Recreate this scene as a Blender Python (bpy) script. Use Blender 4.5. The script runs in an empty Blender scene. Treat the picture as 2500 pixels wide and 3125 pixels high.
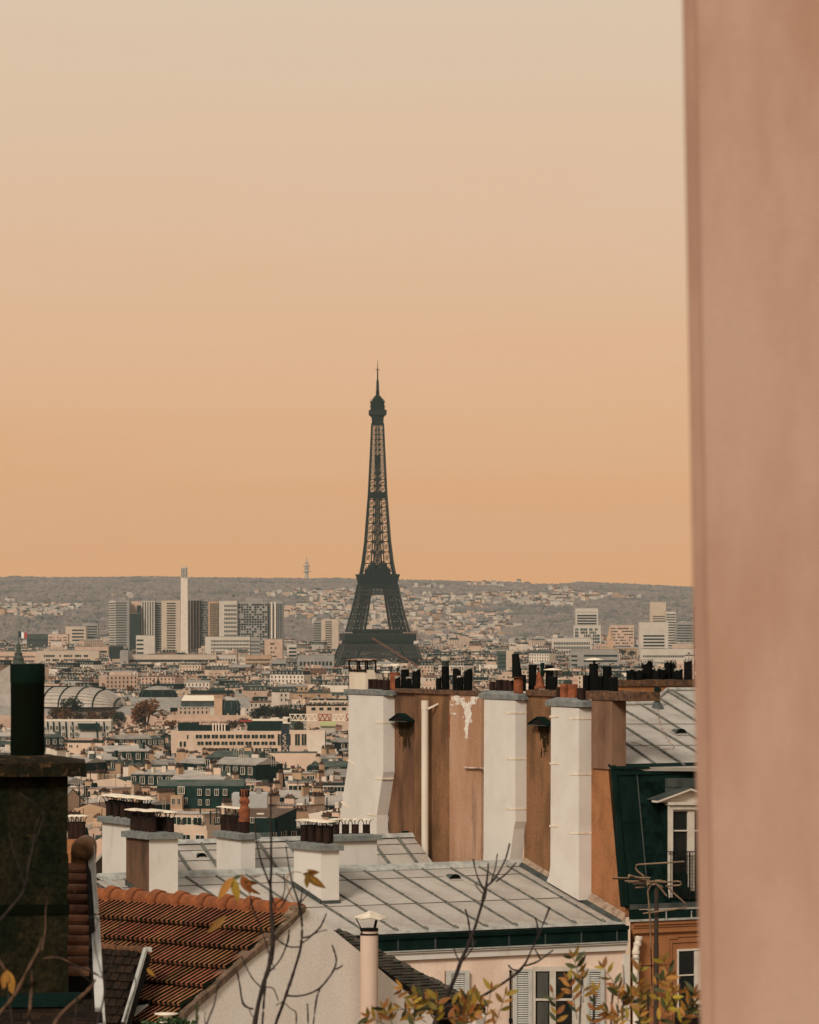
import bpy, math, random
import numpy as np
from mathutils import Vector, Matrix, noise
R = random.Random(7)
sc = bpy.context.scene
col = sc.collection
# ---------------------------------------------------------------- camera, sky, sun, exposure
F, H, ZE = 12850.0, 1830.0, 92.0          # focal length in photo pixels, horizon row, eye height
cam_data = bpy.data.cameras.new("camera")
cam = bpy.data.objects.new("camera", cam_data)
col.objects.link(cam)
cam.location = (0, 0, ZE)
cam.rotation_euler = (math.radians(90), 0, 0)
cam_data.sensor_fit = 'HORIZONTAL'
cam_data.sensor_width = 36.0
cam_data.lens = F / 2500 * 36
cam_data.shift_y = (H - 1562.5) / 2500
cam_data.clip_start = 0.5
cam_data.clip_end = 40000
cam_data.dof.use_dof = True
cam_data.dof.focus_distance = 110
cam_data.dof.aperture_fstop = 15.5
sc.camera = cam

SUN_AZ, SUN_EL = math.radians(-156), math.radians(34)      # from +Y clockwise, height
world = bpy.data.worlds.new("World")
sc.world = world
world.use_nodes = True
nt = world.node_tree
nt.nodes.clear()
N = nt.nodes.new
out = N("ShaderNodeOutputWorld")
sky = N("ShaderNodeTexSky")
sky.sky_type = 'NISHITA'
sky.sun_disc = False
sky.sun_elevation = SUN_EL
sky.sun_rotation = SUN_AZ
sky.dust_density = 4.0
bg1 = N("ShaderNodeBackground")
bg1.inputs[1].default_value = 0.06
nt.links.new(sky.outputs[0], bg1.inputs[0])
tc = N("ShaderNodeTexCoord")
sep = N("ShaderNodeSeparateXYZ")
nt.links.new(tc.outputs['Generated'], sep.inputs[0])
mp = N("ShaderNodeMapping")
mp.inputs['Scale'].default_value = (3, 3, 38)
nt.links.new(tc.outputs['Generated'], mp.inputs[0])
nz = N("ShaderNodeTexNoise")
nz.inputs['Scale'].default_value = 2.2
nz.inputs['Detail'].default_value = 4
nt.links.new(mp.outputs[0], nz.inputs[0])
ma = N("ShaderNodeMath")
ma.operation = 'MULTIPLY_ADD'
ma.inputs[1].default_value = 0.032
nt.links.new(nz.outputs[0], ma.inputs[0])
nt.links.new(sep.outputs[2], ma.inputs[2])
ramp = N("ShaderNodeValToRGB")
cr = ramp.color_ramp
SKY = [(0.0, (0.81, 0.385, 0.155)), (0.012, (0.81, 0.39, 0.16)), (0.050, (0.80, 0.465, 0.25)),
       (0.095, (0.785, 0.53, 0.345)), (0.155, (0.755, 0.595, 0.43)), (0.30, (0.66, 0.57, 0.45)), (1.0, (0.50, 0.50, 0.47))]
cr.elements[0].position, cr.elements[0].color = SKY[0][0], (*SKY[0][1], 1)
cr.elements[1].position, cr.elements[1].color = SKY[-1][0], (*SKY[-1][1], 1)
for p, c in SKY[1:-1]:
    e = cr.elements.new(p)
    e.color = (*c, 1)
ms_ = N("ShaderNodeMath")
ms_.operation = 'SUBTRACT'
ms_.inputs[1].default_value = 0.012
nt.links.new(ma.outputs[0], ms_.inputs[0])
nt.links.new(ms_.outputs[0], ramp.inputs[0])
bg2 = N("ShaderNodeBackground")
bg2.inputs[1].default_value = 1.0
nt.links.new(ramp.outputs[0], bg2.inputs[0])
mx = N("ShaderNodeMixShader")
mx.inputs[0].default_value = 0.93            # a high veil of cloud in front of the clear sky
nt.links.new(bg1.outputs[0], mx.inputs[1])
nt.links.new(bg2.outputs[0], mx.inputs[2])
nt.links.new(mx.outputs[0], out.inputs[0])

sl = bpy.data.lights.new("sun", 'SUN')
sl.energy = 2.7
sl.angle = math.radians(14)
sl.color = (1.0, 0.93, 0.84)
so = bpy.data.objects.new("sun", sl)
col.objects.link(so)
sdir = Vector((math.sin(SUN_AZ) * math.cos(SUN_EL), math.cos(SUN_AZ) * math.cos(SUN_EL), math.sin(SUN_EL)))
so.rotation_euler = sdir.to_track_quat('Z', 'Y').to_euler()
sc.view_settings.view_transform = 'Standard'
sc.view_settings.look = 'None'
sc.view_settings.exposure = 0.0
sc.view_settings.gamma = 1.0
sc.render.engine = 'CYCLES'
sc.cycles.use_denoising = True
sc.cycles.max_bounces = 5
sc.cycles.diffuse_bounces = 3
sc.cycles.glossy_bounces = 2
sc.cycles.transmission_bounces = 3
sc.cycles.transparent_max_bounces = 6
sc.cycles.volume_bounces = 0
sc.cycles.caustics_reflective = False
sc.cycles.caustics_refractive = False

# ---------------------------------------------------------------- projection helpers
def P(px, py, Y):
    return Vector(((px - 1250) / F * Y, Y, ZE - (py - H) / F * Y))
def scr(v):
    return (1250 + F * v[0] / v[1], H - F * (v[2] - ZE) / v[1])
def lin(p, d, px):
    """point of the plan line p + t d that lies on the sight line of photo column px"""
    k = (px - 1250) / F
    t = (k * p[1] - p[0]) / (d[0] - k * d[1])
    return Vector((p[0] + t * d[0], p[1] + t * d[1], 0))
class VP:
    """vertical plane through p along d"""
    def __init__(s, p, d):
        s.p, s.d = Vector((p[0], p[1], 0)), Vector((d[0], d[1], 0))
    def at(s, px, py):
        q = lin(s.p, s.d, px)
        return P(px, py, q.y)
    def off(s, v):
        return VP(s.p + Vector((v[0], v[1], 0)), s.d)
class PL:
    """any plane"""
    def __init__(s, p, n):
        s.p, s.n = Vector(p), Vector(n)
    def at(s, px, py):
        r = Vector(((px - 1250) / F, 1, -(py - H) / F))
        c = Vector((0, 0, ZE))
        return c + r * ((s.p - c).dot(s.n) / r.dot(s.n))
    def z(s, x, y):
        return s.p.z - ((x - s.p.x) * s.n.x + (y - s.p.y) * s.n.y) / s.n.z
ZV = Vector((0, 0, 1))
def flat(v):
    return Vector((v[0], v[1], 0))

# ---------------------------------------------------------------- mesh builder
ORG = {}
class MB:
    def __init__(s):
        s.v, s.f, s.m, s.s = [], [], [], []
    def add(s, vs, fs, m=0, smooth=False):
        o = len(s.v)
        s.v += [(v[0], v[1], v[2]) for v in vs]
        for f in fs:
            s.f.append(tuple(i + o for i in f))
            s.m.append(m)
            s.s.append(smooth)
        return s
    def quad(s, a, b, c, d, m=0):
        return s.add([a, b, c, d], [(0, 1, 2, 3)], m)
    def prism(s, poly, ext, m=0, mside=None, mback=None):
        n = len(poly)
        poly = [Vector(p) for p in poly]
        ext = Vector(ext)
        vs = poly + [p + ext for p in poly]
        s.add(vs, [tuple(range(n))], m)
        s.add(vs, [tuple(range(2 * n - 1, n - 1, -1))], m if mback is None else mback)
        s.add(vs, [(i, i + n, (i + 1) % n + n, (i + 1) % n) for i in range(n)], m if mside is None else mside)
        return s
    def box(s, o, a, b, c, m=0):
        o, a, b, c = map(Vector, (o, a, b, c))
        return s.prism([o, o + a, o + a + b, o + b], c, m)
    def boxc(s, x, y, z, sx, sy, sz, rz=0, m=0):
        """box standing on (x, y, z)"""
        ca, sa = math.cos(rz), math.sin(rz)
        a, b = Vector((ca * sx, sa * sx, 0)), Vector((-sa * sy, ca * sy, 0))
        return s.box(Vector((x, y, z)) - a / 2 - b / 2, a, b, (0, 0, sz), m)
    def tube(s, pts, rad, n=8, m=0, smooth=True, caps=True):
        pts = [Vector(p) for p in pts]
        if not isinstance(rad, (list, tuple)):
            rad = [rad] * len(pts)
        vs, fs = [], []
        up = None
        for i, p in enumerate(pts):
            t = (pts[min(i + 1, len(pts) - 1)] - pts[max(i - 1, 0)])
            if t.length < 1e-9:
                t = Vector((0, 0, 1))
            t.normalize()
            if up is None:
                up = Vector((0, 0, 1)) if abs(t.z) < 0.9 else Vector((1, 0, 0))
            a = t.cross(up)
            if a.length < 1e-6:
                a = t.cross(Vector((1, 0, 0)))
            a.normalize()
            b = t.cross(a)
            up = -b if False else up
            for k in range(n):
                w = 2 * math.pi * (k + .5) / n
                vs.append(p + (a * math.cos(w) + b * math.sin(w)) * rad[i])
        for i in range(len(pts) - 1):
            for k in range(n):
                fs.append((i * n + k, i * n + (k + 1) % n, (i + 1) * n + (k + 1) % n, (i + 1) * n + k))
        s.add(vs, fs, m, smooth)
        if caps:
            e = (len(pts) - 1) * n
            s.add(vs, [tuple(range(n - 1, -1, -1)), tuple(range(e, e + n))], m)
        return s
    def beam(s, a, b, w, m=0):
        return s.tube([a, b], w * .7071, 4, m, False, False)
    def lathe(s, c, prof, n=16, m=0, smooth=True, a0=0, a1=2 * math.pi):
        c = Vector(c)
        vs, fs = [], []
        full = abs(a1 - a0 - 2 * math.pi) < 1e-6
        k = n if full else n + 1
        for r, z in prof:
            for j in range(k):
                w = a0 + (a1 - a0) * j / n
                vs.append(c + Vector((r * math.cos(w), r * math.sin(w), z)))
        for i in range(len(prof) - 1):
            for j in range(n):
                fs.append((i * k + j, i * k + (j + 1) % k, (i + 1) * k + (j + 1) % k, (i + 1) * k + j))
        return s.add(vs, fs, m, smooth)
    def merge(s, o, loc=(0, 0, 0), rz=0, sc_=1, mm=None):
        ca, sa = math.cos(rz) * sc_, math.sin(rz) * sc_
        b = len(s.v)
        for x, y, z in o.v:
            s.v.append((loc[0] + ca * x - sa * y, loc[1] + sa * x + ca * y, loc[2] + z * sc_))
        s.f += [tuple(i + b for i in f) for f in o.f]
        s.m += o.m if mm is None else [mm[i] for i in o.m]
        s.s += o.s
        return s
    def mesh(s, name, mats, org=(0, 0, 0)):
        me = bpy.data.meshes.new(name)
        v = np.array(s.v, dtype=np.float64).reshape(-1, 3) - np.array(tuple(org))
        me.from_pydata(v.tolist(), [], s.f)
        for m in (mats if isinstance(mats, (list, tuple)) else [mats]):
            me.materials.append(m)
        me.polygons.foreach_set("material_index", np.array(s.m, dtype=np.int32))
        me.polygons.foreach_set("use_smooth", np.array(s.s, dtype=bool))
        me.update()
        return me
    def build(s, name, mats, parent=None, org=None, label=None, kind=None):
        if parent is not None:
            org = ORG[parent.name]
        elif org is None:
            a = np.array(s.v)
            lo, hi = a.min(0), a.max(0)
            org = Vector(((lo[0] + hi[0]) / 2, (lo[1] + hi[1]) / 2, lo[2]))
        me = s.mesh(name, mats, org)
        o = bpy.data.objects.new(name, me)
        col.objects.link(o)
        if parent is not None:
            o.parent = parent
        else:
            o.location = org
        ORG[o.name] = Vector(org)
        if label:
            o['label'] = label
        if kind:
            o['kind'] = kind
        return o
def thing(name, label, cat, loc, group=None):
    o = bpy.data.objects.new(name, None)
    col.objects.link(o)
    o.empty_display_size = .2
    o.location = loc
    o['label'], o['category'] = label, cat
    if group:
        o['group'] = group
    ORG[o.name] = Vector(loc)
    return o
def tag(o, label, cat, group=None):
    o['label'], o['category'] = label, cat
    if group:
        o['group'] = group
    return o
def put(me, name, parent, loc, rot=None, scale=None):
    """one more object of a shared mesh; loc in world metres"""
    o = bpy.data.objects.new(name, me)
    col.objects.link(o)
    if parent is not None:
        o.parent = parent
        o.location = Vector(loc) - ORG[parent.name]
    else:
        o.location = loc
    if rot is not None:
        o.rotation_euler = rot
    if scale is not None:
        o.scale = scale
    ORG[o.name] = Vector(loc)
    return o

# ---------------------------------------------------------------- materials
def M(name, c1, c2=None, scale=2.0, rough=.85, bump=0.0, bscale=None, streak=1.0, rnd=0.0, lo=.38, hi=.66,
      c3=None, s3=6.0, t3=(.58, .68), metal=0.0, spec=.35, streak3=1.0, hue=0.0, grain=0.0, gs=45.0):
    m = bpy.data.materials.new(name)
    m.use_nodes = True
    t = m.node_tree
    t.nodes.clear()
    n = t.nodes.new
    o = n("ShaderNodeOutputMaterial")
    b = n("ShaderNodeBsdfPrincipled")
    t.links.new(b.outputs[0], o.inputs[0])
    b.inputs['Roughness'].default_value = rough
    b.inputs['Metallic'].default_value = metal
    b.inputs['Specular IOR Level'].default_value = spec
    tcn = n("ShaderNodeTexCoord")
    def noise_(s, st, det=6.0, ro=.6):
        mpn = n("ShaderNodeMapping")
        mpn.inputs['Scale'].default_value = (1, 1, st)
        t.links.new(tcn.outputs['Object'], mpn.inputs[0])
        nn = n("ShaderNodeTexNoise")
        nn.inputs['Scale'].default_value = s
        nn.inputs['Detail'].default_value = det
        nn.inputs['Roughness'].default_value = ro
        t.links.new(mpn.outputs[0], nn.inputs[0])
        return nn.outputs[0]
    def stops(src, a, b_):
        r = n("ShaderNodeMapRange")
        r.interpolation_type = 'SMOOTHSTEP'
        r.inputs[1].default_value, r.inputs[2].default_value = a, b_
        t.links.new(src, r.inputs[0])
        return r.outputs[0]
    def mix(f, a, b_):
        x = n("ShaderNodeMix")
        x.data_type = 'RGBA'
        t.links.new(f, x.inputs[0])
        for i, v in ((6, a), (7, b_)):
            if isinstance(v, tuple):
                x.inputs[i].default_value = (*v, 1)
            else:
                t.links.new(v, x.inputs[i])
        return x.outputs[2]
    c = c1
    if c2:
        c = mix(stops(noise_(scale, streak), lo, hi), c1, c2)
    if c3:
        c = mix(stops(noise_(s3, streak3, 5.0, .65), *t3), c, c3)
    if grain:
        gr = n("ShaderNodeMapRange")
        gr.inputs[1].default_value, gr.inputs[2].default_value = .3, .7
        gr.inputs[3].default_value, gr.inputs[4].default_value = 1 - grain, 1 + grain
        t.links.new(noise_(gs, 1.0, 3.0, .7), gr.inputs[0])
        hs = n("ShaderNodeHueSaturation")
        t.links.new(gr.outputs[0], hs.inputs['Value'])
        if isinstance(c, tuple):
            hs.inputs['Color'].default_value = (*c, 1)
        else:
            t.links.new(c, hs.inputs['Color'])
        c = hs.outputs[0]
    if rnd or hue:
        oi = n("ShaderNodeObjectInfo")
        r = n("ShaderNodeMapRange")
        r.inputs[3].default_value, r.inputs[4].default_value = 1 - rnd, 1 + rnd
        t.links.new(oi.outputs['Random'], r.inputs[0])
        h = n("ShaderNodeHueSaturation")
        t.links.new(r.outputs[0], h.inputs['Value'])
        if hue:
            r2 = n("ShaderNodeMapRange")
            r2.inputs[3].default_value, r2.inputs[4].default_value = .5 - hue, .5 + hue
            w = n("ShaderNodeTexWhiteNoise")
            w.noise_dimensions = '1D'
            t.links.new(oi.outputs['Random'], w.inputs['W'])
            t.links.new(w.outputs['Value'], r2.inputs[0])
            t.links.new(r2.outputs[0], h.inputs['Hue'])
        if isinstance(c, tuple):
            h.inputs['Color'].default_value = (*c, 1)
        else:
            t.links.new(c, h.inputs['Color'])
        c = h.outputs[0]
    if isinstance(c, tuple):
        b.inputs['Base Color'].default_value = (*c, 1)
    else:
        t.links.new(c, b.inputs['Base Color'])
    if bump:
        bp = n("ShaderNodeBump")
        bp.inputs['Strength'].default_value = min(1.0, bump * 40)
        bp.inputs['Distance'].default_value = bump
        t.links.new(noise_(bscale or scale * 8, 1.0, 4.0), bp.inputs['Height'])
        t.links.new(bp.outputs[0], b.inputs['Normal'])
    return m
m_white = M("cream_render", (.65, .59, .515), (.60, .535, .46), 1.2, .9, .006, 22, c3=(.42, .35, .28), s3=1.6, t3=(.58, .84), streak3=.25, grain=0.05, gs=40)
m_pinkwall = M("pink_render", (.80, .61, .48), (.70, .50, .38), .8, .9, .004, 20, .5, c3=(.40, .25, .15), s3=2.0, t3=(.62, .84), grain=0.12, gs=30)
m_gable = M("stained_white_render", (.80, .72, .63), (.74, .63, .53), .9, .9, .006, 18, .6, c3=(.20, .13, .085), s3=1.7, t3=(.62, .86), streak3=.4, grain=0.12, gs=40)
m_brown = M("brown_render", (.23, .108, .046), (.115, .055, .022), 1.6, .95, .010, 16, .35, c3=(.06, .032, .02), s3=2.2, t3=(.58, .82), streak3=.22, grain=0.38, gs=28)
m_orangewall = M("ochre_render", (.34, .14, .054), (.24, .098, .036), 2.2, .95, .006, 18, .5, c3=(.11, .05, .025), s3=2.5, t3=(.62, .85), streak3=.3, grain=0.34, gs=28)
m_pale_old = M("old_pinkish_render", (.45, .265, .165), (.36, .19, .105), .9, .95, .008, 16, .3, c3=(.17, .09, .07), s3=2.4, t3=(.54, .76), streak3=.12, grain=0.26, gs=30)
m_peel = M("peeled_paint", (.78, .70, .60), (.6, .5, .4), 9, .8, .01, 30)
m_rust = M("rusty_stains", (.55, .42, .33), (.20, .07, .03), 5, .9, .004, 20, .1, lo=.45, hi=.55)
m_rustbrown = M("mossy_brown_render", (.13, .065, .032), (.055, .03, .017), 2.2, .98, .012, 30, .3, c3=(.22, .10, .05), s3=4, t3=(.6, .72), streak3=.4, grain=0.4, gs=40)
m_zinc = M("zinc_sheet", (.44, .385, .325), (.35, .295, .245), 1.1, .6, .006, 3, c3=(.25, .195, .15), s3=2.6, t3=(.56, .82), rnd=.09, spec=.4, grain=0.08, gs=20)
m_zincdk = M("weathered_dark_zinc", (.060, .066, .057), (.028, .036, .032), 2.5, .55, .004, 20, .4, c3=(.13, .12, .10), s3=5, t3=(.6, .8))
m_zinclip = M("zinc_edge", (.42, .40, .35), (.26, .25, .22), 4, .5, .003, 12, c3=(.10, .09, .07), s3=7, t3=(.62, .75))
m_batten = M("zinc_batten", (.15, .14, .115), (.085, .085, .07), 5, .6, .002, 20, spec=.2)
m_lapdark = M("lap_shadow_edge", (.09, .065, .045), None, 1, .9)  # dark colour painted for the shadow line under each sheet lap
m_teal = M("dark_teal_zinc", (.0045, .0155, .0115), (.0025, .0095, .0070), 3, .8, .003, 20, .4, c3=(.022, .036, .030), s3=4, t3=(.62, .90), streak3=.3, spec=.06)
m_slate = M("dark_slate", (.0045, .0145, .0105), (.002, .008, .006), 5, .85, .004, 30, rnd=.6, spec=.05)
m_cop = M("grey_coping", (.20, .20, .18), (.13, .135, .125), 6, .9, .010, 30, c3=(.34, .30, .25), s3=9, t3=(.58, .75), grain=0.3, gs=40)
m_copd = M("brown_coping", (.13, .062, .03), (.05, .028, .016), 6, .95, .014, 26, c3=(.26, .13, .06), s3=10, t3=(.56, .72), grain=0.4, gs=40)
m_potblk = M("sooty_pot", (.003, .004, .003), (.007, .006, .005), 8, .9, .003, 40, rnd=.3, spec=.06)
m_potbrn = M("brown_pot", (.024, .010, .006), (.012, .006, .004), 7, .75, .003, 30, rnd=.3, spec=.15)
m_potter = M("terracotta_pot", (.28, .075, .024), (.12, .033, .012), 6, .75, .005, 30, rnd=.1)
m_lime = M("lime_crust", (.45, .40, .32), (.12, .10, .08), 24, .95, .01, 60)
m_cap = M("pale_metal_cap", (.78, .66, .50), (.62, .50, .37), 6, .5)
m_iron = M("black_iron", (.008, .008, .007), (.018, .011, .008), 12, .85, spec=.1)
m_tile = M("clay_tile", (.31, .105, .042), (.18, .056, .021), 5, .9, .006, 40, rnd=.30, hue=.012, c3=(.07, .03, .016), s3=7, t3=(.55, .72), grain=0.35, gs=60)
m_ridge = M("orange_ridge_tile", (.25, .072, .020), (.16, .045, .012), 5, .9, .006, 40, rnd=.12, c3=(.09, .06, .035), s3=8, t3=(.58, .74), grain=0.35, gs=60)
m_pan = M("grimy_shadowed_tile", (.006, .009, .005), (.020, .011, .005), 6, .98, .010, 40, rnd=.4, spec=.03)  # grime plus painted shade for rib gaps and course edges
m_moss = M("mossy_tile", (.034, .019, .011), (.014, .014, .007), 6, .98, .016, 40, rnd=.35, c3=(.028, .040, .010), s3=5, t3=(.54, .64), grain=0.5, gs=40)
m_lich = M("dark_mossy_tile", (.022, .012, .007), (.008, .006, .004), 6, .98, .014, 40, rnd=.4, c3=(.16, .06, .022), s3=4, t3=(.60, .72), spec=.1, grain=0.5, gs=40)
m_bulltile = M("weathered_clay_tile", (.20, .085, .045), (.09, .035, .018), 5, .95, .012, 40, rnd=.3, c3=(.33, .20, .13), s3=9, t3=(.6, .7))
m_mortar = M("lime_mortar", (.36, .25, .17), (.20, .13, .085), 6, .95, .012, 30)
m_chim = M("dark_mossy_render", (.017, .014, .0065), (.006, .008, .004), 3.4, .98, .016, 30, .6, c3=(.040, .026, .010), s3=6, t3=(.58, .76), spec=.04, grain=0.6, gs=26)
m_chimcop = M("mossy_coping", (.022, .014, .006), (.008, .008, .004), 8, .98, .02, 24, c3=(.085, .045, .02), s3=10, t3=(.58, .70), spec=.1, grain=0.5, gs=40)
m_bigpot = M("old_dark_pot", (.0030, .0055, .0025), (.0035, .0045, .002), 4, .98, .002, 30, spec=.03)
m_bigband = M("dark_pot_band", (.004, .011, .0065), (.003, .008, .005), 6, .95, .002, 30, spec=.04)
m_frame = M("white_painted_wood", (.62, .54, .44), (.54, .46, .37), 4, .6)
m_shut = M("grey_shutter_paint", (.53, .50, .44), (.46, .43, .38), 5, .6)
m_glass = M("dark_glass", (.010, .012, .011), (.016, .016, .014), .7, .12, spec=.5)
m_glassnear = M("window_glass", (.012, .013, .011), (.03, .026, .02), .9, .1, spec=.5)
m_pipe = M("white_plastic_pipe", (.72, .62, .50), (.62, .52, .41), 2, .5, streak=.2)
m_closewall = M("near_pink_render", (.49, .31, .222), (.40, .225, .15), 3.2, .95, .002, 60, .35, c3=(.31, .165, .105), s3=5.5, t3=(.56, .85), streak3=.08, grain=0.03, gs=70)
m_arris = M("dark_render_edge", (.36, .20, .135), (.42, .25, .17), 9, .95, .002, 60, .3)  # strip slightly darker than the wall beside it
m_branch = M("dark_bark", (.018, .012, .009), (.030, .018, .012), 20, .9, .002, 90)
m_branchl = M("tan_bark", (.11, .055, .028), (.05, .026, .015), 20, .9, .002, 90)
m_leaf = M("rust_leaf", (.29, .125, .016), (.16, .065, .010), 14, .7, rnd=.35, hue=.02)
m_leaf2 = M("olive_orange_leaf", (.20, .125, .014), (.28, .14, .014), 10, .7, rnd=.45, hue=.03)
m_leaf3 = M("dark_green_leaf", (.030, .045, .009), (.055, .045, .010), 10, .7, rnd=.4, hue=.02)
m_green = M("ivy_leaf", (.05, .10, .02), (.03, .07, .015), 10, .6, rnd=.4)
m_ant = M("weathered_aluminium", (.22, .135, .075), (.13, .08, .042), 8, .6)
m_mast = M("rusty_mast", (.028, .018, .012), (.05, .026, .015), 6, .7)
# city
m_city = {
    'cream': M("cream_city_wall", (.61, .435, .31), (.53, .37, .26), .22, .9, rnd=.12),
    'white': M("white_city_wall", (.68, .56, .44), (.60, .48, .37), .22, .9, rnd=.08),
    'tan': M("tan_city_wall", (.47, .29, .175), (.38, .23, .13), .22, .9, rnd=.15),
    'pinkish': M("pinkish_city_wall", (.55, .365, .255), (.47, .30, .21), .22, .9, rnd=.1),
    'grey': M("grey_city_wall", (.40, .34, .275), (.33, .28, .225), .22, .9, rnd=.12),
    'brown': M("brown_city_wall", (.24, .12, .07), (.17, .085, .05), .22, .9, rnd=.2)}
m_croof = {
    'zinc': M("pale_city_zinc", (.34, .29, .24), (.24, .205, .17), .3, .7, rnd=.25),
    'slate': M("dark_city_slate", (.008, .021, .0165), (.005, .013, .0105), .4, .9, rnd=.4, spec=.05),
    'lead': M("grey_city_lead", (.065, .072, .058), (.034, .046, .037), .3, .85, rnd=.4, spec=.1),
    'tile': M("brown_city_tile", (.17, .085, .05), (.11, .055, .035), .4, .9, rnd=.25),
    'gravel': M("flat_city_roof", (.26, .21, .17), (.17, .14, .115), .3, .95, rnd=.25)}
m_cwin = M("city_window_glass", (.006, .016, .011), (.012, .022, .016), .3, .5, rnd=.4, spec=.12)
m_cframe = M("city_window_frame", (.60, .50, .39), None, 1, .8)
m_cpot = M("city_chimney_pot", (.11, .045, .024), (.05, .022, .014), 1, .9)
m_plant = M("terrace_plant", (.020, .026, .012), (.045, .026, .012), .8, .95, rnd=.3)
m_tree = M("autumn_crown", (.17, .062, .018), (.08, .036, .012), .5, .95, rnd=.3, spec=.05)
m_tree2 = M("dark_green_crown", (.014, .026, .014), (.035, .034, .016), .35, .95, rnd=.3, spec=.05)
m_tree3 = M("brown_crown", (.10, .048, .022), (.055, .032, .017), .35, .95, rnd=.35, spec=.05)
m_trunk = M("tree_bark", (.03, .018, .012), None)
m_ground = M("city_ground", (.060, .050, .040), (.04, .034, .028), .02, .95)
m_hill = M("wooded_hill", (.15, .118, .09), (.11, .09, .07), .01, .95)
m_wood = M("hill_woods", (.215, .165, .138), (.150, .122, .103), .05, .95, lo=.42, hi=.58, c3=(.105, .095, .082), s3=.007, t3=(.50, .64), spec=.05)  # pale mauve tone carries distance haze that the thin volume lacks
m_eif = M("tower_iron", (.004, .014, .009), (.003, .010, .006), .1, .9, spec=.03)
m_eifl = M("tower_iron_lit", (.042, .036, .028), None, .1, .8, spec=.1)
m_pale = {'white': M("pale_office_wall", (.52, .435, .35), (.46, .38, .30), .1, .9), 'cream': M("cream_office_wall", (.50, .375, .27), (.44, .33, .24), .1, .9),
          'grey': M("grey_office_wall", (.29, .255, .215), (.24, .21, .18), .1, .9)}
# ---------------------------------------------------------------- ground, hills, haze
def smooth(t):
    t = max(0.0, min(1.0, t))
    return t * t * (3 - 2 * t)
SIL = [(-400, 1766), (-60, 1764), (0, 1763), (40, 1758), (150, 1762), (300, 1761), (460, 1758), (600, 1762), (760, 1763), (935, 1765),
       (1040, 1764), (1150, 1768), (1330, 1771), (1480, 1775), (1560, 1776), (1640, 1781), (1700, 1782), (1770, 1775), (1900, 1780),
       (2000, 1785), (2130, 1791), (2300, 1796), (2900, 1800)]
def interp(tab, x):
    if x <= tab[0][0]:
        return tab[0][1]
    for (a, b), (c, d) in zip(tab, tab[1:]):
        if x <= c:
            return b + (d - b) * (x - a) / (c - a)
    return tab[-1][1]
YR = 10500.0
def gz(x, Y):
    if Y < 110:
        z = 74.0
    elif Y < 900:
        z = 74 - 44 * smooth((Y - 110) / 790.0)
    else:
        z = 4 + 26 * math.exp(-(Y - 900) / 650.0)
    if Y > 6200:
        px = 1250 + F * x / Y
        top = ZE + (H - interp(SIL, px)) / F * YR - 11
        s = smooth((Y - 6200) / (YR - 6200))
        und = 9 * noise.noise(Vector((x / 700, Y / 700, 3.1))) * math.sin(math.pi * min(1, (Y - 6200) / (YR - 6200)))
        z = 4 + (top - 4) * s ** 1.15 + und
        if Y > YR:
            z -= (Y - YR) * .02
    return z
def sheet(name, xs, ys, mat):
    g = MB()
    nx = len(xs)
    vs = []
    for y in ys:
        for x in xs:
            vs.append((x, y, gz(x, y)))
    fs = [(j * nx + i, j * nx + i + 1, (j + 1) * nx + i + 1, (j + 1) * nx + i) for j in range(len(ys) - 1) for i in range(nx - 1)]
    g.add(vs, fs, 0, True)
    o = g.build(name, mat, org=(0, 0, 0), kind='structure')
    return o
xs = [-6500, -3000, -1500] + list(range(-1000, 1001, 100)) + [1500, 3000, 6500]
sheet('ground', xs, [-400, 0, 60, 110] + list(range(160, 920, 60)) + [1100, 1400, 1800, 2400, 3200, 4200, 5200, 6200], m_ground)
hx = [-6500, -4000, -2500] + list(range(-1500, 1501, 60)) + [2500, 4000, 6500]
sheet('hills', hx, list(range(6200, 10600, 110)) + [10700, 11000, 11600, 12500], m_hill)

hb = MB()
hc_ = [(x, y, z) for z in (-2, 342) for x, y in ((-6400, -300), (6400, -300), (6400, 12400), (-6400, 12400))]
hb.add(hc_, [(3, 2, 1, 0), (4, 5, 6, 7), (0, 1, 5, 4), (1, 2, 6, 5), (2, 3, 7, 6), (3, 0, 4, 7)])
hazem = bpy.data.materials.new("haze")
hazem.use_nodes = True
t_ = hazem.node_tree
t_.nodes.clear()
vo = t_.nodes.new("ShaderNodeOutputMaterial")
vv = t_.nodes.new("ShaderNodeVolumePrincipled")
vv.inputs['Color'].default_value = (0.84, 0.94, 0.92, 1)
vv.inputs['Density'].default_value = 2.2e-5
vv.inputs['Anisotropy'].default_value = 0.0
t_.links.new(vv.outputs[0], vo.inputs['Volume'])
hz_ = hb.build('haze', hazem, org=(0, 0, -2), kind='stuff')

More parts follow.
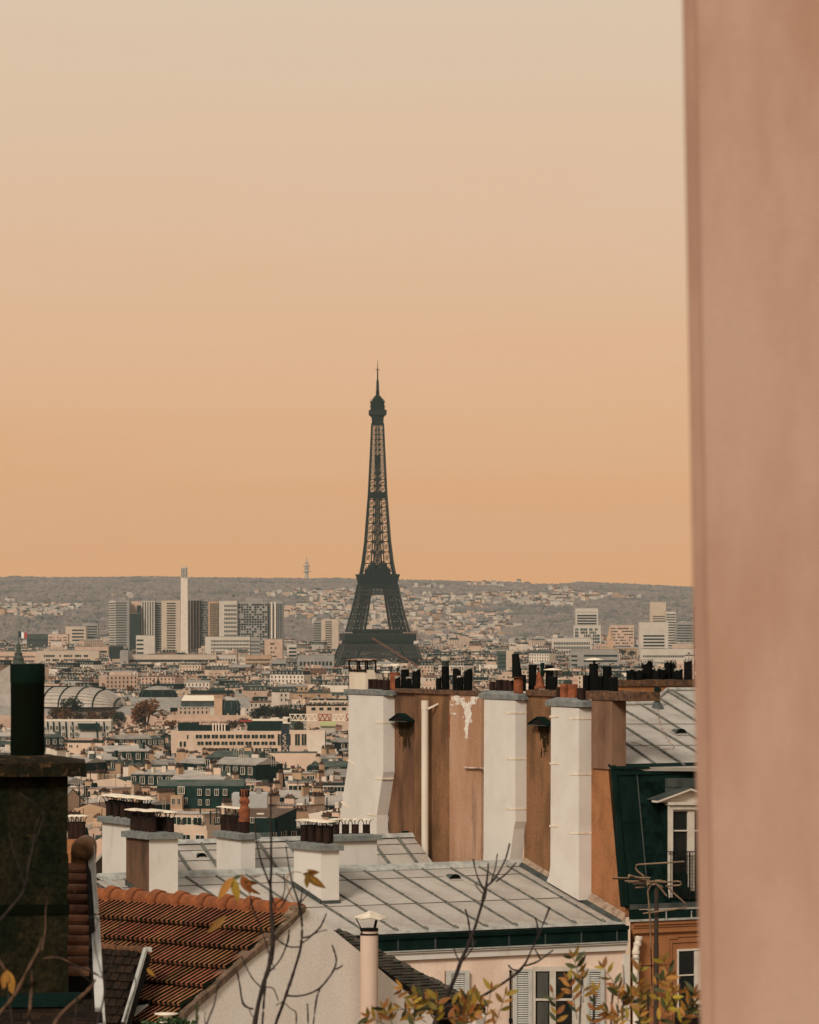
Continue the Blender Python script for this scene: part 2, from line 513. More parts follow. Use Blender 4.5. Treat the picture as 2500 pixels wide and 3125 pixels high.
# ---------------------------------------------------------------- iron tower
EX, EY = P(1152.7, 1830, 4200).x, 4200.0
def hw(z):
    return interp([(0, 61), (24, 44.5), (57, 31), (61, 29.6), (80, 24.4), (97, 20.6), (112, 18), (119, 15.6), (150, 12), (197, 8.7), (240, 6.8), (276, 5.3)], z)
def iw(z):
    return interp([(0, 36), (35, 23), (46, 19.0), (57, 15.6), (61, 14.6), (80, 11.2), (100, 8.0), (116, 5.2)], z)
EROT = math.radians(5)
def ep(x, y, z):
    ca, sa = math.cos(EROT), math.sin(EROT)
    return Vector((EX + ca * x - sa * y, EY + sa * x + ca * y, z))
eif = thing('lattice_tower', 'tall dark iron lattice tower with four splayed legs rising above the whole city', 'tower', (EX, EY, 0))
def lattice_face(g, f0, f1, zs, w, wx, div=1):
    """X-braced face between two edge lines f(z)"""
    for z0, z1 in zip(zs, zs[1:]):
        a0, b0, a1, b1 = f0(z0), f1(z0), f0(z1), f1(z1)
        g.beam(a0, b0, wx)
        for k in range(div):
            l0, l1 = a0.lerp(b0, k / div), a0.lerp(b0, (k + 1) / div)
            u0, u1 = a1.lerp(b1, k / div), a1.lerp(b1, (k + 1) / div)
            g.beam(l0, u1, wx * .8, 1)
            g.beam(l1, u0, wx * .8, k % 2)
            if k:
                g.beam(l0, u0, wx * .8)
for sx in (-1, 1):
    for sy in (-1, 1):
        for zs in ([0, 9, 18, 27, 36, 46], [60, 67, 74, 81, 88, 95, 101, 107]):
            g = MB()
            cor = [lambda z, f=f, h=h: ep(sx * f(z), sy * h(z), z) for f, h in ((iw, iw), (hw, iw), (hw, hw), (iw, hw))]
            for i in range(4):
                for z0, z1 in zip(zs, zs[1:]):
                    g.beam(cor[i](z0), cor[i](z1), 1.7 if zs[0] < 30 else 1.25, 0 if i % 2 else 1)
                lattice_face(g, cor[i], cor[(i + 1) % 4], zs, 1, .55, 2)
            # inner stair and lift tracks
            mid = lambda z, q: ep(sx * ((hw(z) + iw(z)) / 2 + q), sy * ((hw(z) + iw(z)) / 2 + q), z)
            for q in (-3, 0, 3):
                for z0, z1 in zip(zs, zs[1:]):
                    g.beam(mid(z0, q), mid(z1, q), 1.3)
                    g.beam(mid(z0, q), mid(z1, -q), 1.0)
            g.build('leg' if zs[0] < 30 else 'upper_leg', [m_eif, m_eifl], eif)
        MB().box(ep(sx * 36 - (0 if sx > 0 else 25), sy * 36 - (0 if sy > 0 else 25), -1), (25, 0, 0), (0, 25, 0), (0, 0, 3)).build('footing', m_city['tan'], eif)
def ring(g, z0, z1, r, th, m=0):
    for k in range(4):
        a = k * math.pi / 2
        ca, sa = math.cos(a), math.sin(a)
        q = lambda x, y, z: ep(ca * x - sa * y, sa * x + ca * y, z)
        g.prism([q(-r, -r, z0), q(r, -r, z0), q(r - th, -r + th, z0), q(-r + th, -r + th, z0)], (0, 0, z1 - z0), m)
def side(k):
    a = k * math.pi / 2
    ca, sa = math.cos(a), math.sin(a)
    return lambda x, y, z: ep(ca * x - sa * y, sa * x + ca * y, z)
# first platform
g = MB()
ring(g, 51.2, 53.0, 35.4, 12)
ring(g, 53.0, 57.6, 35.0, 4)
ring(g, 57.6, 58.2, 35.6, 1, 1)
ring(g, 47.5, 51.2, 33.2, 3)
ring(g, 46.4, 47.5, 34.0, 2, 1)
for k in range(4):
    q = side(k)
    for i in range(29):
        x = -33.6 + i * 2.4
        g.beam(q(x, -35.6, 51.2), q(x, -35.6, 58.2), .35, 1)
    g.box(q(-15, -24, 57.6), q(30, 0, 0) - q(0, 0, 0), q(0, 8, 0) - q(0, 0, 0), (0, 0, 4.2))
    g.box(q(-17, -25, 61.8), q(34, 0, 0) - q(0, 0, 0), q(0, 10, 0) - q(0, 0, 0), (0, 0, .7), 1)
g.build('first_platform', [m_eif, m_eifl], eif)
# truss frieze and arches between the legs
for k in range(4):
    q = side(k)
    g = MB()
    for z0, z1, n, w in ((40.5, 46.4, 22, .55), (35.5, 40.5, 30, .45)):
        g.beam(q(-hw(z0), -hw(z0), z0), q(hw(z0), -hw(z0), z0), 1.0, 1)
        for i in range(n):
            x0, x1 = -1 + 2 * i / n, -1 + 2 * (i + 1) / n
            g.beam(q(x0 * hw(z0), -hw(z0), z0), q(x1 * hw(z1), -hw(z1), z1), w, 1)
            g.beam(q(x1 * hw(z0), -hw(z0), z0), q(x0 * hw(z1), -hw(z1), z1), w, 1)
            g.beam(q(x0 * hw(z0), -hw(z0), z0), q(x0 * hw(z1), -hw(z1), z1), w)
    g.box(q(-33, -31, 41), q(66, 0, 0) - q(0, 0, 0), q(0, .4, 0) - q(0, 0, 0), (0, 0, 5.4))
    g.build('truss', [m_eif, m_eifl], eif)
    g = MB()
    n = 36
    def ar(r, w):
        t = math.pi * w
        z = 0 + r * .93 * math.sin(t)
        return q(r * math.cos(t), -hw(max(0, min(z, 46))) - .4, z)
    for i in range(n):
        w0, w1 = i / n, (i + 1) / n
        g.beam(ar(36.5, w0), ar(36.5, w1), .9, 1)
        g.beam(ar(40.0, w0), ar(40.0, w1), .9, 1)
        g.beam(ar(36.5, w0), ar(40.0, w0), .5)
        g.beam(ar(36.5, w0), ar(40.0, w1), .5)
    g.build('arch', [m_eif, m_eifl], eif)
    g = MB()
    for z0, z1, n in ((97, 101, 18), (101, 107.5, 10)):
        g.beam(q(-hw(z0), -hw(z0), z0), q(hw(z0), -hw(z0), z0), .9, 1)
        for i in range(n):
            x0, x1 = -1 + 2 * i / n, -1 + 2 * (i + 1) / n
            g.beam(q(x0 * hw(z0), -hw(z0), z0), q(x1 * hw(z1), -hw(z1), z1), .5)
            g.beam(q(x1 * hw(z0), -hw(z0), z0), q(x0 * hw(z1), -hw(z1), z1), .5)
    g.box(q(-18.5, -18.3, 103), q(37, 0, 0) - q(0, 0, 0), q(0, .4, 0) - q(0, 0, 0), (0, 0, 5))
    g.build('truss', [m_eif, m_eifl], eif)
g = MB()
for z0, z1, r, th in ((107.5, 110, 18.6, 5), (110, 112.5, 19.2, 8), (112.5, 115, 19.8, 19), (115, 116.6, 20.4, 2), (116.6, 117.3, 20.8, .6)):
    ring(g, z0, z1, r, th)
g.box(ep(-12, -12, 115), ep(24, 0, 0) - ep(0, 0, 0), ep(0, 24, 0) - ep(0, 0, 0), (0, 0, 8))
g.box(ep(-9, -9, 123), ep(10, 0, 0) - ep(0, 0, 0), ep(0, 18, 0) - ep(0, 0, 0), (0, 0, 4))
g.box(ep(3, -9, 123), ep(6, 0, 0) - ep(0, 0, 0), ep(0, 18, 0) - ep(0, 0, 0), (0, 0, 5))
g.build('second_platform', [m_eif, m_eifl], eif)
# upper shaft
g = MB()
zs = [115]
while zs[-1] < 266:
    zs.append(zs[-1] + max(4.6, hw(zs[-1]) * .78))
zs[-1] = 268
def vi(z):
    return interp([(115, .36), (160, .34), (197, .30), (276, .22)], z)
for k in range(4):
    q = side(k)
    for z0, z1 in zip(zs, zs[1:]):
        h0, h1 = hw(z0), hw(z1)
        w = interp([(115, 1.55), (197, 1.15), (276, .9)], z0)
        g.beam(q(-h0, -h0, z0), q(-h1, -h1, z1), w, k % 2)
        for s_ in (-1, 1):
            g.beam(q(s_ * h0 * vi(z0), -h0, z0), q(s_ * h1 * vi(z1), -h1, z1), w * .8)
            g.beam(q(s_ * h0, -h0, z0), q(s_ * h1 * vi(z1), -h1, z1), w * .42)
            g.beam(q(s_ * h0 * vi(z0), -h0, z0), q(s_ * h1, -h1, z1), w * .42)
        g.beam(q(-h0, -h0, z0), q(h0, -h0, z0), w * .6)
        g.beam(q(-h0 * vi(z0), -h0, z0), q(h1 * vi(z1), -h1, z1), w * .4)
        g.beam(q(h0 * vi(z0), -h0, z0), q(-h1 * vi(z1), -h1, z1), w * .4)
for z0, z1 in zip(zs, zs[1:]):        # lift shaft and stairs inside
    if z0 < 232:
        for x, y in ((-1.6, -1.6), (1.6, -1.6), (1.6, 1.6), (-1.6, 1.6)):
            g.beam(ep(x, y, z0), ep(x, y, z1), .8)
        g.beam(ep(-1.6, 0, z0), ep(1.6, 0, z1), .8)
        g.beam(ep(1.6, 0, z0), ep(-1.6, 0, z1), .8)
        g.beam(ep(0, 1.6, z0), ep(0, -1.6, z1), 1.0)
        if z0 < 165:
            g.beam(ep(-3.4, 0, z0), ep(-2.6, 0, z1), 1.0)
            g.beam(ep(3.4, 0, z0), ep(2.6, 0, z1), 1.0)
g.build('shaft', [m_eif, m_eifl], eif)
g = MB()
ring(g, 194.5, 198.5, 8.4, 5)
ring(g, 198.5, 199.2, 9.0, 3)
ring(g, 193, 194.5, 7.4, 7)
g.build('intermediate_platform', [m_eif], eif)
g = MB()
def sq(g, z0, z1, r0, r1, m=0):
    a = [ep(-r0, -r0, z0), ep(r0, -r0, z0), ep(r0, r0, z0), ep(-r0, r0, z0)]
    b = [ep(-r1, -r1, z1), ep(r1, -r1, z1), ep(r1, r1, z1), ep(-r1, r1, z1)]
    g.add(a + b, [(0, 1, 2, 3), (7, 6, 5, 4)] + [(i, (i + 1) % 4, (i + 1) % 4 + 4, i + 4) for i in range(4)], m)
for z0, z1, r0, r1 in ((266, 268, 5.4, 6.0), (268, 274, 5.3, 5.7), (274, 276.2, 5.8, 8.0), (276.2, 280.6, 8.1, 8.1), (280.6, 281.1, 8.4, 8.4),
                       (281.1, 284.5, 6.6, 6.6), (284.5, 285.1, 7.4, 7.4), (285.1, 289.3, 6.2, 6.4), (289.3, 289.9, 7.2, 7.2), (289.9, 292.4, 5.2, 4.6)):
    sq(g, z0, z1, r0, r1)
g.lathe(ep(0, 0, 292.4), [(4.4, 0), (4.0, 1.4), (3.0, 2.6), (1.9, 3.4), (1.6, 5.5), (1.0, 6)], 12)
for i in range(26):
    a = i * 2.399
    r = 4 + (i % 3) * 1.5
    g.beam(ep(r * math.cos(a), r * math.sin(a), 285), ep(r * math.cos(a), r * math.sin(a), 291.5 + (i % 4) * .8), .45)
for k in range(4):
    q = side(k)
    for i in range(15):
        x = -7.7 + i * 1.1
        g.beam(q(x, -8.25, 276.4), q(x, -8.25, 280.6), .3, 1)
g.build('top_cabin', [m_eif, m_eifl], eif)
g = MB()
g.tube([ep(0, 0, 296), ep(0, 0, 301), ep(0, 0, 301), ep(0, 0, 310)], [1.9, 1.6, 1.3, 1.1], 8)
for i in range(7):
    g.lathe(ep(0, 0, 298 + i * 1.9), [(1.3, 0), (2.1 - i * .08, .2), (2.1 - i * .08, .7), (1.3, .9)], 8)
g.tube([ep(0, 0, 310), ep(0, 0, 323)], [.75, .55], 6)
g.tube([ep(0, 0, 323), ep(0, 0, 330.5)], [.3, .2], 6)
g.beam(ep(-2.2, 0, 321.5), ep(2.2, 0, 321.5), .5)
g.beam(ep(0, -2.2, 321.5), ep(0, 2.2, 321.5), .5)
g.build('antenna', [m_eif], eif)

# ---------------------------------------------------------------- individual far landmarks
def slab(name, label, cat, px0, px1, py0, Y, depth, wall, style, rz=0.0, roof='gravel', pyb=None, wpx=None, hole=None, group=None, cap=None, winmat=None):
    """a modern block: photo columns of its front, top row, distance; windows as sunk or proud strips"""
    a, b = P(px0, py0, Y), P(px1, py0, Y)
    w, top = (b.x - a.x), a.z
    cx = (a.x + b.x) / 2
    base = gz(cx, Y) - 2 if pyb is None else P(px0, pyb, Y).z
    root = thing(name, label, cat, (cx, Y + depth / 2, base), group)
    g = MB()
    g.boxc(cx, Y + depth / 2, base, w, depth, top - base)
    g.boxc(cx, Y + depth / 2, top, w * .96, depth * .96, .5, 0, 1)
    if cap:
        g.boxc(cx + cap[0] * w, Y + depth / 2, top, w * cap[1], depth * .6, cap[2], 0, 0)
    g.build('wall', [(m_pale.get(wall) or m_city[wall]) if isinstance(wall, str) else wall, m_croof[roof]], root)
    g = MB()
    fy = Y - .25
    def strip(u0, u1, z0, z1, m=0):
        g.box((a.x + u0, fy, z0), (u1 - u0, 0, 0), (0, .5, 0), (0, 0, z1 - z0), m)
    hh = top - base
    kind, p = style[0], style[1:]
    u0, u1 = (0.04 * w, .96 * w) if wpx is None else ((wpx[0] - px0) / (px1 - px0) * w, (wpx[1] - px0) / (px1 - px0) * w)
    fl = p[0]
    zt = top - fl * (.9 if len(p) < 4 else p[3])
    z = zt
    while z > base + 1 and z > top - 110:
        if kind == 'bands':
            strip(u0, u1, z - fl * p[1], z)
        elif kind == 'grid':
            n = int(p[2])
            for i in range(n):
                c = u0 + (u1 - u0) * (i + .5) / n
                ww = (u1 - u0) / n * .31
                strip(c - ww, c + ww, z - fl * p[1], z)
        elif kind == 'broken':
            n = int(p[2])
            for i in range(n):
                if R.random() < .72:
                    c = u0 + (u1 - u0) * (i + .5) / n
                    ww = (u1 - u0) / n * R.uniform(.3, .48)
                    strip(c - ww, c + ww, z - fl * p[1], z)
        z -= fl
    if kind == 'stripes':
        n = int(p[2])
        for i in range(n):
            c = u0 + (u1 - u0) * (i + .5) / n
            ww = (u1 - u0) / n * p[1] * .5
            strip(c - ww, c + ww, max(base, top - 110), top - fl)
    if g.v:
        g.build('windows', winmat or m_cwin, root, kind='stuff')
    return root
TW = 5300
GT = 'high rise towers on the river front'
slab('apartment_tower', 'pale tower with dark balcony bands, leftmost of the high rise cluster', 'tower', 333, 352, 1833, TW, 26, 'white', ('bands', 3.1, .42), group=GT)
slab('apartment_tower', 'pale tower with stepped dark bands beside the leftmost high rise', 'tower', 352, 395, 1832, TW - 6, 30, 'grey', ('bands', 3.1, .42), group=GT, wpx=(354, 386), cap=(0, .5, 3))
slab('apartment_tower', 'plain pale slab tower with a dark lower block before it', 'tower', 396, 430, 1835, TW + 30, 30, 'pinkish', ('none', 3), group=GT)
slab('apartment_tower', 'dark glass block standing before the plain pale slab tower', 'tower', 399, 428, 1873, TW - 20, 20, m_cwin, ('none', 3), group=GT, cap=(.3, .36, 10.5))
slab('apartment_tower', 'tower with vertical white and dark stripes', 'tower', 431, 472, 1834, TW - 8, 30, 'white', ('stripes', 1, .42, 5), group=GT)
slab('apartment_tower', 'narrow grey tower with fine bands right of the striped tower', 'tower', 472, 493, 1833, TW + 4, 30, 'grey', ('bands', 3.0, .5), group=GT)
slab('apartment_tower', 'white tower with two columns of dark bands left of the tall white stack', 'tower', 493, 550, 1833, TW - 14, 34, 'cream', ('bands', 3.1, .5), group=GT, wpx=(509, 536))
slab('apartment_tower', 'dark tower with brown vertical ribs right of the tall white stack', 'tower', 575, 614, 1834, TW + 6, 30, m_cwin, ('stripes', .5, .26, 4), group=GT, winmat=m_city['tan'])
slab('apartment_tower', 'grey tower with broken light panels beside the brown ribbed tower', 'tower', 614, 636, 1829, TW + 12, 30, 'grey', ('broken', 3.2, .6, 5), group=GT)
slab('apartment_tower', 'black gridded tower with a brown edge', 'tower', 636, 669, 1835, TW - 2, 30, 'tan', ('grid', 3.0, .8, 7), group=GT, wpx=(641, 669))
slab('apartment_tower', 'white tower with a grid of small square dark windows', 'tower', 669, 724, 1834, TW - 10, 34, 'white', ('grid', 5.3, .55, 8), group=GT, wpx=(684, 723))
slab('apartment_tower', 'broad dark tower with ragged balconies and a brown roof edge', 'tower', 725, 816, 1836, TW - 4, 36, 'grey', ('broken', 3.1, .72, 11), group=GT, wpx=(727, 816), cap=(.05, .6, 4))
slab('apartment_tower', 'dark tower with one white vertical stripe, rightmost of the high rise cluster', 'tower', 816, 864, 1836, TW + 2, 36, 'grey', ('grid', 3.0, .85, 9), group=GT, wpx=(817, 863))
w_ = P(826, 1838, TW - 2)
x_ = P(842, 1838, TW - 2)
rt = bpy.data.objects['apartment_tower.012']
g = MB()
g.box((w_.x, TW + 1, 5), (2, 0, 0), (0, .6, 0), (0, 0, w_.z - 5))
g.box((x_.x - 2, TW + 1, 5), (2, 0, 0), (0, .6, 0), (0, 0, w_.z - 5))
g.build('rib', m_city['white'], rt)
# tall white heating stack
a, b = P(550, 1731, TW - 30), P(574, 1731, TW - 30)
st = thing('heating_stack', 'tall slim white chimney tower with dark slots near its top', 'chimney', ((a.x + b.x) / 2, TW - 25, 4))
g = MB()
hw_, zt = (b.x - a.x) / 2, a.z
cx, cy = (a.x + b.x) / 2, TW - 25
g.add([(cx - hw_, cy - 5, 2), (cx + hw_, cy - 5, 2), (cx + hw_, cy + 5, 2), (cx - hw_, cy + 5, 2),
       (cx - hw_ * .82, cy - 4, zt), (cx + hw_ * .82, cy - 4, zt), (cx + hw_ * .82, cy + 4, zt), (cx - hw_ * .82, cy + 4, zt)],
      [(0, 1, 5, 4), (1, 2, 6, 5), (2, 3, 7, 6), (3, 0, 4, 7), (4, 5, 6, 7)])
g.build('shaft', m_city['white'], st)
g = MB()
for i in range(4):
    g.boxc(cx - hw_ * .6 + i * hw_ * .4, cy - 4.2, zt - 13, hw_ * .17, .8, 12)
g.build('slots', m_cwin, st, kind='stuff')
g = MB()
g.boxc(cx, cy, zt, hw_ * 1.2, 5, 1)
g.build('rim', m_city['tan'], st)
slab('office_block', 'long white block with rows of dot windows below the towers', 'building', 626, 763, 1944, 4900, 22, 'white', ('grid', 4.2, .5, 27), wpx=(644, 762))
slab('office_block', 'grey grid block joined to the right end of the white dotted block', 'building', 763, 794, 1946, 4902, 22, 'grey', ('grid', 4.2, .4, 6))
slab('office_block', 'tan block with a few short dark window strips', 'building', 808, 862, 1951, 4600, 24, 'pinkish', ('broken', 4.6, .35, 3), wpx=(825, 845))
slab('office_block', 'small white banded block right of the tan block', 'building', 876, 905, 1966, 4650, 20, 'white', ('bands', 4, .5), wpx=(882, 904))
slab('office_block', 'low white and brown block before the striped tower', 'building', 415, 472, 1940, 5000, 16, 'white', ('bands', 5, .4), wpx=(417, 438))
slab('office_block', 'long low grey block with three dark bands below the white stack', 'building', 390, 660, 1999, 4300, 18, 'cream', ('bands', 5.2, .45), wpx=(394, 658))
slab('office_block', 'pale blue grey blank end wall of the long banded block', 'building', 366, 391, 1986, 4280, 18, 'grey', ('none', 3))
slab('office_block', 'cream grid block between the long banded block and the tan block', 'building', 660, 722, 1999, 4320, 18, 'white', ('grid', 4.6, .45, 7))
slab('office_block', 'tan office with close rows of small windows below the tan block', 'building', 748, 828, 2000, 4200, 18, 'tan', ('grid', 4.0, .5, 18))
slab('office_block', 'dark green banded office beside the tan office', 'building', 828, 874, 2014, 4100, 18, 'grey', ('bands', 4.2, .62))
slab('office_block', 'dark glass block left of the long banded block', 'building', 333, 374, 1972, 4700, 18, m_cwin, ('none', 3))
slab('office_block', 'long grey office with dark windows at the foot of the iron tower', 'building', 908, 1020, 2001, 3950, 18, 'grey', ('grid', 6.2, .6, 9))
slab('office_block', 'cream tower block with a glazed centre left of the iron tower', 'building', 981, 1033, 1890, 5600, 20, 'cream', ('bands', 3, .5), wpx=(993, 1013))
slab('office_block', 'blue grey glass block beside the cream tower block', 'building', 957, 981, 1895, 5620, 20, 'grey', ('bands', 3.2, .4))
slab('apartment_slab', 'long cream apartment slab with loggias behind the dark chimney pot', 'building', 112, 302, 1987, 4400, 18, 'cream', ('broken', 4.4, .5, 22), wpx=(126, 276))
slab('apartment_slab', 'long grey banded slab left of the cream apartment slab', 'building', -30, 112, 1990, 4420, 18, 'pinkish', ('grid', 4.4, .42, 30))
slab('office_block', 'long low hall with a dark green flat roof on the river bank', 'building', 228, 330, 1974, 5000, 18, 'pinkish', ('bands', 5, .5))
slab('office_block', 'pale arched office building on the left river bank', 'building', 200, 262, 1912, 6300, 30, 'cream', ('bands', 5, .45), wpx=(220, 256))
slab('office_block', 'grey banded office right of the pale arched office', 'building', 250, 298, 1903, 6350, 30, 'grey', ('bands', 4, .5))
slab('office_block', 'dark glass hall behind the flag', 'building', 82, 146, 1935, 6100, 30, m_croof['lead'], ('bands', 8, .4))
slab('office_block', 'pinkish low office right of the dark glass hall', 'building', 147, 207, 1936, 6080, 30, 'pinkish', ('broken', 4, .4, 9))
# right side
slab('office_block', 'broad white office block with many pale bands, largest at the right', 'building', 1951, 2040, 1899, 4700, 24, 'white', ('bands', 3.6, .5, 0, 4.0), wpx=(1964, 2028))
slab('office_block', 'taller pale tower behind the broad white office block', 'tower', 1985, 2033, 1838, 5900, 24, 'cream', ('bands', 3.2, .35, 0, 6), wpx=(1993, 2032))
slab('office_block', 'white banded block stepping down right of the pale tower', 'building', 2033, 2063, 1867, 5880, 24, 'white', ('bands', 3.6, .45))
slab('office_block', 'low grey block at the foot of the white banded block', 'building', 2063, 2120, 1900, 5860, 24, 'grey', ('bands', 3.6, .45))
slab('office_block', 'office with a curved metal roof and white side walls', 'building', 1757, 1826, 1869, 6300, 24, 'white', ('bands', 4, .6), wpx=(1762, 1821), roof='lead', cap=(0, 1.0, 6))
slab('office_block', 'dark chequered block below the curved roof office', 'building', 1752, 1834, 1909, 6100, 24, 'white', ('broken', 4.5, .75, 14))
slab('apartment_slab', 'cream apartment slab in the trees high on the right hill', 'building', 1799, 1860, 1829, 9300, 20, 'pinkish', ('stripes', 2, .4, 9))
slab('apartment_slab', 'second cream slab lower on the right hill', 'building', 1873, 1927, 1839, 9000, 20, 'pinkish', ('stripes', 2, .4, 9))
slab('apartment_slab', 'wide white building with columns of dark windows', 'building', 1685, 1806, 1948, 4900, 20, 'white', ('grid', 5, .6, 22))
slab('office_block', 'pale grey office with a ribbed cornice', 'building', 1741, 1890, 1984, 4000, 18, 'grey', ('bands', 5, .35))
slab('office_block', 'pale grey end tower in front of the ribbed cornice office', 'building', 1741, 1782, 1988, 3900, 18, 'grey', ('bands', 4, .4), wpx=(1744, 1762))
slab('office_block', 'narrow dark glass block with a pale flank', 'building', 1519, 1545, 1987, 3800, 18, m_croof['lead'], ('bands', 3.4, .5))
slab('office_block', 'pale blank block right of the narrow dark glass block', 'building', 1545, 1568, 1985, 3800, 18, 'cream', ('none', 3))
slab('office_block', 'long white low hall with one window row at the right edge', 'building', 1955, 2130, 1981, 4300, 18, 'white', ('grid', 7, .3, 30))
slab('office_block', 'cream block with stepped terraces by the church spire', 'building', 1862, 1935, 1908, 5700, 24, 'pinkish', ('broken', 4, .4, 10))
# church spire
c_ = P(1862, 1960, 4800)
sp = thing('church_spire', 'small pointed stone church spire among pale blocks', 'church spire', (c_.x, 4800, 6))
MB().boxc(c_.x, 4800, 4, 7, 7, c_.z - 4 + 3).build('tower', m_city['tan'], sp)
MB().lathe((c_.x, 4800, c_.z + 3), [(4.4, 0), (3.2, 3), (.1, 16)], 8, smooth=False).build('spire', m_city['tan'], sp)
# tv tower on the ridge
c_ = P(936, 1760, 10450)
tv = thing('television_tower', 'pale television tower with ringed platforms on the hill ridge', 'tower', (c_.x, 10450, gz(c_.x, 10450) - 2))
z0 = gz(c_.x, 10450)
MB().tube([(c_.x, 10450, z0), (c_.x, 10450, 175)], [5, 4], 10).build('shaft', m_city['grey'], tv)
for z, r in ((160, 9), (168, 7), (174, 9), (181, 5)):
    MB().lathe((c_.x, 10450, z), [(3, 0), (r, 1), (r, 3.4), (3, 4.4)], 12).build('platform', m_city['grey'], tv)
MB().tube([(c_.x, 10450, 175), (c_.x, 10450, 190), (c_.x, 10450, 198)], [2.6, 1.6, .7], 8).build('mast', m_city['grey'], tv)

# ---------------------------------------------------------------- glass hall with domes
GY = 2650
ghall = thing('exhibition_hall', 'large exhibition hall with a glass barrel roof behind the dark chimney pot', 'hall', (P(200, 2200, GY).x, GY, gz(0, GY)))
def gx(px, Y=GY):
    return (px - 1250) / F * Y
zb, zr = P(0, 2157, GY).z, P(0, 2097, GY).z
g = MB()
L0, L1 = gx(-140), gx(395)
nu, nv = 40, 10
HWD = 22
VR_ = math.radians(-20)
def vrot(x, y, z):
    """turn the hall about its middle"""
    cx_, cy_ = (L0 + L1) / 2, GY + 22
    ca, sa = math.cos(VR_), math.sin(VR_)
    return Vector((cx_ + ca * (x - cx_) - sa * (y - cy_), cy_ + sa * (x - cx_) + ca * (y - cy_), z))
def vault(u, v):
    """u along the hall with a rounded hip at the right end, v across"""
    x = L0 + (L1 - L0) * u
    t = max(0.0, (x - (L1 - 30)) / 30)
    sc2 = math.sqrt(max(0.0, 1 - t ** 2))
    w = math.pi * v
    return vrot(x, GY + 22 - HWD * math.cos(w) * (.05 + .95 * sc2), zb + (zr - zb) * math.sin(w) * sc2)
vs = [vault(i / nu, j / nv) for i in range(nu + 1) for j in range(nv + 1)]
g.add(vs, [(i * (nv + 1) + j, i * (nv + 1) + j + 1, (i + 1) * (nv + 1) + j + 1, (i + 1) * (nv + 1) + j) for i in range(nu) for j in range(nv)], 0, True)
g.build('glass_roof', M("greyed_glass_roof", (.42, .34, .27), (.34, .275, .215), .2, .5), ghall)
up = Vector((0, -.2, .15))
for i in range(3, 40, 4):
    g = MB()
    g.tube([vault(i / 40, j / 20) + up for j in range(0, 11)], .5, 4)
    g.build('rib', m_croof['slate'], ghall)
g = MB()
for j in range(1, 8):
    g.tube([vault(i / 40, j / 16) + up * .8 for i in range(0, 41)], .11, 4)
g.build('glazing_bars', m_croof['lead'], ghall, kind='stuff')
g = MB()
rm_ = vrot((L0 + L1) / 2 - 14, GY + 22, 0)
g.boxc(rm_.x, rm_.y, zr - .8, (L1 - L0) - 44, 6, 1.3, VR_)
g.boxc(rm_.x - 3, rm_.y + 1, zr + .5, (L1 - L0) - 54, 5, 1.0, VR_, 1)
g.build('ridge_vent', [m_croof['slate'], m_city['pinkish']], ghall)
g = MB()
zw = P(0, 2183, GY).z
g.prism([(gx(-140), GY - 9, zw), (gx(520), GY - 9, zw), (gx(520), GY + 2, zb + .4), (gx(-140), GY + 2, zb + .4)], (0, 0, -.5))
g.prism([(gx(400), GY + 3, zb - .2), (gx(760), GY + 3, zb - .2), (gx(760), GY + 20, zb + 5.5), (gx(390), GY + 20, zb + 5.5)], (0, 0, -.5), 1)
g.build('side_roof', [m_croof['zinc'], m_croof['zinc']], ghall)
g = MB()
zf = P(0, 2183, GY - 12).z
g.box((gx(-140), GY - 12, 0), (gx(785) - gx(-140), 0, 0), (0, 4, 0), (0, 0, zf))
g.box((gx(480), GY - 12.8, zf - 4), (gx(785) - gx(480), 0, 0), (0, .8, 0), (0, 0, 1.1))
for i in range(19):
    px = 250 + i * 28
    g.boxc(gx(px), GY - 12.5, 0, 1.2, 1, zf - 4)
    if px > 480:
        g.boxc(gx(px), GY - 11, zf, .9, .9, 1.2)
g.build('stone_wall', m_city['pinkish'], ghall)
g = MB()
for i in range(18):
    g.boxc(gx(264 + i * 28), GY - 12.15, 6, 2.6, .3, zf - 13)
g.build('windows', m_cwin, ghall, kind='stuff')
def dome(px, py0, py1, wpx, Y, lab):
    r = wpx / 2 / F * Y
    z0, z1 = P(px, py1, Y).z, P(px, py0, Y).z
    h = z1 - z0
    d = MB()
    d.lathe((gx(px, Y), Y, z0), [(r, -8), (r, 0), (r * .97, h * .25), (r * .88, h * .5), (r * .72, h * .68)], 20)
    d.lathe((gx(px, Y), Y, z0), [(r * .78, h * .66), (r * .70, h * .72), (r * .3, h * .88), (0.2, h * .95)], 20, 1)
    d.lathe((gx(px, Y), Y, z0 + h * .93), [(.9, 0), (.9, 2), (1.4, 2.2), (.6, 3.4), (.1, 6)], 8, 0)
    for k in range(10):
        w = k * math.pi / 5
        d.tube([(gx(px, Y) + r * f * 1.02 * math.cos(w), Y + r * f * 1.02 * math.sin(w), z0 + h * q) for f, q in ((1, 0), (.97, .25), (.88, .5), (.72, .68))], .35, 4, 2)
    d.build('dome', [m_croof['slate'], m_croof['zinc'], m_croof['lead']], ghall, label=lab)
dome(483, 2090, 2133, 118, GY + 45, 'flat dark dome with a pale top')
dome(697, 2122, 2166, 74, GY + 5, 'small round dark dome beside a stone turret')
g = MB()
g.boxc(gx(667), GY - 2, 0, 5, 5, P(0, 2126, GY).z)
g.boxc(gx(667), GY - 2, P(0, 2126, GY).z, 6, 6, .8)
g.build('turret', m_city['tan'], ghall)
g = MB()
g.boxc(gx(600), GY + 10, zb, 20, 12, 4)
g.prism([(gx(553), GY + 3, zb + 4), (gx(655), GY + 3, zb + 4), (gx(650), GY + 10, zb + 7), (gx(560), GY + 10, zb + 7)], (0, 0, -.4), 1)
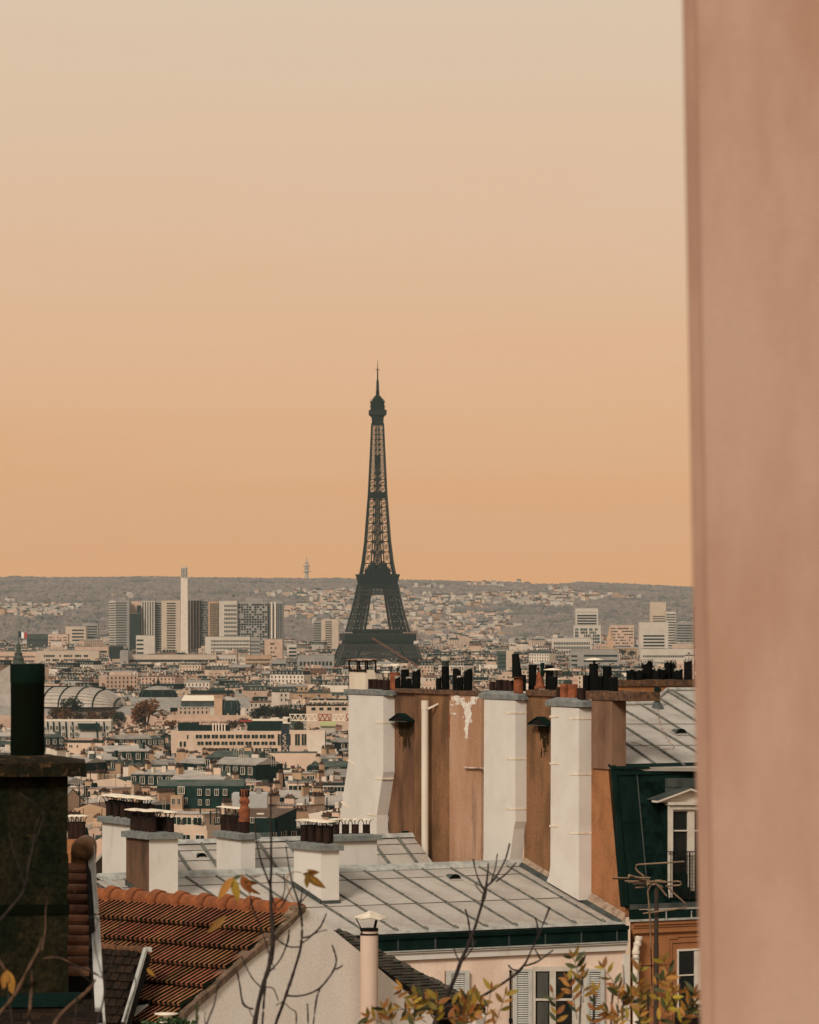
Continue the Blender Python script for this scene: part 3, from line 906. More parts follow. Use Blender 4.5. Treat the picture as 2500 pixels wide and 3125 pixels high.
g.prism([(gx(553), GY + 17, zb + 4), (gx(655), GY + 17, zb + 4), (gx(650), GY + 10, zb + 7), (gx(560), GY + 10, zb + 7)], (0, 0, -.4), 1)
g.build('roof_lantern', [m_croof['lead'], m_cap], ghall)
# central dome (behind the chimney pot) with its lantern, flagpole
g = MB()
cx, cy = gx(43), GY + 30
zt = P(0, 2026, GY + 30).z
g.lathe((cx, cy, zb), [(26, -2), (25, 4), (22, 10), (16, 17), (9, zt - zb - 3), (4.2, zt - zb)], 24)
g.lathe((cx, cy, zt), [(4.2, 0), (3.6, .6), (3.2, 3.2), (3.8, 3.4), (2.7, 4.2), (2.3, 6.4), (2.9, 6.7), (1.5, 7.6), (1.3, 9.4), (1.9, 10), (1.0, 11), (1.3, 12), (.3, 13.6)], 12, 1)
g.build('dome', [M("dome_glass", (.30, .24, .19), (.24, .19, .15), .3, .5), m_croof['lead']], ghall, label='big glass dome topped by a stepped lantern')
pz = zt + 13
fl = thing('national_flag', 'small dark blue, white and red flag waving above the dome lantern', 'flag', (cx + .4, cy, pz))
MB().tube([(cx, cy, pz - .5), (cx, cy, P(0, 1924, cy).z)], [.16, .1], 6).build('pole', m_iron, fl)
zf1, zf0 = P(0, 1927, cy).z, P(0, 1945, cy).z
mfl = [M("flag_" + n_, c_, None, 1, .8) for n_, c_ in (("blue", (.012, .03, .035)), ("white", (.75, .72, .66)), ("red", (.40, .05, .03)))]
for k in range(3):
    g = MB()
    vs = []
    for i in range(5):
        x = (k + i / 4) / 3
        for j in range(2):
            vs.append((cx + .1 + x * 5.2, cy + .5 * math.sin(x * 9), (zf1, zf0)[j] - x * .9 + .25 * math.sin(x * 8)))
    g.add(vs, [(2 * i, 2 * i + 1, 2 * i + 3, 2 * i + 2) for i in range(4)], 0, True)
    g.build('stripe', mfl[k], fl)
# ---------------------------------------------------------------- trees
def crown_mesh(rng, n, rx, rz, leaf, clumps=9):
    g = MB()
    cs = []
    for i in range(clumps):
        a, e = rng.uniform(0, 6.28), rng.uniform(-.5, 1)
        d = rng.uniform(.35, .72)
        cs.append((Vector((rx * d * math.cos(a), rx * d * math.sin(a), rz * e * .62)), rng.uniform(.32, .5)))
    for i in range(n):
        c, r = cs[rng.randrange(clumps)]
        v = Vector((rng.gauss(0, 1), rng.gauss(0, 1), rng.gauss(0, 1))).normalized() * rng.uniform(.55, 1.0)
        p = c + Vector((v.x * rx * r, v.y * rx * r, v.z * rz * r))
        u = Vector((rng.gauss(0, 1), rng.gauss(0, 1), rng.gauss(0, .6))).normalized()
        w = u.cross(Vector((rng.gauss(0, 1), rng.gauss(0, 1), rng.gauss(0, 1)))).normalized()
        s = leaf * rng.uniform(.6, 1.3)
        g.add([p - u * s, p + w * s * .5, p + u * s, p - w * s * .5], [(0, 1, 2, 3)], 0)
    return g, cs
rt_ = random.Random(11)
tree_protos = []
for i in range(5):
    g, cs = crown_mesh(rt_, 1100, 4.6, 5.0, .5, 12)
    t = MB()
    t.tube([(0, 0, 0), (0, 0, 3), (.2, .1, 6)], [.45, .36, .26], 7)
    for c, r in cs[:7]:
        t.tube([(0, 0, 3.6), Vector((c.x * .5, c.y * .5, 6.3 + c.z * .4)), Vector((c.x, c.y, 8.2 + c.z))], [.22, .14, .05], 5)
    tree_protos.append((g.mesh('crown', m_tree), t.mesh('trunk', m_trunk)))
def tree(px, py_top, Y, hpx, mat, label, pi=None, group='trees among the roofs', wide=1.0):
    top = P(px, py_top, Y)
    h = hpx / F * Y
    s = h / 13.5
    ck, tk = tree_protos[rt_.randrange(5) if pi is None else pi]
    root = thing('tree', label, 'tree', (top.x, Y, top.z - h), group)
    root.scale = (s * wide, s * wide, s)
    root.rotation_euler = (0, 0, rt_.uniform(0, 6.28))
    for me, nm in ((ck, 'crown'), (tk, 'trunk')):
        o = bpy.data.objects.new(nm, me)
        col.objects.link(o)
        o.parent = root
        if nm == 'crown':
            o.location = (0, 0, 8.4)
            o.material_slots[0].link = 'OBJECT'
            o.material_slots[0].material = mat
    return root
tree(447, 2133, 2350, 130, m_tree, 'big round rusty brown tree standing before the exhibition hall', 0, wide=1.5)
TR = [(165, 2158, 2300, 60, m_tree3), (205, 2160, 2290, 60, m_tree), (250, 2167, 2310, 58, m_tree3), (290, 2170, 2320, 55, m_tree), (330, 2166, 2330, 62, m_tree3),
      (365, 2172, 2300, 62, m_tree2), (520, 2196, 2280, 48, m_tree), (215, 2126, 2360, 75, m_tree2), (790, 2158, 2200, 58, m_tree2), (815, 2150, 2250, 62, m_tree2),
      (845, 2153, 2230, 60, m_tree2), (876, 2150, 2260, 66, m_tree2), (905, 2160, 2200, 58, m_tree2), (930, 2156, 2220, 60, m_tree3), (955, 2196, 2100, 45, m_tree),
      (985, 2190, 2080, 40, m_tree2), (745, 2190, 2150, 40, m_tree2), (710, 2196, 2130, 40, m_tree3), (400, 2092, 3000, 34, m_tree), (445, 2094, 3020, 30, m_tree3),
      (1310, 2010, 4300, 48, m_tree3), (1335, 2004, 4350, 52, m_tree3), (1365, 2012, 4300, 46, m_tree3), (1300, 2035, 4000, 42, m_tree), (1400, 2030, 4000, 44, m_tree3),
      (1440, 2028, 3950, 46, m_tree3), (1480, 2018, 4000, 46, m_tree2), (1590, 2030, 3700, 52, m_tree3), (1620, 2036, 3650, 52, m_tree2), (1700, 2042, 3600, 50, m_tree3),
      (1735, 2046, 3600, 50, m_tree2), (1840, 2052, 3500, 50, m_tree3), (1880, 2048, 3500, 48, m_tree2), (1960, 1994, 4500, 26, m_tree2), (1900, 1980, 4600, 26, m_tree2),
      (1930, 1985, 4550, 24, m_tree2), (1060, 2030, 3900, 36, m_tree), (1240, 2030, 4000, 40, m_tree), (1270, 2040, 3950, 40, m_tree), (700, 2078, 3300, 26, m_tree3),
      (560, 1996, 4700, 24, m_tree2), (600, 1994, 4750, 24, m_tree2), (640, 1996, 4700, 22, m_tree2), (480, 2000, 4650, 22, m_tree2), (2060, 2040, 3600, 45, m_tree3)]
KIND = {m_tree.name: 'rusty brown', m_tree2.name: 'dark green', m_tree3.name: 'bare looking brown'}
def where(px, py):
    """words for a spot in the city, by the nearest landmark"""
    LMS = [(560, 1850, 'the tall white stack'), (1150, 1980, 'the iron tower'), (250, 2120, 'the glass barrel roof'), (483, 2110, 'the flat dark dome'),
           (697, 2140, 'the small round dome'), (447, 2180, 'the big rusty tree'), (760, 2262, 'the wide office with dark windows'), (872, 2280, 'the crane mast'),
           (985, 2190, 'the crane jib'), (240, 2230, 'the ribbed mansard block'), (260, 2285, 'the cream roof terrace block'), (650, 2420, 'the slate block with white dormers'),
           (765, 2442, 'the pale metal clad box'), (760, 2500, 'the long brown zinc roof'), (400, 2500, 'the pot crowded chimneys'), (995, 2155, 'the arcaded cream block'),
           (75, 2180, 'the dark chimney pot'), (230, 2345, 'the left chimney coping'), (1040, 2400, 'the tall white chimney'), (700, 2530, 'the orange clay pot'),
           (1430, 2030, 'the black chimney pots'), (1700, 2030, 'the leaning flue pipe'), (1995, 1940, 'the broad white office'), (700, 1965, 'the white dotted block'),
           (930, 2300, 'the blank pale office wall'), (570, 2330, 'the low wide office'), (460, 2330, 'the brick gables'), (830, 2360, 'the foot of the crane')]
    d, x, y, nm = min((math.hypot(px - x, (py - y) * 1.6), x, y, nm) for x, y, nm in LMS)
    dx, dy = px - x, (py - y) * 1.6
    far = 'well ' if d > 110 else ''
    if abs(dx) > abs(dy):
        return far + ('right of ' if dx > 0 else 'left of ') + nm
    return far + ('below ' if dy > 0 else 'above ') + nm
used_labels = {}
def ulabel(base, alts=()):
    for c in [base] + list(alts):
        if c not in used_labels:
            used_labels[c] = 1
            return c
    used_labels[base] += 1
    return base
for px, py, Y, h, mt in TR:
    size = 'tall' if h > 55 else 'small' if h < 34 else 'mid sized'
    b_ = f"{size} {KIND[mt.name]} tree {where(px, py)}"
    tree(px, py, Y, h * 1.15, mt, wide=1.3, label=ulabel(b_, [b_.replace(' tree ', ' ragged tree '), b_.replace(' tree ', ' spreading tree '), b_.replace(' tree ', ' thin tree ')]))

# ---------------------------------------------------------------- mid-distance blocks built one by one
def win_unit(w=1.05, h=1.75):
    g = MB()
    t = .13
    g.box((-w / 2, -.1, 0), (w, 0, 0), (0, .2, 0), (0, 0, t), 0)
    g.box((-w / 2, -.1, h - t), (w, 0, 0), (0, .2, 0), (0, 0, t), 0)
    g.box((-w / 2, -.1, t), (t, 0, 0), (0, .2, 0), (0, 0, h - 2 * t), 0)
    g.box((w / 2 - t, -.1, t), (t, 0, 0), (0, .2, 0), (0, 0, h - 2 * t), 0)
    g.box((-.05, -.08, t), (.1, 0, 0), (0, .15, 0), (0, 0, h - 2 * t), 0)
    g.quad((-w / 2 + t, -.03, t), (w / 2 - t, -.03, t), (w / 2 - t, -.03, h - t), (-w / 2 + t, -.03, h - t), 1)
    return g
def dormer_unit(w=1.35, h=1.9, dep=1.5):
    g = MB()
    g.merge(win_unit(w, h))
    g.box((-w / 2, .1, -.1), (.12, 0, 0), (0, dep, 0), (0, 0, h + .1), 2)
    g.box((w / 2 - .12, .1, -.1), (.12, 0, 0), (0, dep, 0), (0, 0, h + .1), 2)
    g.prism([(-w / 2 - .15, -.2, h), (w / 2 + .15, -.2, h), (0, -.2, h + .42)], (0, dep + .3, 0), 2)
    return g
WM = [m_cframe, m_cwin, m_croof['lead']]
me_win = win_unit().mesh('window', WM)
me_dorm = dormer_unit().mesh('dormer', WM)
me_wide = win_unit(2.2, 1.6).mesh('window', WM)
me_dark = MB().box((-.5, -.06, 0), (1, 0, 0), (0, .12, 0), (0, 0, 1.7)).mesh('window', [m_cwin])
UN = {'win': (me_win, 'window', win_unit()), 'dorm': (me_dorm, 'dormer', dormer_unit()), 'wide': (me_wide, 'window', win_unit(2.2, 1.6)),
      'dark': (me_dark, 'window', MB().box((-.5, -.06, 0), (1, 0, 0), (0, .12, 0), (0, 0, 1.7), 1))}
def chim_slab(g, rng, x, y, z0, z1, ln, th, horiz=False):
    """party-wall chimney with a coping and a row of pots"""
    sx, sy = (ln, th) if horiz else (th, ln)
    g.boxc(x, y, z0, sx, sy, z1 - z0, 0, 0)
    g.boxc(x, y, z1, sx + .2, sy + .2, .18, 0, 1)
    n = max(2, int(ln / .42))
    for i in range(n):
        if rng.random() < .85:
            q = -ln / 2 + (i + .5) * ln / n
            px_, py_ = (x + q, y) if horiz else (x, y + q)
            g.boxc(px_, py_, z1 + .18, .26, .26, rng.uniform(.35, .8), 0, 2)
def make_proto(rng, kind):
    """local block, front at -y; returns list of (part name, MB, material keys) plus windows (unit, x, y, z, rz)"""
    w = rng.uniform(10, 20)
    d = rng.uniform(10, 14)
    h = 20.0
    wall, roof, chs, wins, extra = MB(), MB(), [], [], None
    wall.boxc(0, 0, -3, w, d, 3 + h)
    if kind == 'mansard':
        floors = rng.choice((1, 1, 2))
        mh = 2.9 * floors
        ins = .55 * floors + .3
        wall.boxc(0, 0, h, w + .5, d + .5, .35)
        z = h + .35
        a = [(-w / 2, -d / 2, z), (w / 2, -d / 2, z), (w / 2, d / 2, z), (-w / 2, d / 2, z)]
        b = [(-w / 2 + .02, -d / 2 + ins, z + mh), (w / 2 - .02, -d / 2 + ins, z + mh), (w / 2 - .02, d / 2 - ins, z + mh), (-w / 2 + .02, d / 2 - ins, z + mh)]
        roof.add(a + b, [(0, 1, 5, 4), (1, 2, 6, 5), (2, 3, 7, 6), (3, 0, 4, 7)], 0)
        th = rng.uniform(.9, 1.7)
        c = [(-w / 2 + .02, 0, z + mh + th), (w / 2 - .02, 0, z + mh + th)]
        roof.add(b + c, [(0, 1, 5, 4), (2, 3, 4, 5), (1, 2, 5), (3, 0, 4)], 1)
        roof.box(Vector(b[0]) + Vector((0, -.12, -.12)), (w, 0, 0), (0, .3, 0), (0, 0, .24), 1)
        n = int(w / rng.uniform(2.1, 2.7))
        for f in range(floors):
            for i in range(n):
                x = -w / 2 + (i + .5) * w / n
                wins.append(('dorm', x, -d / 2 + ins * (f + .12) / floors - .1, z + .45 + 2.9 * f, 0))
        for f in range(1, 4):
            for i in range(n):
                x = -w / 2 + (i + .5) * w / n
                wins.append(('dark', x, -d / 2, h - 3.0 * f + .3, 0))
        top = z + mh + th
    elif kind in ('gable', 'gablex'):
        th = rng.uniform(1.5, 3.0)
        if kind == 'gable':
            a = [(-w / 2 - .1, -d / 2 - .4, h), (w / 2 + .1, -d / 2 - .4, h), (w / 2 + .1, 0, h + th), (-w / 2 - .1, 0, h + th), (w / 2 + .1, d / 2 + .4, h), (-w / 2 - .1, d / 2 + .4, h)]
            roof.add(a, [(0, 1, 2, 3), (3, 2, 4, 5)], 1)
            roof.add([(v[0], v[1], v[2] - .25) for v in a], [(0, 1, 2, 3), (3, 2, 4, 5)], 1)
            wall.prism([(-w / 2, -d / 2, h), (-w / 2, d / 2, h), (-w / 2, 0, h + th - .25)], (w, 0, 0))
            nb = int(w / 1.3)
            for i in range(nb + 1):
                x = -w / 2 + i * w / nb
                roof.beam((x, -d / 2 - .4, h + .04), (x, 0, h + th + .04), .09, 1)
        else:
            a = [(-w / 2 - .3, -d / 2, h), (0, -d / 2, h + th), (w / 2 + .3, -d / 2, h), (-w / 2 - .3, d / 2, h), (0, d / 2, h + th), (w / 2 + .3, d / 2, h)]
            roof.add(a, [(0, 1, 4, 3), (1, 2, 5, 4)], 1)
            wall.prism([(-w / 2, -d / 2 + .05, h), (w / 2, -d / 2 + .05, h), (0, -d / 2 + .05, h + th - .15)], (0, d - .1, 0))
        n = int(w / rng.uniform(2.2, 3.4))
        for f in range(1, 4):
            for i in range(n):
                if rng.random() < .8:
                    wins.append(('win' if rng.random() < .6 else 'dark', -w / 2 + (i + .5) * w / n, -d / 2, h - 2.9 * f + .2, 0))
        top = h + th
        if kind == 'gable':
            for i in range(rng.choice((0, 1, 2))):
                roof.boxc(rng.uniform(-w / 3, w / 3), -d / 4, h + th * .5, .9, 1.2, .35, 0, 0)
    elif kind == 'party':                 # blank cream flank with a chimney breast
        th = rng.uniform(1.0, 2.4)
        wall.prism([(-w / 2, -d / 2, h), (w / 2, -d / 2, h), (w * rng.uniform(-.3, .3), -d / 2, h + th)], (0, d, 0))
        q = wall.v[-6:]
        ap = (q[2], q[5])
        roof.add([(-w / 2 - .2, -d / 2 + .05, h + .06), (ap[0][0], -d / 2 + .05, h + th + .08), (w / 2 + .2, -d / 2 + .05, h + .06),
                  (-w / 2 - .2, d / 2, h + .06), (ap[0][0], d / 2, h + th + .08), (w / 2 + .2, d / 2, h + .06)], [(0, 1, 4, 3), (1, 2, 5, 4)], 1)
        for i in range(rng.choice((1, 2))):
            x = rng.uniform(-w / 2 + 1, w / 2 - 1)
            wall.boxc(x, -d / 2 - .2, -2, rng.uniform(1.0, 2.2), .4, 2 + h + 1)
        for i in range(rng.choice((0, 1, 3))):
            wins.append(('dark', rng.uniform(-w / 2 + 1, w / 2 - 1), -d / 2, h - rng.uniform(2.5, 7), 0))
        top = h + th
    else:                                  # flat roof with set-back penthouse
        roof.boxc(0, 0, h, w - .5, d - .5, .12, 0, 0)
        for x0, y0, sx, sy in ((0, -d / 2 + .1, w, .2), (0, d / 2 - .1, w, .2), (-w / 2 + .1, 0, .2, d), (w / 2 - .1, 0, .2, d)):
            wall.boxc(x0, y0, h, sx, sy, .8)
        pw, pd = w * rng.uniform(.4, .8), d * .6
        px_ = rng.uniform(-1, 1) * (w - pw) / 2
        wall.boxc(px_, 1, h, pw, pd, 2.7)
        roof.boxc(px_, 1, h + 2.7, pw + .4, pd + .4, .15, 0, 1)
        n = max(2, int(pw / 2.4))
        for i in range(n):
            wins.append(('wide', px_ - pw / 2 + (i + .5) * pw / n, 1 - pd / 2, h + .6, 0))
        n = max(3, int(w / 2.8))
        for f in range(1, 4):
            for i in range(n):
                wins.append(('wide' if rng.random() < .7 else 'dark', -w / 2 + (i + .5) * w / n, -d / 2, h - 2.9 * f + .4, 0))
        extra = MB()
        for i in range(rng.randrange(6, 16)):
            x, y = rng.uniform(-w / 2 + .6, w / 2 - .6), -d / 2 + .6 + rng.uniform(0, .5)
            s = rng.uniform(.35, 1.0)
            for k in range(26):
                p = Vector((x + rng.gauss(0, s * .5), y + rng.gauss(0, s * .4), h + .4 + abs(rng.gauss(0, s))))
                u = Vector((rng.gauss(0, 1), rng.gauss(0, 1), rng.gauss(0, 1))).normalized() * .22
                v = Vector((-u.y, u.x, .1)) * .8
                extra.add([p - u, p + v, p + u, p - v], [(0, 1, 2, 3)])
        top = h + 2.9
    nch = rng.choice((1, 2, 2, 3))
    for i in range(nch):
        ch = MB()
        chs.append((ch, 'chimney'))
        if rng.random() < .65:
            chim_slab(ch, rng, rng.choice((-1, 1)) * (w / 2 - .35), rng.uniform(-.15, .3) * d, h - 1, top + rng.uniform(.8, 2.2), rng.uniform(2.2, 5), .55)
        else:
            chim_slab(ch, rng, rng.uniform(-.35, .35) * w, rng.uniform(0, .3) * d, h, top + rng.uniform(.6, 1.6), rng.uniform(1.5, 3), .6, True)
    if rng.random() < .5:
        x, y = rng.uniform(-w / 3, w / 3), rng.uniform(0, d / 3)
        ch = MB()
        chs.append((ch, 'aerial'))
        ch.beam((x, y, top - 1), (x, y, top + 3), .07, 2)
        ch.beam((x - .6, y, top + 2.7), (x + .6, y, top + 2.7), .05, 2)
        ch.beam((x - .4, y, top + 2.3), (x + .4, y, top + 2.3), .05, 2)
    clut = MB()
    for i in range(rng.randrange(4, 10)):
        x, y = rng.uniform(-.45, .45) * w, rng.uniform(-.35, .35) * d
        q = rng.random()
        if q < .4:
            clut.boxc(x, y, top - 2.2, rng.uniform(.5, 1.6), rng.uniform(.5, 1.4), 2.2 + rng.uniform(.1, 1.0), rng.uniform(-.3, .3), rng.choice((0, 1, 1, 2)))
        elif q < .75:
            clut.tube([(x, y, top - 2), (x, y, top + rng.uniform(.4, 1.5))], rng.uniform(.08, .16), 6, 2)
        else:
            for k in range(5):
                clut.beam((x + k * .7, y, top - 2), (x + k * .7, y, top + .5), .05, 1)
            clut.beam((x, y, top + .5), (x + 2.8, y, top + .5), .06, 1)
    return dict(clutter=clut, kind=kind, w=w, d=d, top=top, wall=wall, roof=roof, chimney=chs, wins=wins, plants=extra, nch=nch)
rc = random.Random(23)
KINDS_ = ['mansard'] * 8 + ['gable'] * 6 + ['gablex'] * 3 + ['party'] * 10 + ['flat'] * 9
protos = []
for k in KINDS_:
    p = make_proto(rc, k)
    p['mw'] = p['wall'].mesh('wall', [m_city['cream']])
    p['mr'] = p['roof'].mesh('roof', [m_croof['slate'], m_croof['zinc']])
    p['mc'] = [(q.mesh(n_, [m_city['cream'], m_croof['lead'], m_cpot]), n_) for q, n_ in p['chimney']]
    p['ml'] = p['clutter'].mesh('roof_clutter', [m_croof['lead'], m_city['white'], m_croof['slate']])
    g = MB()
    for u, x, y, z, rz in p['wins']:
        g.merge(UN[u][2], (x, y, z), rz)
    p['mjoin'] = g.mesh('windows', WM) if g.v else None
    p['mp'] = p['plants'].mesh('terrace_plants', [m_plant]) if p['plants'] else None
    protos.append(p)
def relink(o, i, mat):
    o.material_slots[i].link = 'OBJECT'
    o.material_slots[i].material = mat
COLW = ['cream'] * 6 + ['white'] * 4 + ['tan'] * 2 + ['pinkish'] * 3 + ['grey'] * 2 + ['brown']
RNAME = {'zinc': 'pale zinc', 'slate': 'dark slate', 'lead': 'grey metal', 'tile': 'brown', 'gravel': 'flat'}
FORM = {'mansard': 'mansard', 'gable': 'pitched', 'gablex': 'gabled', 'party': 'sloping', 'flat': 'terrace'}
def place_block(p, x, Y, z, rz, s, wallc, roofc, group, lab=None):
    """copy a block prototype: Empty plus its parts; single windows only where they can be told apart"""
    px, py = scr((x, Y, z))
    if lab is None:
        b1 = f"{wallc} block with {RNAME[roofc[1]]} {FORM[p['kind']]} roof {where(px, py)}"
        alts = [b1.replace(' block ', f' {a} block ') for a in ('tall', 'narrow', 'broad', 'low', 'old', 'plain', 'worn')]
        alts = [f"{'broad' if p['w'] > 15 else 'narrow'} {b1}", f"{['no', 'one', 'two', 'three'][p['nch']]}-chimney {b1}", f"left-turned {b1}" if rz > 0 else f"right-turned {b1}"]
        lab = ulabel(b1, alts)
    root = thing('city_block', lab, 'building', (x, Y, z - p['top'] * s), group)
    root.rotation_euler = (0, 0, rz)
    root.scale = (s, s, s)
    def child(me, nm):
        o = bpy.data.objects.new(nm, me)
        col.objects.link(o)
        o.parent = root
        return o
    relink(child(p['mw'], 'wall'), 0, m_city[wallc])
    r = child(p['mr'], 'roof')
    relink(r, 0, m_croof[roofc[0]])
    relink(r, 1, m_croof[roofc[1]])
    for q, n_ in p['mc']:
        relink(child(q, n_), 0, m_city[wallc if rc.random() < .6 else 'tan'])
    child(p['ml'], 'roof_clutter')['kind'] = 'stuff'
    if p['mp'] and rc.random() < .8:
        child(p['mp'], 'terrace_plants')['kind'] = 'stuff'
    if Y < 1420:
        vis = [q for q in p['wins'] if q[3] > 20 - 6.5]
        for u, wx, wy, wz, wr in vis:
            o = child(UN[u][0], UN[u][1])
            o.location = (wx, wy, wz)
    elif p['mjoin']:
        child(p['mjoin'], 'windows')['kind'] = 'stuff'
    return root
# what the nearer roofs hide: highest photo row that is covered, per 4-px column
HC = 4
hor = np.full(2600 // HC + 20, 3200.0)
pend = []
def cover(px0, px1, py, Y=None):
    if Y is not None:
        pend.append((Y, px0, px1, py))
        return
    if px1 < 0:
        return
    a, b = max(0, int(px0 // HC)), min(len(hor) - 1, int(px1 // HC) + 1)
    hor[a:b] = np.minimum(hor[a:b], py)
def seen(px0, px1, py, m=3):
    a, b = max(0, int(px0 // HC)), min(len(hor) - 1, int(px1 // HC) + 1)
    return b > a and float(hor[a:b].max()) > py + m
cover(-20, 210, 2330)
cover(25, 133, 2030)
cover(210, 310, 2600)
cover(310, 400, 2500)
cover(385, 545, 2540)
cover(545, 1060, 2566)
cover(1050, 1210, 2120)
cover(1205, 1470, 2105)
cover(1470, 1478, 2600)
cover(1478, 1900, 2120)
cover(1895, 2140, 2090)

def flush(Y):
    for q in [q for q in pend if q[0] < Y]:
        pend.remove(q)
        cover(*q[1:])
# hand-placed blocks
def hand(name, label, cat, px0, px1, py0, Y, depth, wall, roofk='zinc', rz=0, py_eave=None):
    a, b = P(px0, py0, Y), P(px1, py0, Y)
    cx = (a.x + b.x) / 2
    base = gz(cx, Y) - 2
    root = thing(name, label, cat, (cx, Y + depth / 2, base))
    cover(px0, px1, py0 if py_eave is None else py_eave, Y)
    return root, a.x, b.x, a.z, base
def winrow(root, pxs, py0, py1, Y, wpx, name='window', mats=None, bars=1):
    """single windows as parts: px centres, rows, width in px"""
    w, h = wpx / F * Y, (py1 - py0) / F * Y
    key = ('wr', round(w, 2), round(h, 2), bars, str(mats))
    if key not in cache:
        g = MB()
        t = min(.14, w * .1)
        g.quad((-w / 2 + t, -.05, t), (w / 2 - t, -.05, t), (w / 2 - t, -.05, h - t), (-w / 2 + t, -.05, h - t), 1)
        for o, a, c in (((-w / 2, -.14, 0), w, t), ((-w / 2, -.14, h - t), w, t), ((-w / 2, -.14, t), t, h - 2 * t), ((w / 2 - t, -.14, t), t, h - 2 * t)):
            g.box(o, (a, 0, 0), (0, .28, 0), (0, 0, c))
        for i in range(bars):
            g.box((-w / 2 + (i + 1) * w / (bars + 1) - t * .4, -.12, t), (t * .8, 0, 0), (0, .2, 0), (0, 0, h - 2 * t))
        cache[key] = g.mesh(name, mats or [m_cframe, m_cwin])
    for px in pxs:
        put(cache[key], name, root, P(px, py1, Y))
cache = {}
# wide office with dark windows
YO = 1600
rt, xa, xb, zt, zb_ = hand('office_block', 'wide cream office with two rows of big dark windows behind the crane mast', 'building', 522, 992, 2232, YO, 16, 'cream')
g = MB()
g.box((xa, YO, zb_), (xb - xa, 0, 0), (0, 16, 0), (0, 0, zt - zb_))
g.build('wall', m_city['cream'], rt)
xe = P(937, 2232, YO - .6).x
MB().box((xe, YO - .6, zb_), (xb - xe, 0, 0), (0, 14, 0), (0, 0, P(0, 2234, YO).z - zb_)).build('end_wall', m_city['white'], rt)
winrow(rt, [607 + 24.4 * i for i in range(10)], 2241, 2255, YO, 22, mats=[m_city['cream'], m_cwin])
winrow(rt, [612 + 24.4 * i for i in range(10)], 2262, 2275, YO, 22, mats=[m_city['cream'], m_cwin])
winrow(rt, [642 + 24.4 * i for i in range(9)], 2282, 2295, YO, 22, mats=[m_city['cream'], m_cwin])
winrow(rt, [855, 880, 908, 928], 2239, 2276, YO, 17, mats=[m_city['cream'], m_cwin])
winrow(rt, [573], 2242, 2256, YO, 6, mats=[m_city['cream'], m_cwin], bars=0)
winrow(rt, [552, 564], 2262, 2280, YO, 9, mats=[m_city['cream'], m_cwin], bars=0)
g = MB()
q = lambda px, py, dy=0: P(px, py, YO + 5 + dy)
for p0, p1, t0 in ((543, 605, 2207), (605, 700, 2214), (755, 860, 2202)):
    a, b = q(p0, t0), q(p1, t0)
    g.box((a.x, YO + 5, zt - .2), (b.x - a.x, 0, 0), (0, 8, 0), (0, 0, a.z - zt + .2))
g.build('roof_plant_room', m_croof['slate'], rt)
g = MB()
for i in range(5):
    a = q(648 + i * 9, 2207 + i, -2)
    g.box((a.x, YO + 3, zt), (.45, 0, 0), (0, 5, 0), (0, 0, a.z - zt))
g.build('roof_fins', m_city['white'], rt)
cover(540, 700, 2212, YO)
cover(755, 860, 2204, YO)
# tower crane
YC = 1450
cr_ = thing('tower_crane', 'dark blue lattice crane mast with a red and white jib and a white cab', 'crane', (P(871, 2300, YC).x, YC, gz(0, YC)))
g = MB()
cx, w2 = P(871, 2300, YC).x, 1.15
zlo, zhi = P(0, 2420, YC).z, P(0, 2207, YC).z
for sx in (-1, 1):
    for sy in (-1, 1):
        g.beam((cx + sx * w2, YC + sy * w2, zlo), (cx + sx * w2, YC + sy * w2, zhi), .46)
n = 14
for i in range(n):
    z0, z1 = zlo + (zhi - zlo) * i / n, zlo + (zhi - zlo) * (i + 1) / n
    for sy in (-1, 1):
        g.beam((cx - w2, YC + sy * w2, z0), (cx + w2, YC + sy * w2, z1), .27)
        g.beam((cx + w2, YC + sy * w2, z0), (cx - w2, YC + sy * w2, z1), .27)
        g.beam((cx - w2, YC + sy * w2, z0), (cx + w2, YC + sy * w2, z0), .27)
        g.beam((cx + sy * w2, YC - w2, z0), (cx + sy * w2, YC + w2, z1), .27)
g.boxc(cx, YC, P(0, 2240, YC).z, 2.3, 2.3, zhi - P(0, 2240, YC).z)
g.build('mast', M("crane_blue", (.012, .022, .026), None, 1, .6), cr_)
mjib = [m_cap, M("crane_red", (.25, .035, .02), None, 1, .6)]
g = MB()
zj0, zj1 = P(0, 2199, YC).z, P(0, 2180, YC).z
segs = [(884, 970, 0), (970, 1013, 1), (1013, 1055, 0), (1055, 1098, 1), (1098, 1140, 0)]
for p0, p1, m in segs:
    x0, x1 = P(p0, 0, YC).x, P(p1, 0, YC).x
    n = 3 if m or p0 > 1000 else 5
    for y in (-.8, .8):
        g.beam((x0, YC + y, zj0), (x1, YC + y, zj0), .26, m)
    g.beam((x0, YC, zj1), (x1, YC, zj1), .26, m)
    for i in range(n):
        xa_, xb_, xm = x0 + (x1 - x0) * i / n, x0 + (x1 - x0) * (i + 1) / n, x0 + (x1 - x0) * (i + .5) / n
        for y in (-.8, .8):
            g.beam((xa_, YC, zj1), (xm, YC + y, zj0), .2, m)
            g.beam((xm, YC + y, zj0), (xb_, YC, zj1), .2, m)
g.build('jib', mjib, cr_)
g = MB()
a, b = P(770, 2194, YC), P(866, 2200, YC)
g.box((a.x, YC - .7, b.z), (b.x - a.x, 0, 0), (0, 1.4, 0), (0, 0, a.z - b.z))
a, b = P(732, 2197, YC), P(770, 2203, YC)
g.box((a.x, YC - .7, b.z), (b.x - a.x, 0, 0), (0, 1.4, 0), (0, 0, a.z - b.z), 1)
a, b = P(828, 2190, YC), P(852, 2200, YC)
g.box((a.x, YC - .9, b.z), (b.x - a.x, 0, 0), (0, 1.8, 0), (0, 0, a.z - b.z))
g.build('counter_jib', mjib, cr_)
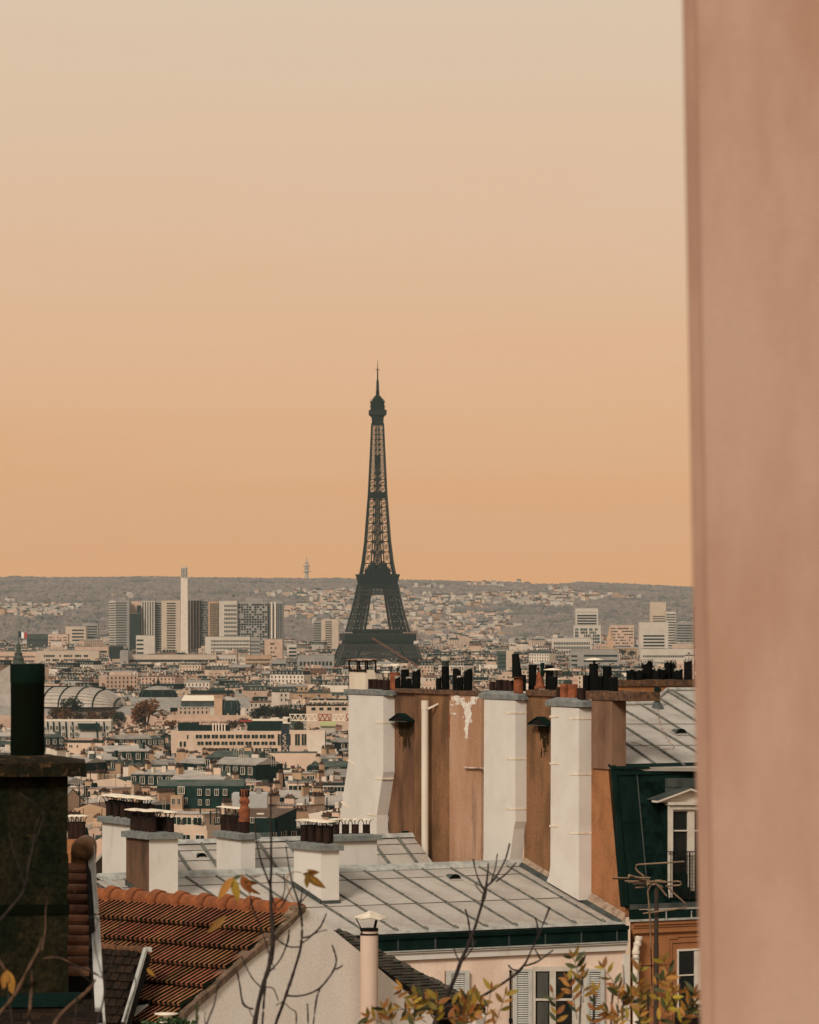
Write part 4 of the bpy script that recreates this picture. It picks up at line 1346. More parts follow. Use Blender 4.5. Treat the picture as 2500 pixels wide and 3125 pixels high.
g = MB()
a, b = P(864, 2188, YC), P(887, 2208, YC)
g.box((a.x, YC - 1.6, b.z), (b.x - a.x, 0, 0), (0, 2.4, 0), (0, 0, a.z - b.z))
cab = g.build('cab', [m_cap], cr_)
a, b = P(878, 2191, YC), P(886, 2204, YC)
MB().box((a.x, YC - 1.66, b.z), (b.x - a.x, 0, 0), (0, .1, 0), (0, 0, a.z - b.z)).build('cab_window', [m_glass], cab)
def text(s, size, loc, mat, parent, name='lettering', ext=.01):
    cu = bpy.data.curves.new(name, 'FONT')
    cu.body, cu.size, cu.extrude = s, size, ext
    cu.materials.append(mat)
    tmp = bpy.data.objects.new(name, cu)
    col.objects.link(tmp)
    bpy.context.view_layer.update()
    me = bpy.data.meshes.new_from_object(tmp.evaluated_get(bpy.context.evaluated_depsgraph_get()))
    bpy.data.objects.remove(tmp)
    o = bpy.data.objects.new(name, me)
    col.objects.link(o)
    o.rotation_euler = (math.radians(90), 0, 0)
    if parent:
        o.parent = parent
        o.location = Vector(loc) - ORG[parent.name]
    else:
        o.location = loc
    return o
t0 = P(865.2, 2199, YC)
text("EC-B", .62, (t0.x, YC - 1.63, t0.z), m_iron, cab)
# second crane: orange luffing jib before the iron tower
YJ = 3300
lc = thing('luffing_crane', 'thin orange lattice crane jib slanting across the foot of the iron tower', 'crane', (P(1310, 2060, YJ).x, YJ, 5))
g = MB()
a, b = P(1137, 1945, YJ), P(1300, 2046, YJ)
nrm = Vector((b.z - a.z, 0, -(b.x - a.x))).normalized() * 1.1
g.beam(a, b, .22)
g.beam(a + nrm, b + nrm, .22)
for i in range(30):
    g.beam(a.lerp(b, i / 30) + (nrm if i % 2 else nrm * 0), a.lerp(b, (i + 1) / 30) + (nrm * 0 if i % 2 else nrm), .16)
g.build('jib', M("crane_orange", (.26, .09, .04), None, 1, .7), lc)
MB().beam((b.x, YJ, 4), b, 1.8).build('mast', m_city['tan'], lc)
# slate block with white dormers
YS = 900
rt, xa, xb, zt, zb_ = hand('slate_mansard_block', 'long dark slate mansard block with white framed dormers', 'building', 478, 745, 2400, YS, 12, 'cream')
ze = P(0, 2436, YS).z
MB().box((xa, YS, zb_), (xb - xa, 0, 0), (0, 12, 0), (0, 0, ze - zb_ - 2.2)).build('wall', m_city['tan'], rt)
g = MB()
g.add([(xa, YS - .1, ze - 2.2), (xb, YS - .1, ze - 2.2), (xb, YS + 1.6, zt), (xa, YS + 1.6, zt), (xb, YS + 11, zt), (xa, YS + 11, zt), (xb, YS + 12, ze - 2.2), (xa, YS + 12, ze - 2.2)],
      [(0, 1, 2, 3), (4, 5, 7, 6), (1, 6, 4, 2), (0, 3, 5, 7)], 0)
g.add([(xa, YS + 1.6, zt), (xb, YS + 1.6, zt), (xb, YS + 6, zt + 1.2), (xa, YS + 6, zt + 1.2), (xb, YS + 11, zt), (xa, YS + 11, zt)], [(0, 1, 2, 3), (3, 2, 4, 5)], 1)
g.build('roof', [m_croof['slate'], m_croof['lead']], rt)
winrow(rt, [609, 635, 661, 687], 2408, 2428, YS + .3, 13, 'dormer')
winrow(rt, [553], 2400, 2424, YS + .3, 21, 'dormer', bars=2)
winrow(rt, [526, 566], 2435, 2455, YS - .2, 12)
winrow(rt, [610, 634], 2440, 2458, YS - .2, 11)
rt, xa, xb, zt, zb_ = hand('brick_annexe', 'small brick front with white windows beside the slate mansard block', 'building', 520, 556, 2430, YS - 6, 5, 'tan')
MB().box((xa, YS - 6, zb_), (xb - xa, 0, 0), (0, 5, 0), (0, 0, zt - zb_)).build('wall', m_city['tan'], rt)
winrow(rt, [529, 546], 2436, 2456, YS - 6, 11)
rt, xa, xb, zt, zb_ = hand('metal_clad_box', 'windowless pale grey metal clad box right of the slate block', 'building', 707, 815, 2424, YS - 25, 10, 'white')
g = MB()
g.box((xa, YS - 25, zb_), (xb - xa, 0, 0), (0, 10, 0), (0, 0, zt - zb_))
for i in range(26):
    g.box((xa + (xb - xa) * i / 26, YS - 25.06, zb_), (.08, 0, 0), (0, .06, 0), (0, 0, zt - zb_ - .1))
g.build('wall', M("pale_metal_cladding", (.42, .39, .35), (.36, .34, .31), .4, .6), rt)
g = MB()
g.boxc(xa + 5.6, YS - 24, zt, 1, 1, 1.3)
g.build('roof_vent', m_croof['zinc'], rt)
# long brown zinc roof
YB = 800
rt, xa, xb, zt, zb_ = hand('workshop_roof', 'long brownish zinc roof with seams and a dark end gable', 'building', 640, 905, 2466, YB, 14, 'brown')
A, B, C, D = P(612, 2496, YB), P(846, 2494, YB), P(905, 2467, YB + 6), P(672, 2466, YB + 6)
g = MB()
g.add([A, B, C, D], [(0, 1, 2, 3)], 0)
for i in range(27):
    f = i / 26
    g.beam(A.lerp(B, f) + ZV * .05, D.lerp(C, f) + ZV * .05, .08, 1)
g.build('roof', [M("brownish_zinc", (.21, .145, .10), (.15, .10, .07), .3, .75), m_croof['tile']], rt)
g = MB()
g.prism([B - ZV * .1, C - ZV * .1, P(905, 2530, YB + 6), P(846, 2540, YB)], (-.3, 0, 0))
g.prism([A - ZV * .15, B - ZV * .15, P(846, 2540, YB), P(612, 2540, YB)], (0, .4, 0))
g.build('wall', m_croof['slate'], rt)
winrow(rt, [664, 770], 2495, 2512, YB - .3, 12)
g = MB()
for px in (640, 795):
    a = P(px, 2484, YB + 2)
    g.boxc(a.x, YB + 2, a.z - .1, 1.4, .9, .25)
g.build('skylight', m_cap, rt)
# ribbed mansard block with two rows of dormers
YM = 1700
rt, xa, xb, zt, zb_ = hand('ribbed_mansard_block', 'mansard block with two rows of pale dormers between slanting dark ribs', 'building', 132, 338, 2202, YM, 12, 'cream')
ze = P(0, 2252, YM).z
MB().box((xa, YM, zb_), (xb - xa, 0, 0), (0, 12, 0), (0, 0, ze - zb_)).build('wall', m_city['pinkish'], rt)
g = MB()
g.prism([(xb, YM - .1, ze), (xb, YM + 3, zt), (xb, YM + 11, zt), (xb, YM + 12, ze)], (xa - xb, 0, 0))
g.boxc((xa + xb) / 2, YM + 7, zt, xb - xa, 8.4, .6, 0, 1)
g.build('roof', [m_city['grey'], m_city['white']], rt)
for i, px in enumerate((150, 168, 186, 206, 226, 300, 322)):
    a, b = P(px - 9, 2206, YM), P(px - 4, 2206, YM)
    g = MB()
    g.add([(a.x, YM + 2.4, zt - .2), (b.x, YM + 2.2, zt - .2), (b.x + .6, YM - .5, ze), (a.x + .6, YM - .5, ze)], [(0, 1, 2, 3)])
    g.build('rib', m_croof['slate'], rt)
winrow(rt, [156, 174, 192, 218, 234, 312, 327], 2214, 2228, YM + 1.2, 9, 'dormer')
winrow(rt, [158, 176, 194, 218, 234, 314, 330], 2234, 2248, YM - .4, 10, 'dormer')
a, b = P(240, 2208, YM), P(310, 2226, YM)
MB().add([(a.x, YM - .6, b.z), (b.x, YM - .6, b.z), (b.x - 1, YM + 2.6, a.z), (a.x - .6, YM + 2.6, a.z)], [(0, 1, 2, 3)]).build('glass_slope', m_croof['slate'], rt)
# cream terrace block
YT = 1500
rt, xa, xb, zt, zb_ = hand('terrace_block', 'plain cream block with three dark doors onto a planted terrace', 'building', 206, 312, 2268, YT, 14, 'cream')
MB().box((xa, YT, zb_), (xb - xa, 0, 0), (0, 14, 0), (0, 0, zt - zb_)).build('wall', m_city['cream'], rt)
a = P(188, 2262, YT)
g = MB()
g.add([(a.x, YT + 3, zt + .1), (xb + .3, YT - .3, zt + .1), (xb + .3, YT + 14, zt + .6), (a.x, YT + 14, zt + .6)], [(0, 1, 2, 3)])
g.build('roof', m_croof['slate'], rt)
winrow(rt, [256, 268, 281], 2284, 2296, YT, 8, 'door', mats=[m_city['cream'], m_cwin], bars=0)
winrow(rt, [213, 219, 236], 2273, 2282, YT, 5, mats=[m_city['white'], m_cwin], bars=0)
# arcaded cream block
YA = 1900
rt, xa, xb, zt, zb_ = hand('arcaded_block', 'cream block with an arcade and a dark planted terrace above', 'building', 935, 1068, 2140, YA, 14, 'cream')
g = MB()
g.box((xa, YA, zb_), (xb - xa, 0, 0), (0, 14, 0), (0, 0, P(0, 2155, YA).z - zb_))
g.box((xa + 1, YA + 2, zb_), (xb - xa - 2, 0, 0), (0, 12, 0), (0, 0, zt - zb_))
g.build('wall', m_city['cream'], rt)
winrow(rt, [948, 962, 976, 990, 1004, 1018, 1032, 1046], 2142, 2152, YA + 1.9, 9, mats=[m_city['white'], m_cwin])
winrow(rt, [957, 981, 1005, 1029, 1050], 2158, 2169, YA, 15, 'arch', mats=[m_city['cream'], m_cwin], bars=0)
g = MB()
for i in range(260):
    p = Vector((R.uniform(xa, xb), YA + R.uniform(.2, 1.6), P(0, 2155, YA).z + abs(R.gauss(0, .6))))
    u = Vector((R.gauss(0, 1), R.gauss(0, 1), R.gauss(0, 1))).normalized() * .5
    g.add([p - u, p + Vector((-u.y, u.x, .2)), p + u, p - Vector((-u.y, u.x, .2))], [(0, 1, 2, 3)])
g.build('terrace_plants', m_plant, rt, kind='stuff')
rt, xa, xb, zt, zb_ = hand('tented_market', 'pale green tent roofs right of the crane mast', 'tent', 978, 1024, 2201, 1800, 8, 'white')
g = MB()
g.add([(xa, 1800, zt - 1.6), (xb, 1800, zt - 1.6), (xb, 1805, zt), (xa, 1805, zt)], [(0, 1, 2, 3)])
g.box((xa, 1800, zt - 2.2), (xb - xa, 0, 0), (0, 8, 0), (0, 0, .6))
MB().box((xa, 1801, zb_), (xb - xa, 0, 0), (0, 6, 0), (0, 0, zt - 2.2 - zb_)).build('wall', m_city['grey'], rt)
g.build('canopy', M("pale_green_canvas", (.36, .35, .15), None, 1, .8), rt)
# brick gables
YG = 1080
for lab, p0, p1, pt, Y, cm in (('low brown brick gable wall among the grey roofs', 308, 352, 2352, YG, 'tan'), ('tall brick chimney wall with a downpipe line', 352, 368, 2330, YG - 2, 'tan'),
                           ('pale blank chimney wall between two brick walls', 376, 392, 2340, YG - 4, 'white'), ('brown brick gable with a sloping shoulder', 392, 420, 2336, YG - 6, 'tan'),
                           ('long blank cream rear wall above the grey roofs', 428, 500, 2340, YG + 12, 'cream'), ('broad round cream water tank on a roof', 664, 704, 2352, 1150, 'white'),
                           ('plain white party wall left of the crane foot', 790, 862, 2336, 1180, 'white'), ('blank cream wall step right of the crane foot', 862, 918, 2350, 1175, 'white'),
                           ('long blank cream wall behind the crane mast', 818, 966, 2298, 1380, 'cream'), ('scaffolded facade of dark poles below the wide office', 706, 790, 2336, 1200, 'grey')):
    rt, xa, xb, zt, zb_ = hand('party_wall_block', lab, 'building', p0, p1, pt, Y, 9, cm)
    g = MB()
    if 'round' in lab:
        g.lathe(((xa + xb) / 2, Y, zb_), [((xb - xa) / 2, 0), ((xb - xa) / 2, zt - zb_), (.1, zt - zb_ + .3)], 24)
    elif 'shoulder' in lab:
        g.prism([(xa, Y, zb_), (xb + 2, Y, zb_), (xb + 2, Y, zt - 4), (xb, Y, zt - 1), (xa + 1, Y, zt), (xa, Y, zt)], (0, 9, 0))
    else:
        g.box((xa, Y, zb_), (xb - xa, 0, 0), (0, 9, 0), (0, 0, zt - zb_))
    g.build('wall', m_city[cm], rt)
    if 'round' not in lab:
        g = MB()
        g.box((xa - .1, Y - .1, zt), (xb - xa + .2, 0, 0), (0, 9.2, 0), (0, 0, .2))
        chim_slab(g, R, xa + .8, Y + 3, zt, zt + 1.2, 3, .6)
        g.build('roof', [m_croof['lead'], m_croof['lead'], m_cpot], rt)
    if 'scaffold' in lab:
        g = MB()
        for i in range(9):
            x = xa + (xb - xa) * i / 8
            g.beam((x, Y - 1, zb_), (x, Y - 1, zt), .12)
        for k in range(5):
            g.beam((xa, Y - 1, zt - k * 1.9), (xb, Y - 1, zt - k * 1.9), .16)
        g.build('scaffold', m_croof['slate'], rt)
# glazed office behind the tall white chimney
rt, xa, xb, zt, zb_ = hand('glazed_office', 'dark glazed office with white floor lines beside the tall white chimney', 'building', 966, 1052, 2395, 950, 12, 'grey')
g = MB()
g.box((xa, 950, zb_), (xb - xa, 0, 0), (0, 12, 0), (0, 0, zt - zb_))
g.build('wall', m_croof['slate'], rt)
for k in range(5):
    MB().box((xa, 949.7, zt - 1.6 * k - .5), (xb - xa, 0, 0), (0, .3, 0), (0, 0, .3)).build('floor_band', m_city['grey'], rt)
for i in range(9):
    MB().box((xa + (xb - xa) * i / 8.2, 949.75, zt - 7.5), (.18, 0, 0), (0, .2, 0), (0, 0, 7)).build('mullion', m_croof['zinc'], rt)

# the crowded blocks: the ones that show largest are objects
blocks = 0
Y = 800.0
ry = random.Random(5)
GB = 'crowded blocks of the city below the hill'
near_cap = 300
taken = []
while Y < 2500:
    flush(Y)
    px = -30 + ry.uniform(-40, 0)
    while px < 1075:
        p = protos[ry.randrange(len(protos))]
        ww = p['w'] / Y * F
        c = px + ww / 2
        x = (c - 1250) / F * Y
        ang = math.radians((24 if noise.noise(Vector((x / 160, Y / 220, .5))) > 0 else -32) + ry.gauss(0, 7))
        if p['kind'] == 'party':
            ang *= .7
        z = gz(x, Y) + ry.uniform(15.5, 22.5) + p['top'] - 20
        if Y < 880:
            z = ZE - ry.uniform(650, 730) / F * Y
        elif Y > 1640 and px < 790:
            z = min(z, ZE - ry.uniform(392, 420) / F * Y)
        elif 1080 < Y < 1450 and px < 915 and px + ww > 835:
            z = min(z, ZE - ry.uniform(540, 570) / F * Y)
        elif 1230 < Y < 1600 and px < 1010 and px + ww > 510:
            z = min(z, ZE - ry.uniform(462, 500) / F * Y)
        elif Y < 1000:
            z = min(z, ZE - ry.uniform(560, 660) / F * Y)
        py = scr((x, Y, z))[1]
        pe = scr((x, Y, z - p['top'] + 20))[1]
        okhall = not (Y > 2330 and px < 800)
        okoff = not (790 < Y < 815 and 600 < c < 920) and not (885 < Y < 915 and 470 < c < 830) and not (1560 < Y < 1640 and 480 < c < 1010) and not (1670 < Y < 1730 and 100 < c < 360) and not (1380 < Y < 1560 and (180 < c < 330 or 855 < c < 890))
        if okhall and okoff and seen(px, px + ww, py) and blocks < near_cap:
            wc = ry.choice(COLW)
            if p['kind'] == 'mansard':
                rf = (ry.choice(('slate', 'slate', 'lead')), ry.choice(('zinc', 'zinc', 'lead')))
            elif p['kind'] == 'flat':
                rf = ('gravel', ry.choice(('zinc', 'gravel')))
            else:
                rf = ('cream' and 'lead', ry.choice(('zinc', 'zinc', 'zinc', 'lead', 'lead', 'slate', 'tile')))
            place_block(p, x, Y + ry.uniform(-4, 4), z, ang, 1.0, wc, rf, GB)
            cover(px + 2, px + ww - 2, pe + 2)
            blocks += 1
        px += ww * ry.uniform(.78, 1.15) + (ry.uniform(10, 40) if ry.random() < .12 else 0)
    Y += ry.uniform(13, 21) * (1 + (Y - 640) / 2200)
print('individual blocks', blocks, 'last Y', Y)

# the farther quarter: one mass of small blocks
mass = MB()
rm = random.Random(9)
WK = list(m_city)
MMATS = [m_city[k] for k in WK] + [m_croof['zinc'], m_croof['slate'], m_croof['lead'], m_croof['tile'], m_cwin, m_cpot]
RZ, RS, RL, RT, RWN, RP = 6, 7, 8, 9, 10, 11
wch = [0, 0, 0, 0, 1, 1, 1, 2, 3, 3, 4, 5]
nm = 0
Y = 1900.0
while Y < 6250:
    flush(Y)
    px = -420 + rm.uniform(-30, 0)
    while px < 2750:
        w, d = rm.uniform(12, 30), rm.uniform(10, 15)
        ww = w / Y * F
        c = px + ww / 2
        x = (c - 1250) / F * Y
        h = rm.uniform(15, 22) + (rm.uniform(3, 12) if rm.random() < .05 else 0)
        g0 = gz(x, Y)
        z = g0 + h
        rr = rm.random()
        th = rm.uniform(1.2, 4.5)
        py = scr((x, Y, z + th))[1]
        okhall = not (2400 < Y < 2760 and px < 830) and not (Y < 2500 and px < 1080) and not (4100 < Y < 4330 and 1070 < px + ww and px < 1240)
        if (okhall and seen(px, px + ww, py, 2)) or ((px > 2150 or px + ww < -10) and Y > 2300):
            wc = rm.choice(wch)
            ang = math.radians((22 if noise.noise(Vector((x / 220, Y / 300, 2.5))) > 0 else -30) + rm.gauss(0, 6))
            b = MB()
            b.boxc(0, 0, -4, w, d, h + 4 - 0, 0, wc)
            zz = h
            if rr < .40:
                ins = 1.2
                a_ = [(-w / 2, -d / 2, zz), (w / 2, -d / 2, zz), (w / 2, d / 2, zz), (-w / 2, d / 2, zz)]
                b_ = [(-w / 2, -d / 2 + ins, zz + th), (w / 2, -d / 2 + ins, zz + th), (w / 2, d / 2 - ins, zz + th), (-w / 2, d / 2 - ins, zz + th)]
                b.add(a_ + b_, [(0, 1, 5, 4), (2, 3, 7, 6), (1, 2, 6, 5), (3, 0, 4, 7)], rm.choice((RS, RS, RL)))
                b.add(b_, [(0, 1, 2, 3)], rm.choice((RZ, RZ, RL)))
                n = int(w / 3)
                for i in range(n):
                    q = -w / 2 + (i + .5) * w / n
                    b.box((q - .6, -d / 2 + .2, zz + .4), (1.2, 0, 0), (0, 1, 0), (0, 0, 1.7), 1)
                    b.quad((q - .4, -d / 2 + .18, zz + .6), (q + .4, -d / 2 + .18, zz + .6), (q + .4, -d / 2 + .18, zz + 1.9), (q - .4, -d / 2 + .18, zz + 1.9), RWN)
                zz += th
            elif rr < .78:
                b.add([(-w / 2, -d / 2 - .3, zz), (w / 2, -d / 2 - .3, zz), (w / 2, 0, zz + th * .6), (-w / 2, 0, zz + th * .6), (w / 2, d / 2, zz), (-w / 2, d / 2, zz)],
                      [(0, 1, 2, 3), (3, 2, 4, 5)], rm.choice((RZ, RZ, RZ, RL, RS, RT)))
                zz += th * .6
            else:
                b.boxc(rm.uniform(-.2, .2) * w, 1, zz, w * .5, d * .5, 2.6, 0, rm.choice(wch))
                b.boxc(0, 0, zz, w * .97, d * .97, .15, 0, rm.choice((RL, RZ, 4)))
                zz += 1.5
            n = max(2, int(w / 3.0))
            if rm.random() < .7:
                for f in range(1, 4):
                    for i in range(n):
                        q = -w / 2 + (i + .5) * w / n
                        b.quad((q - .55, -d / 2 - .06, h - 3.0 * f + .4), (q + .55, -d / 2 - .06, h - 3.0 * f + .4), (q + .55, -d / 2 - .06, h - 3.0 * f + 2.1), (q - .55, -d / 2 - .06, h - 3.0 * f + 2.1), RWN)
            for i in range(rm.choice((1, 2, 2, 3))):
                q = rm.choice((-w / 2 + .4, w / 2 - .4, rm.uniform(-w / 2, w / 2)))
                ln = rm.uniform(2, 5)
                b.boxc(q, rm.uniform(-2, 3), h - 1, .7, ln, zz - h + 1 + rm.uniform(1, 2.4), 0, rm.choice(wch))
                b.boxc(q, rm.uniform(-2, 3), zz + .8, .4, ln * .8, 1.6, 0, RP)
            mass.merge(b, (x, Y, g0), ang)
            cover(px + 1, px + ww - 1, scr((x, Y, z))[1] + 1)
            nm += 1
        px += ww * rm.uniform(.8, 1.1) + (rm.uniform(4, 18) if rm.random() < .12 else 0)
    Y += rm.uniform(14, 24) * (1 + (Y - 2000) / 2600)
# the quarters that the near roofs hide: low blocks down the slope and behind the flues
Y = 170.0
while Y < 2350:
    px = -500 + rm.uniform(-60, 0)
    while px < 2900:
        w, d = rm.uniform(11, 20), rm.uniform(10, 14)
        ww = w / Y * F
        c = px + ww / 2
        x = (c - 1250) / F * Y
        inside = c + ww * .6 > -30 and c - ww * .6 < 2150
        g0 = gz(x, Y)
        h = rm.uniform(11, 19)
        left_ = c - .8 * ww < 1085
        lim_ = 3200 if not inside else 2690 if left_ else 2180
        if inside and left_ and Y > 790:
            h = -1
        elif inside:
            h = min(h, ZE - (lim_ - H) / F * (Y + 8) - g0 - 4.6)
        elif Y < 260:
            h = min(h, 10)
        if h > 4:
            b = MB()
            wc = rm.choice(wch)
            b.boxc(0, 0, -4, w, d, h + 4, 0, wc)
            th = rm.uniform(1.5, 3.2)
            b.add([(-w / 2, -d / 2 - .3, h), (w / 2, -d / 2 - .3, h), (w / 2, 0, h + th), (-w / 2, 0, h + th), (w / 2, d / 2, h), (-w / 2, d / 2, h)], [(0, 1, 2, 3), (3, 2, 4, 5)], rm.choice((RZ, RZ, RL, RS, RT)))
            for f in range(1, 4):
                for i in range(int(w / 3)):
                    q = -w / 2 + (i + .5) * 3
                    b.quad((q - .55, -d / 2 - .06, h - 3.0 * f + .4), (q + .55, -d / 2 - .06, h - 3.0 * f + .4), (q + .55, -d / 2 - .06, h - 3.0 * f + 2.1), (q - .55, -d / 2 - .06, h - 3.0 * f + 2.1), RWN)
            b.boxc(rm.choice((-1, 1)) * (w / 2 - .4), 0, h, .6, rm.uniform(2, 4), th + 1.2, 0, wc)
            mass.merge(b, (x, Y, g0), math.radians(rm.choice((24, -32)) + rm.gauss(0, 5)) * (.4 if Y < 300 else 1))
        px += ww * rm.uniform(1.0, 1.25)
    Y += rm.uniform(20, 30)
o = mass.build('far_city_blocks', MMATS, org=(0, 0, 0), kind='stuff')
o['label'] = 'dense far quarter of pale blocks and grey roofs'
print('mass blocks', nm, len(mass.f))

# houses and blocks on the wooded hills
hh = MB()
rh = random.Random(17)
nh = nw = 0
woods = MB()
ico = [(0, 0, -1)] + [(math.cos(a) * .9, math.sin(a) * .9, -.35) for a in [i * math.pi / 2.5 for i in range(5)]] + \
      [(math.cos(a) * .85, math.sin(a) * .85, .45) for a in [(i + .5) * math.pi / 2.5 for i in range(5)]] + [(0, 0, 1)]
icf = [(0, 2, 1), (0, 3, 2), (0, 4, 3), (0, 5, 4), (0, 1, 5), (1, 2, 6), (2, 7, 6), (2, 3, 7), (3, 8, 7), (3, 4, 8), (4, 9, 8), (4, 5, 9), (5, 10, 9), (5, 1, 10), (1, 6, 10),
       (6, 7, 11), (7, 8, 11), (8, 9, 11), (9, 10, 11), (10, 6, 11)]
big = 0
Y = 6250.0
while Y < 10650:
    t = (Y - 6250) / 4400
    px = -420 + rh.uniform(0, 10)
    while px < 2750:
        x = (px - 1250) / F * Y
        Y_ = Y
        Y = Y + rh.uniform(-24, 24)
        n1 = noise.noise(Vector((x / 420, Y / 700, 7.7))) + .5 * noise.noise(Vector((x / 130, Y / 240, 1.2)))
        pyh = scr((x, Y, gz(x, Y)))[1]
        lim = interp([(-100, 1835), (300, 1832), (600, 1825), (900, 1820), (1250, 1800), (1600, 1790), (1800, 1822), (2200, 1850)], px)
        house = n1 > (-.05 if px > 900 else .0) - (.25 if t < .12 else 0) and pyh > lim + 8 * n1
        if (1220 < px < 1560 and pyh > 1880) or (t < .05):
            house = rh.random() < .6
        if house and rh.random() < .21:
            w, d, h = rh.uniform(7, 13), rh.uniform(8, 13), rh.uniform(9, 17)
            if rh.random() < .09:
                w, h = rh.uniform(20, 36), rh.uniform(9, 15)
            g0 = gz(x, Y)
            wc = rh.choice((0, 0, 1, 1, 1, 3, 3, 2, 4))
            if w > 19 and big < 90 and -20 < px < 2100:
                o = MB()
                o.boxc(x, Y, g0 - 5, w, d, h + 5, rh.uniform(-.4, .4))
                b_ = ('long' if w > 28 else 'short') + ' ' + ('tall' if h > 13.5 else 'low') + ' ' + WK[wc]
                hl = [(-60, 'above the left end of the city'), (60, 'above the flag'), (150, 'left of the high rises'), (260, 'beside the pale arched office'), (350, 'behind the leftmost tower'), (450, 'behind the striped tower'),
                      (560, 'behind the tall white stack'), (680, 'behind the small windowed tower'), (790, 'behind the broad dark tower'), (900, 'below the television tower'), (1010, 'left of the iron tower'), (1150, 'seen past the iron tower'),
                      (1290, 'right of the iron tower'), (1370, 'above the cowled pot'), (1450, 'above the crusty pots'), (1560, 'above the leaning pipe'), (1660, 'above the tent cap'), (1790, 'by the curved roof office'), (1900, 'above the flat cap'), (1995, 'by the pale tower'), (2110, 'at the pink wall edge')]
                sp_ = min(hl, key=lambda q: abs(q[0] - px))[1]
                hgt = 'near the ridge' if pyh < 1835 else 'halfway up' if pyh < 1890 else 'low on the slope'
                root = thing('hillside_block', ulabel(f"{b_} apartment block {hgt} {sp_}", [f"{a} {b_} block {hgt} {sp_}" for a in ('second', 'farther', 'plain', 'flat roofed', 'pale')]), 'building', (x, Y, g0), 'blocks on the wooded hills')
                o.build('wall', m_pale.get(WK[wc]) or m_city[WK[wc]], root)
                r2 = MB()
                r2.boxc(x, Y, g0 + h, w * .7, d * .7, 2)
                r2.build('roof_storey', m_city['pinkish'], root)
                wn = MB()
                for f in range(int(h / 3)):
                    wn.boxc(x, Y - d * .52, g0 + 1 + f * 3, w * .8, .5, 1.3)
                wn.build('windows', m_cwin, root, kind='stuff')
                big += 1
            else:
                b = MB()
                b.boxc(0, 0, -4, w, d, h + 4, 0, wc)
                if rh.random() < .6:
                    rk = rh.choice((RT, RT, RL, RZ, RZ))
                    b.add([(-w / 2, -d / 2, h), (w / 2, -d / 2, h), (w / 2, 0, h + 3), (-w / 2, 0, h + 3), (w / 2, d / 2, h), (-w / 2, d / 2, h)], [(0, 1, 2, 3), (3, 2, 4, 5)], rk)
                for f in range(2):
                    for i in range(int(w / 4)):
                        q = -w / 2 + (i + .5) * 4
                        b.quad((q - .8, -d / 2 - .1, 1.5 + f * 3), (q + .8, -d / 2 - .1, 1.5 + f * 3), (q + .8, -d / 2 - .1, 3.2 + f * 3), (q - .8, -d / 2 - .1, 3.2 + f * 3), RWN)
                hh.merge(b, (x, Y, g0), rh.uniform(-.7, .7))
            nh += 1
            px += w / Y * F * .9
        else:
            s = rh.uniform(3.6, 7.2) if t > .7 or rh.random() < .94 else rh.uniform(7, 10)
            cz = gz(x, Y) + s * .7
            woods.add([(x + v[0] * s * rh.uniform(.8, 1.25), Y + v[1] * s, cz + v[2] * s * rh.uniform(.8, 1.2)) for v in ico], icf, 0, False)
            nw += 1
            px += s / Y * F * rh.uniform(.55, 1.05)
        Y = Y_
    Y += rh.uniform(26, 44)
hh.build('hillside_houses', [m_pale['cream'], m_pale['white']] + MMATS[2:], org=(0, 0, 0), kind='stuff')
woods.build('hill_woods', m_wood, org=(0, 0, 0), kind='stuff')
print('hill houses', nh, 'big', big, 'woods', nw)
# ---------------------------------------------------------------- the two near zinc-roofed houses
AN = math.radians(28)
U = Vector((math.cos(AN), math.sin(AN), 0))          # along the ridges, to the right and away
D = Vector((math.sin(AN), -math.cos(AN), 0))         # down the roof slope, towards us and right
O = P(1600, 2637, 112)
VR, VW = VP(O, U), VP(O, D)                          # ridge plane, party-wall plane
E = VW.at(1911, 2817)
VE = VP(E, U)                                        # facade plane
RUN = (flat(E) - flat(O)).dot(D)
KS = (O.z - E.z) / RUN
SL = (D - ZV * KS)                                   # slope vector per metre of run
ROOF = PL(O, Vector((D.x * KS, D.y * KS, 1)).normalized())
RLp = VR.at(309, 2637)
WID = (flat(O) - flat(RLp)).length
pink = thing('pink_house', 'pink rendered house with a broad zinc roof, white chimneys and grey louvred shutters', 'house', flat(E) + ZV * 72)
rf = MB()
rf.prism([O - ZV * .05, E - ZV * .05, E - U * WID - ZV * .05, O - U * WID - ZV * .05], (0, 0, -.12))
rf.prism([O - ZV * .06, O - D * 3.0 - ZV * (.06 + 3 * .5), O - D * 3.0 - U * WID - ZV * (.06 + 1.5), O - U * WID - ZV * .06], (0, 0, -.12))
roof = rf.build('roof', m_zincdk, pink)
# standing seams: battens, sheets, clips
s0 = lin(flat(O), U, 1537.5)
s1 = lin(flat(O), U, 1102)
SP = (s0 - s1).length / 5
S0 = (flat(O) - s0).length                            # distance of the first seam left of the wall
bat = MB()
bl = RUN - .02
n_ = SL.normalized()
up_ = Vector((D.x * KS, D.y * KS, 1)).normalized()
bat.prism([U * -.026, U * .026, U * .018 + up_ * .05, U * -.018 + up_ * .05], SL * bl)
for f in (.30, .44, .58, .72, .86):
    bat.prism([U * -.034 + SL * bl * f, U * .034 + SL * bl * f, U * .026 + up_ * .062 + SL * bl * f, U * -.026 + up_ * .062 + SL * bl * f], SL * .03, 0)
bat.prism([U * -.06 + SL * (bl - .16), U * .06 + SL * (bl - .16), up_ * .10 + SL * (bl - .14)], SL * .15, 0)
me_bat = bat.mesh('batten', [m_batten, m_zinclip])
k = 0
while S0 + k * SP < WID:
    put(me_bat, 'batten', roof, O - U * (S0 + k * SP))
    k += 1
NS = k
rows = [(.035, .163), (.163, .572), (.572, .985)]
me_sheet = []
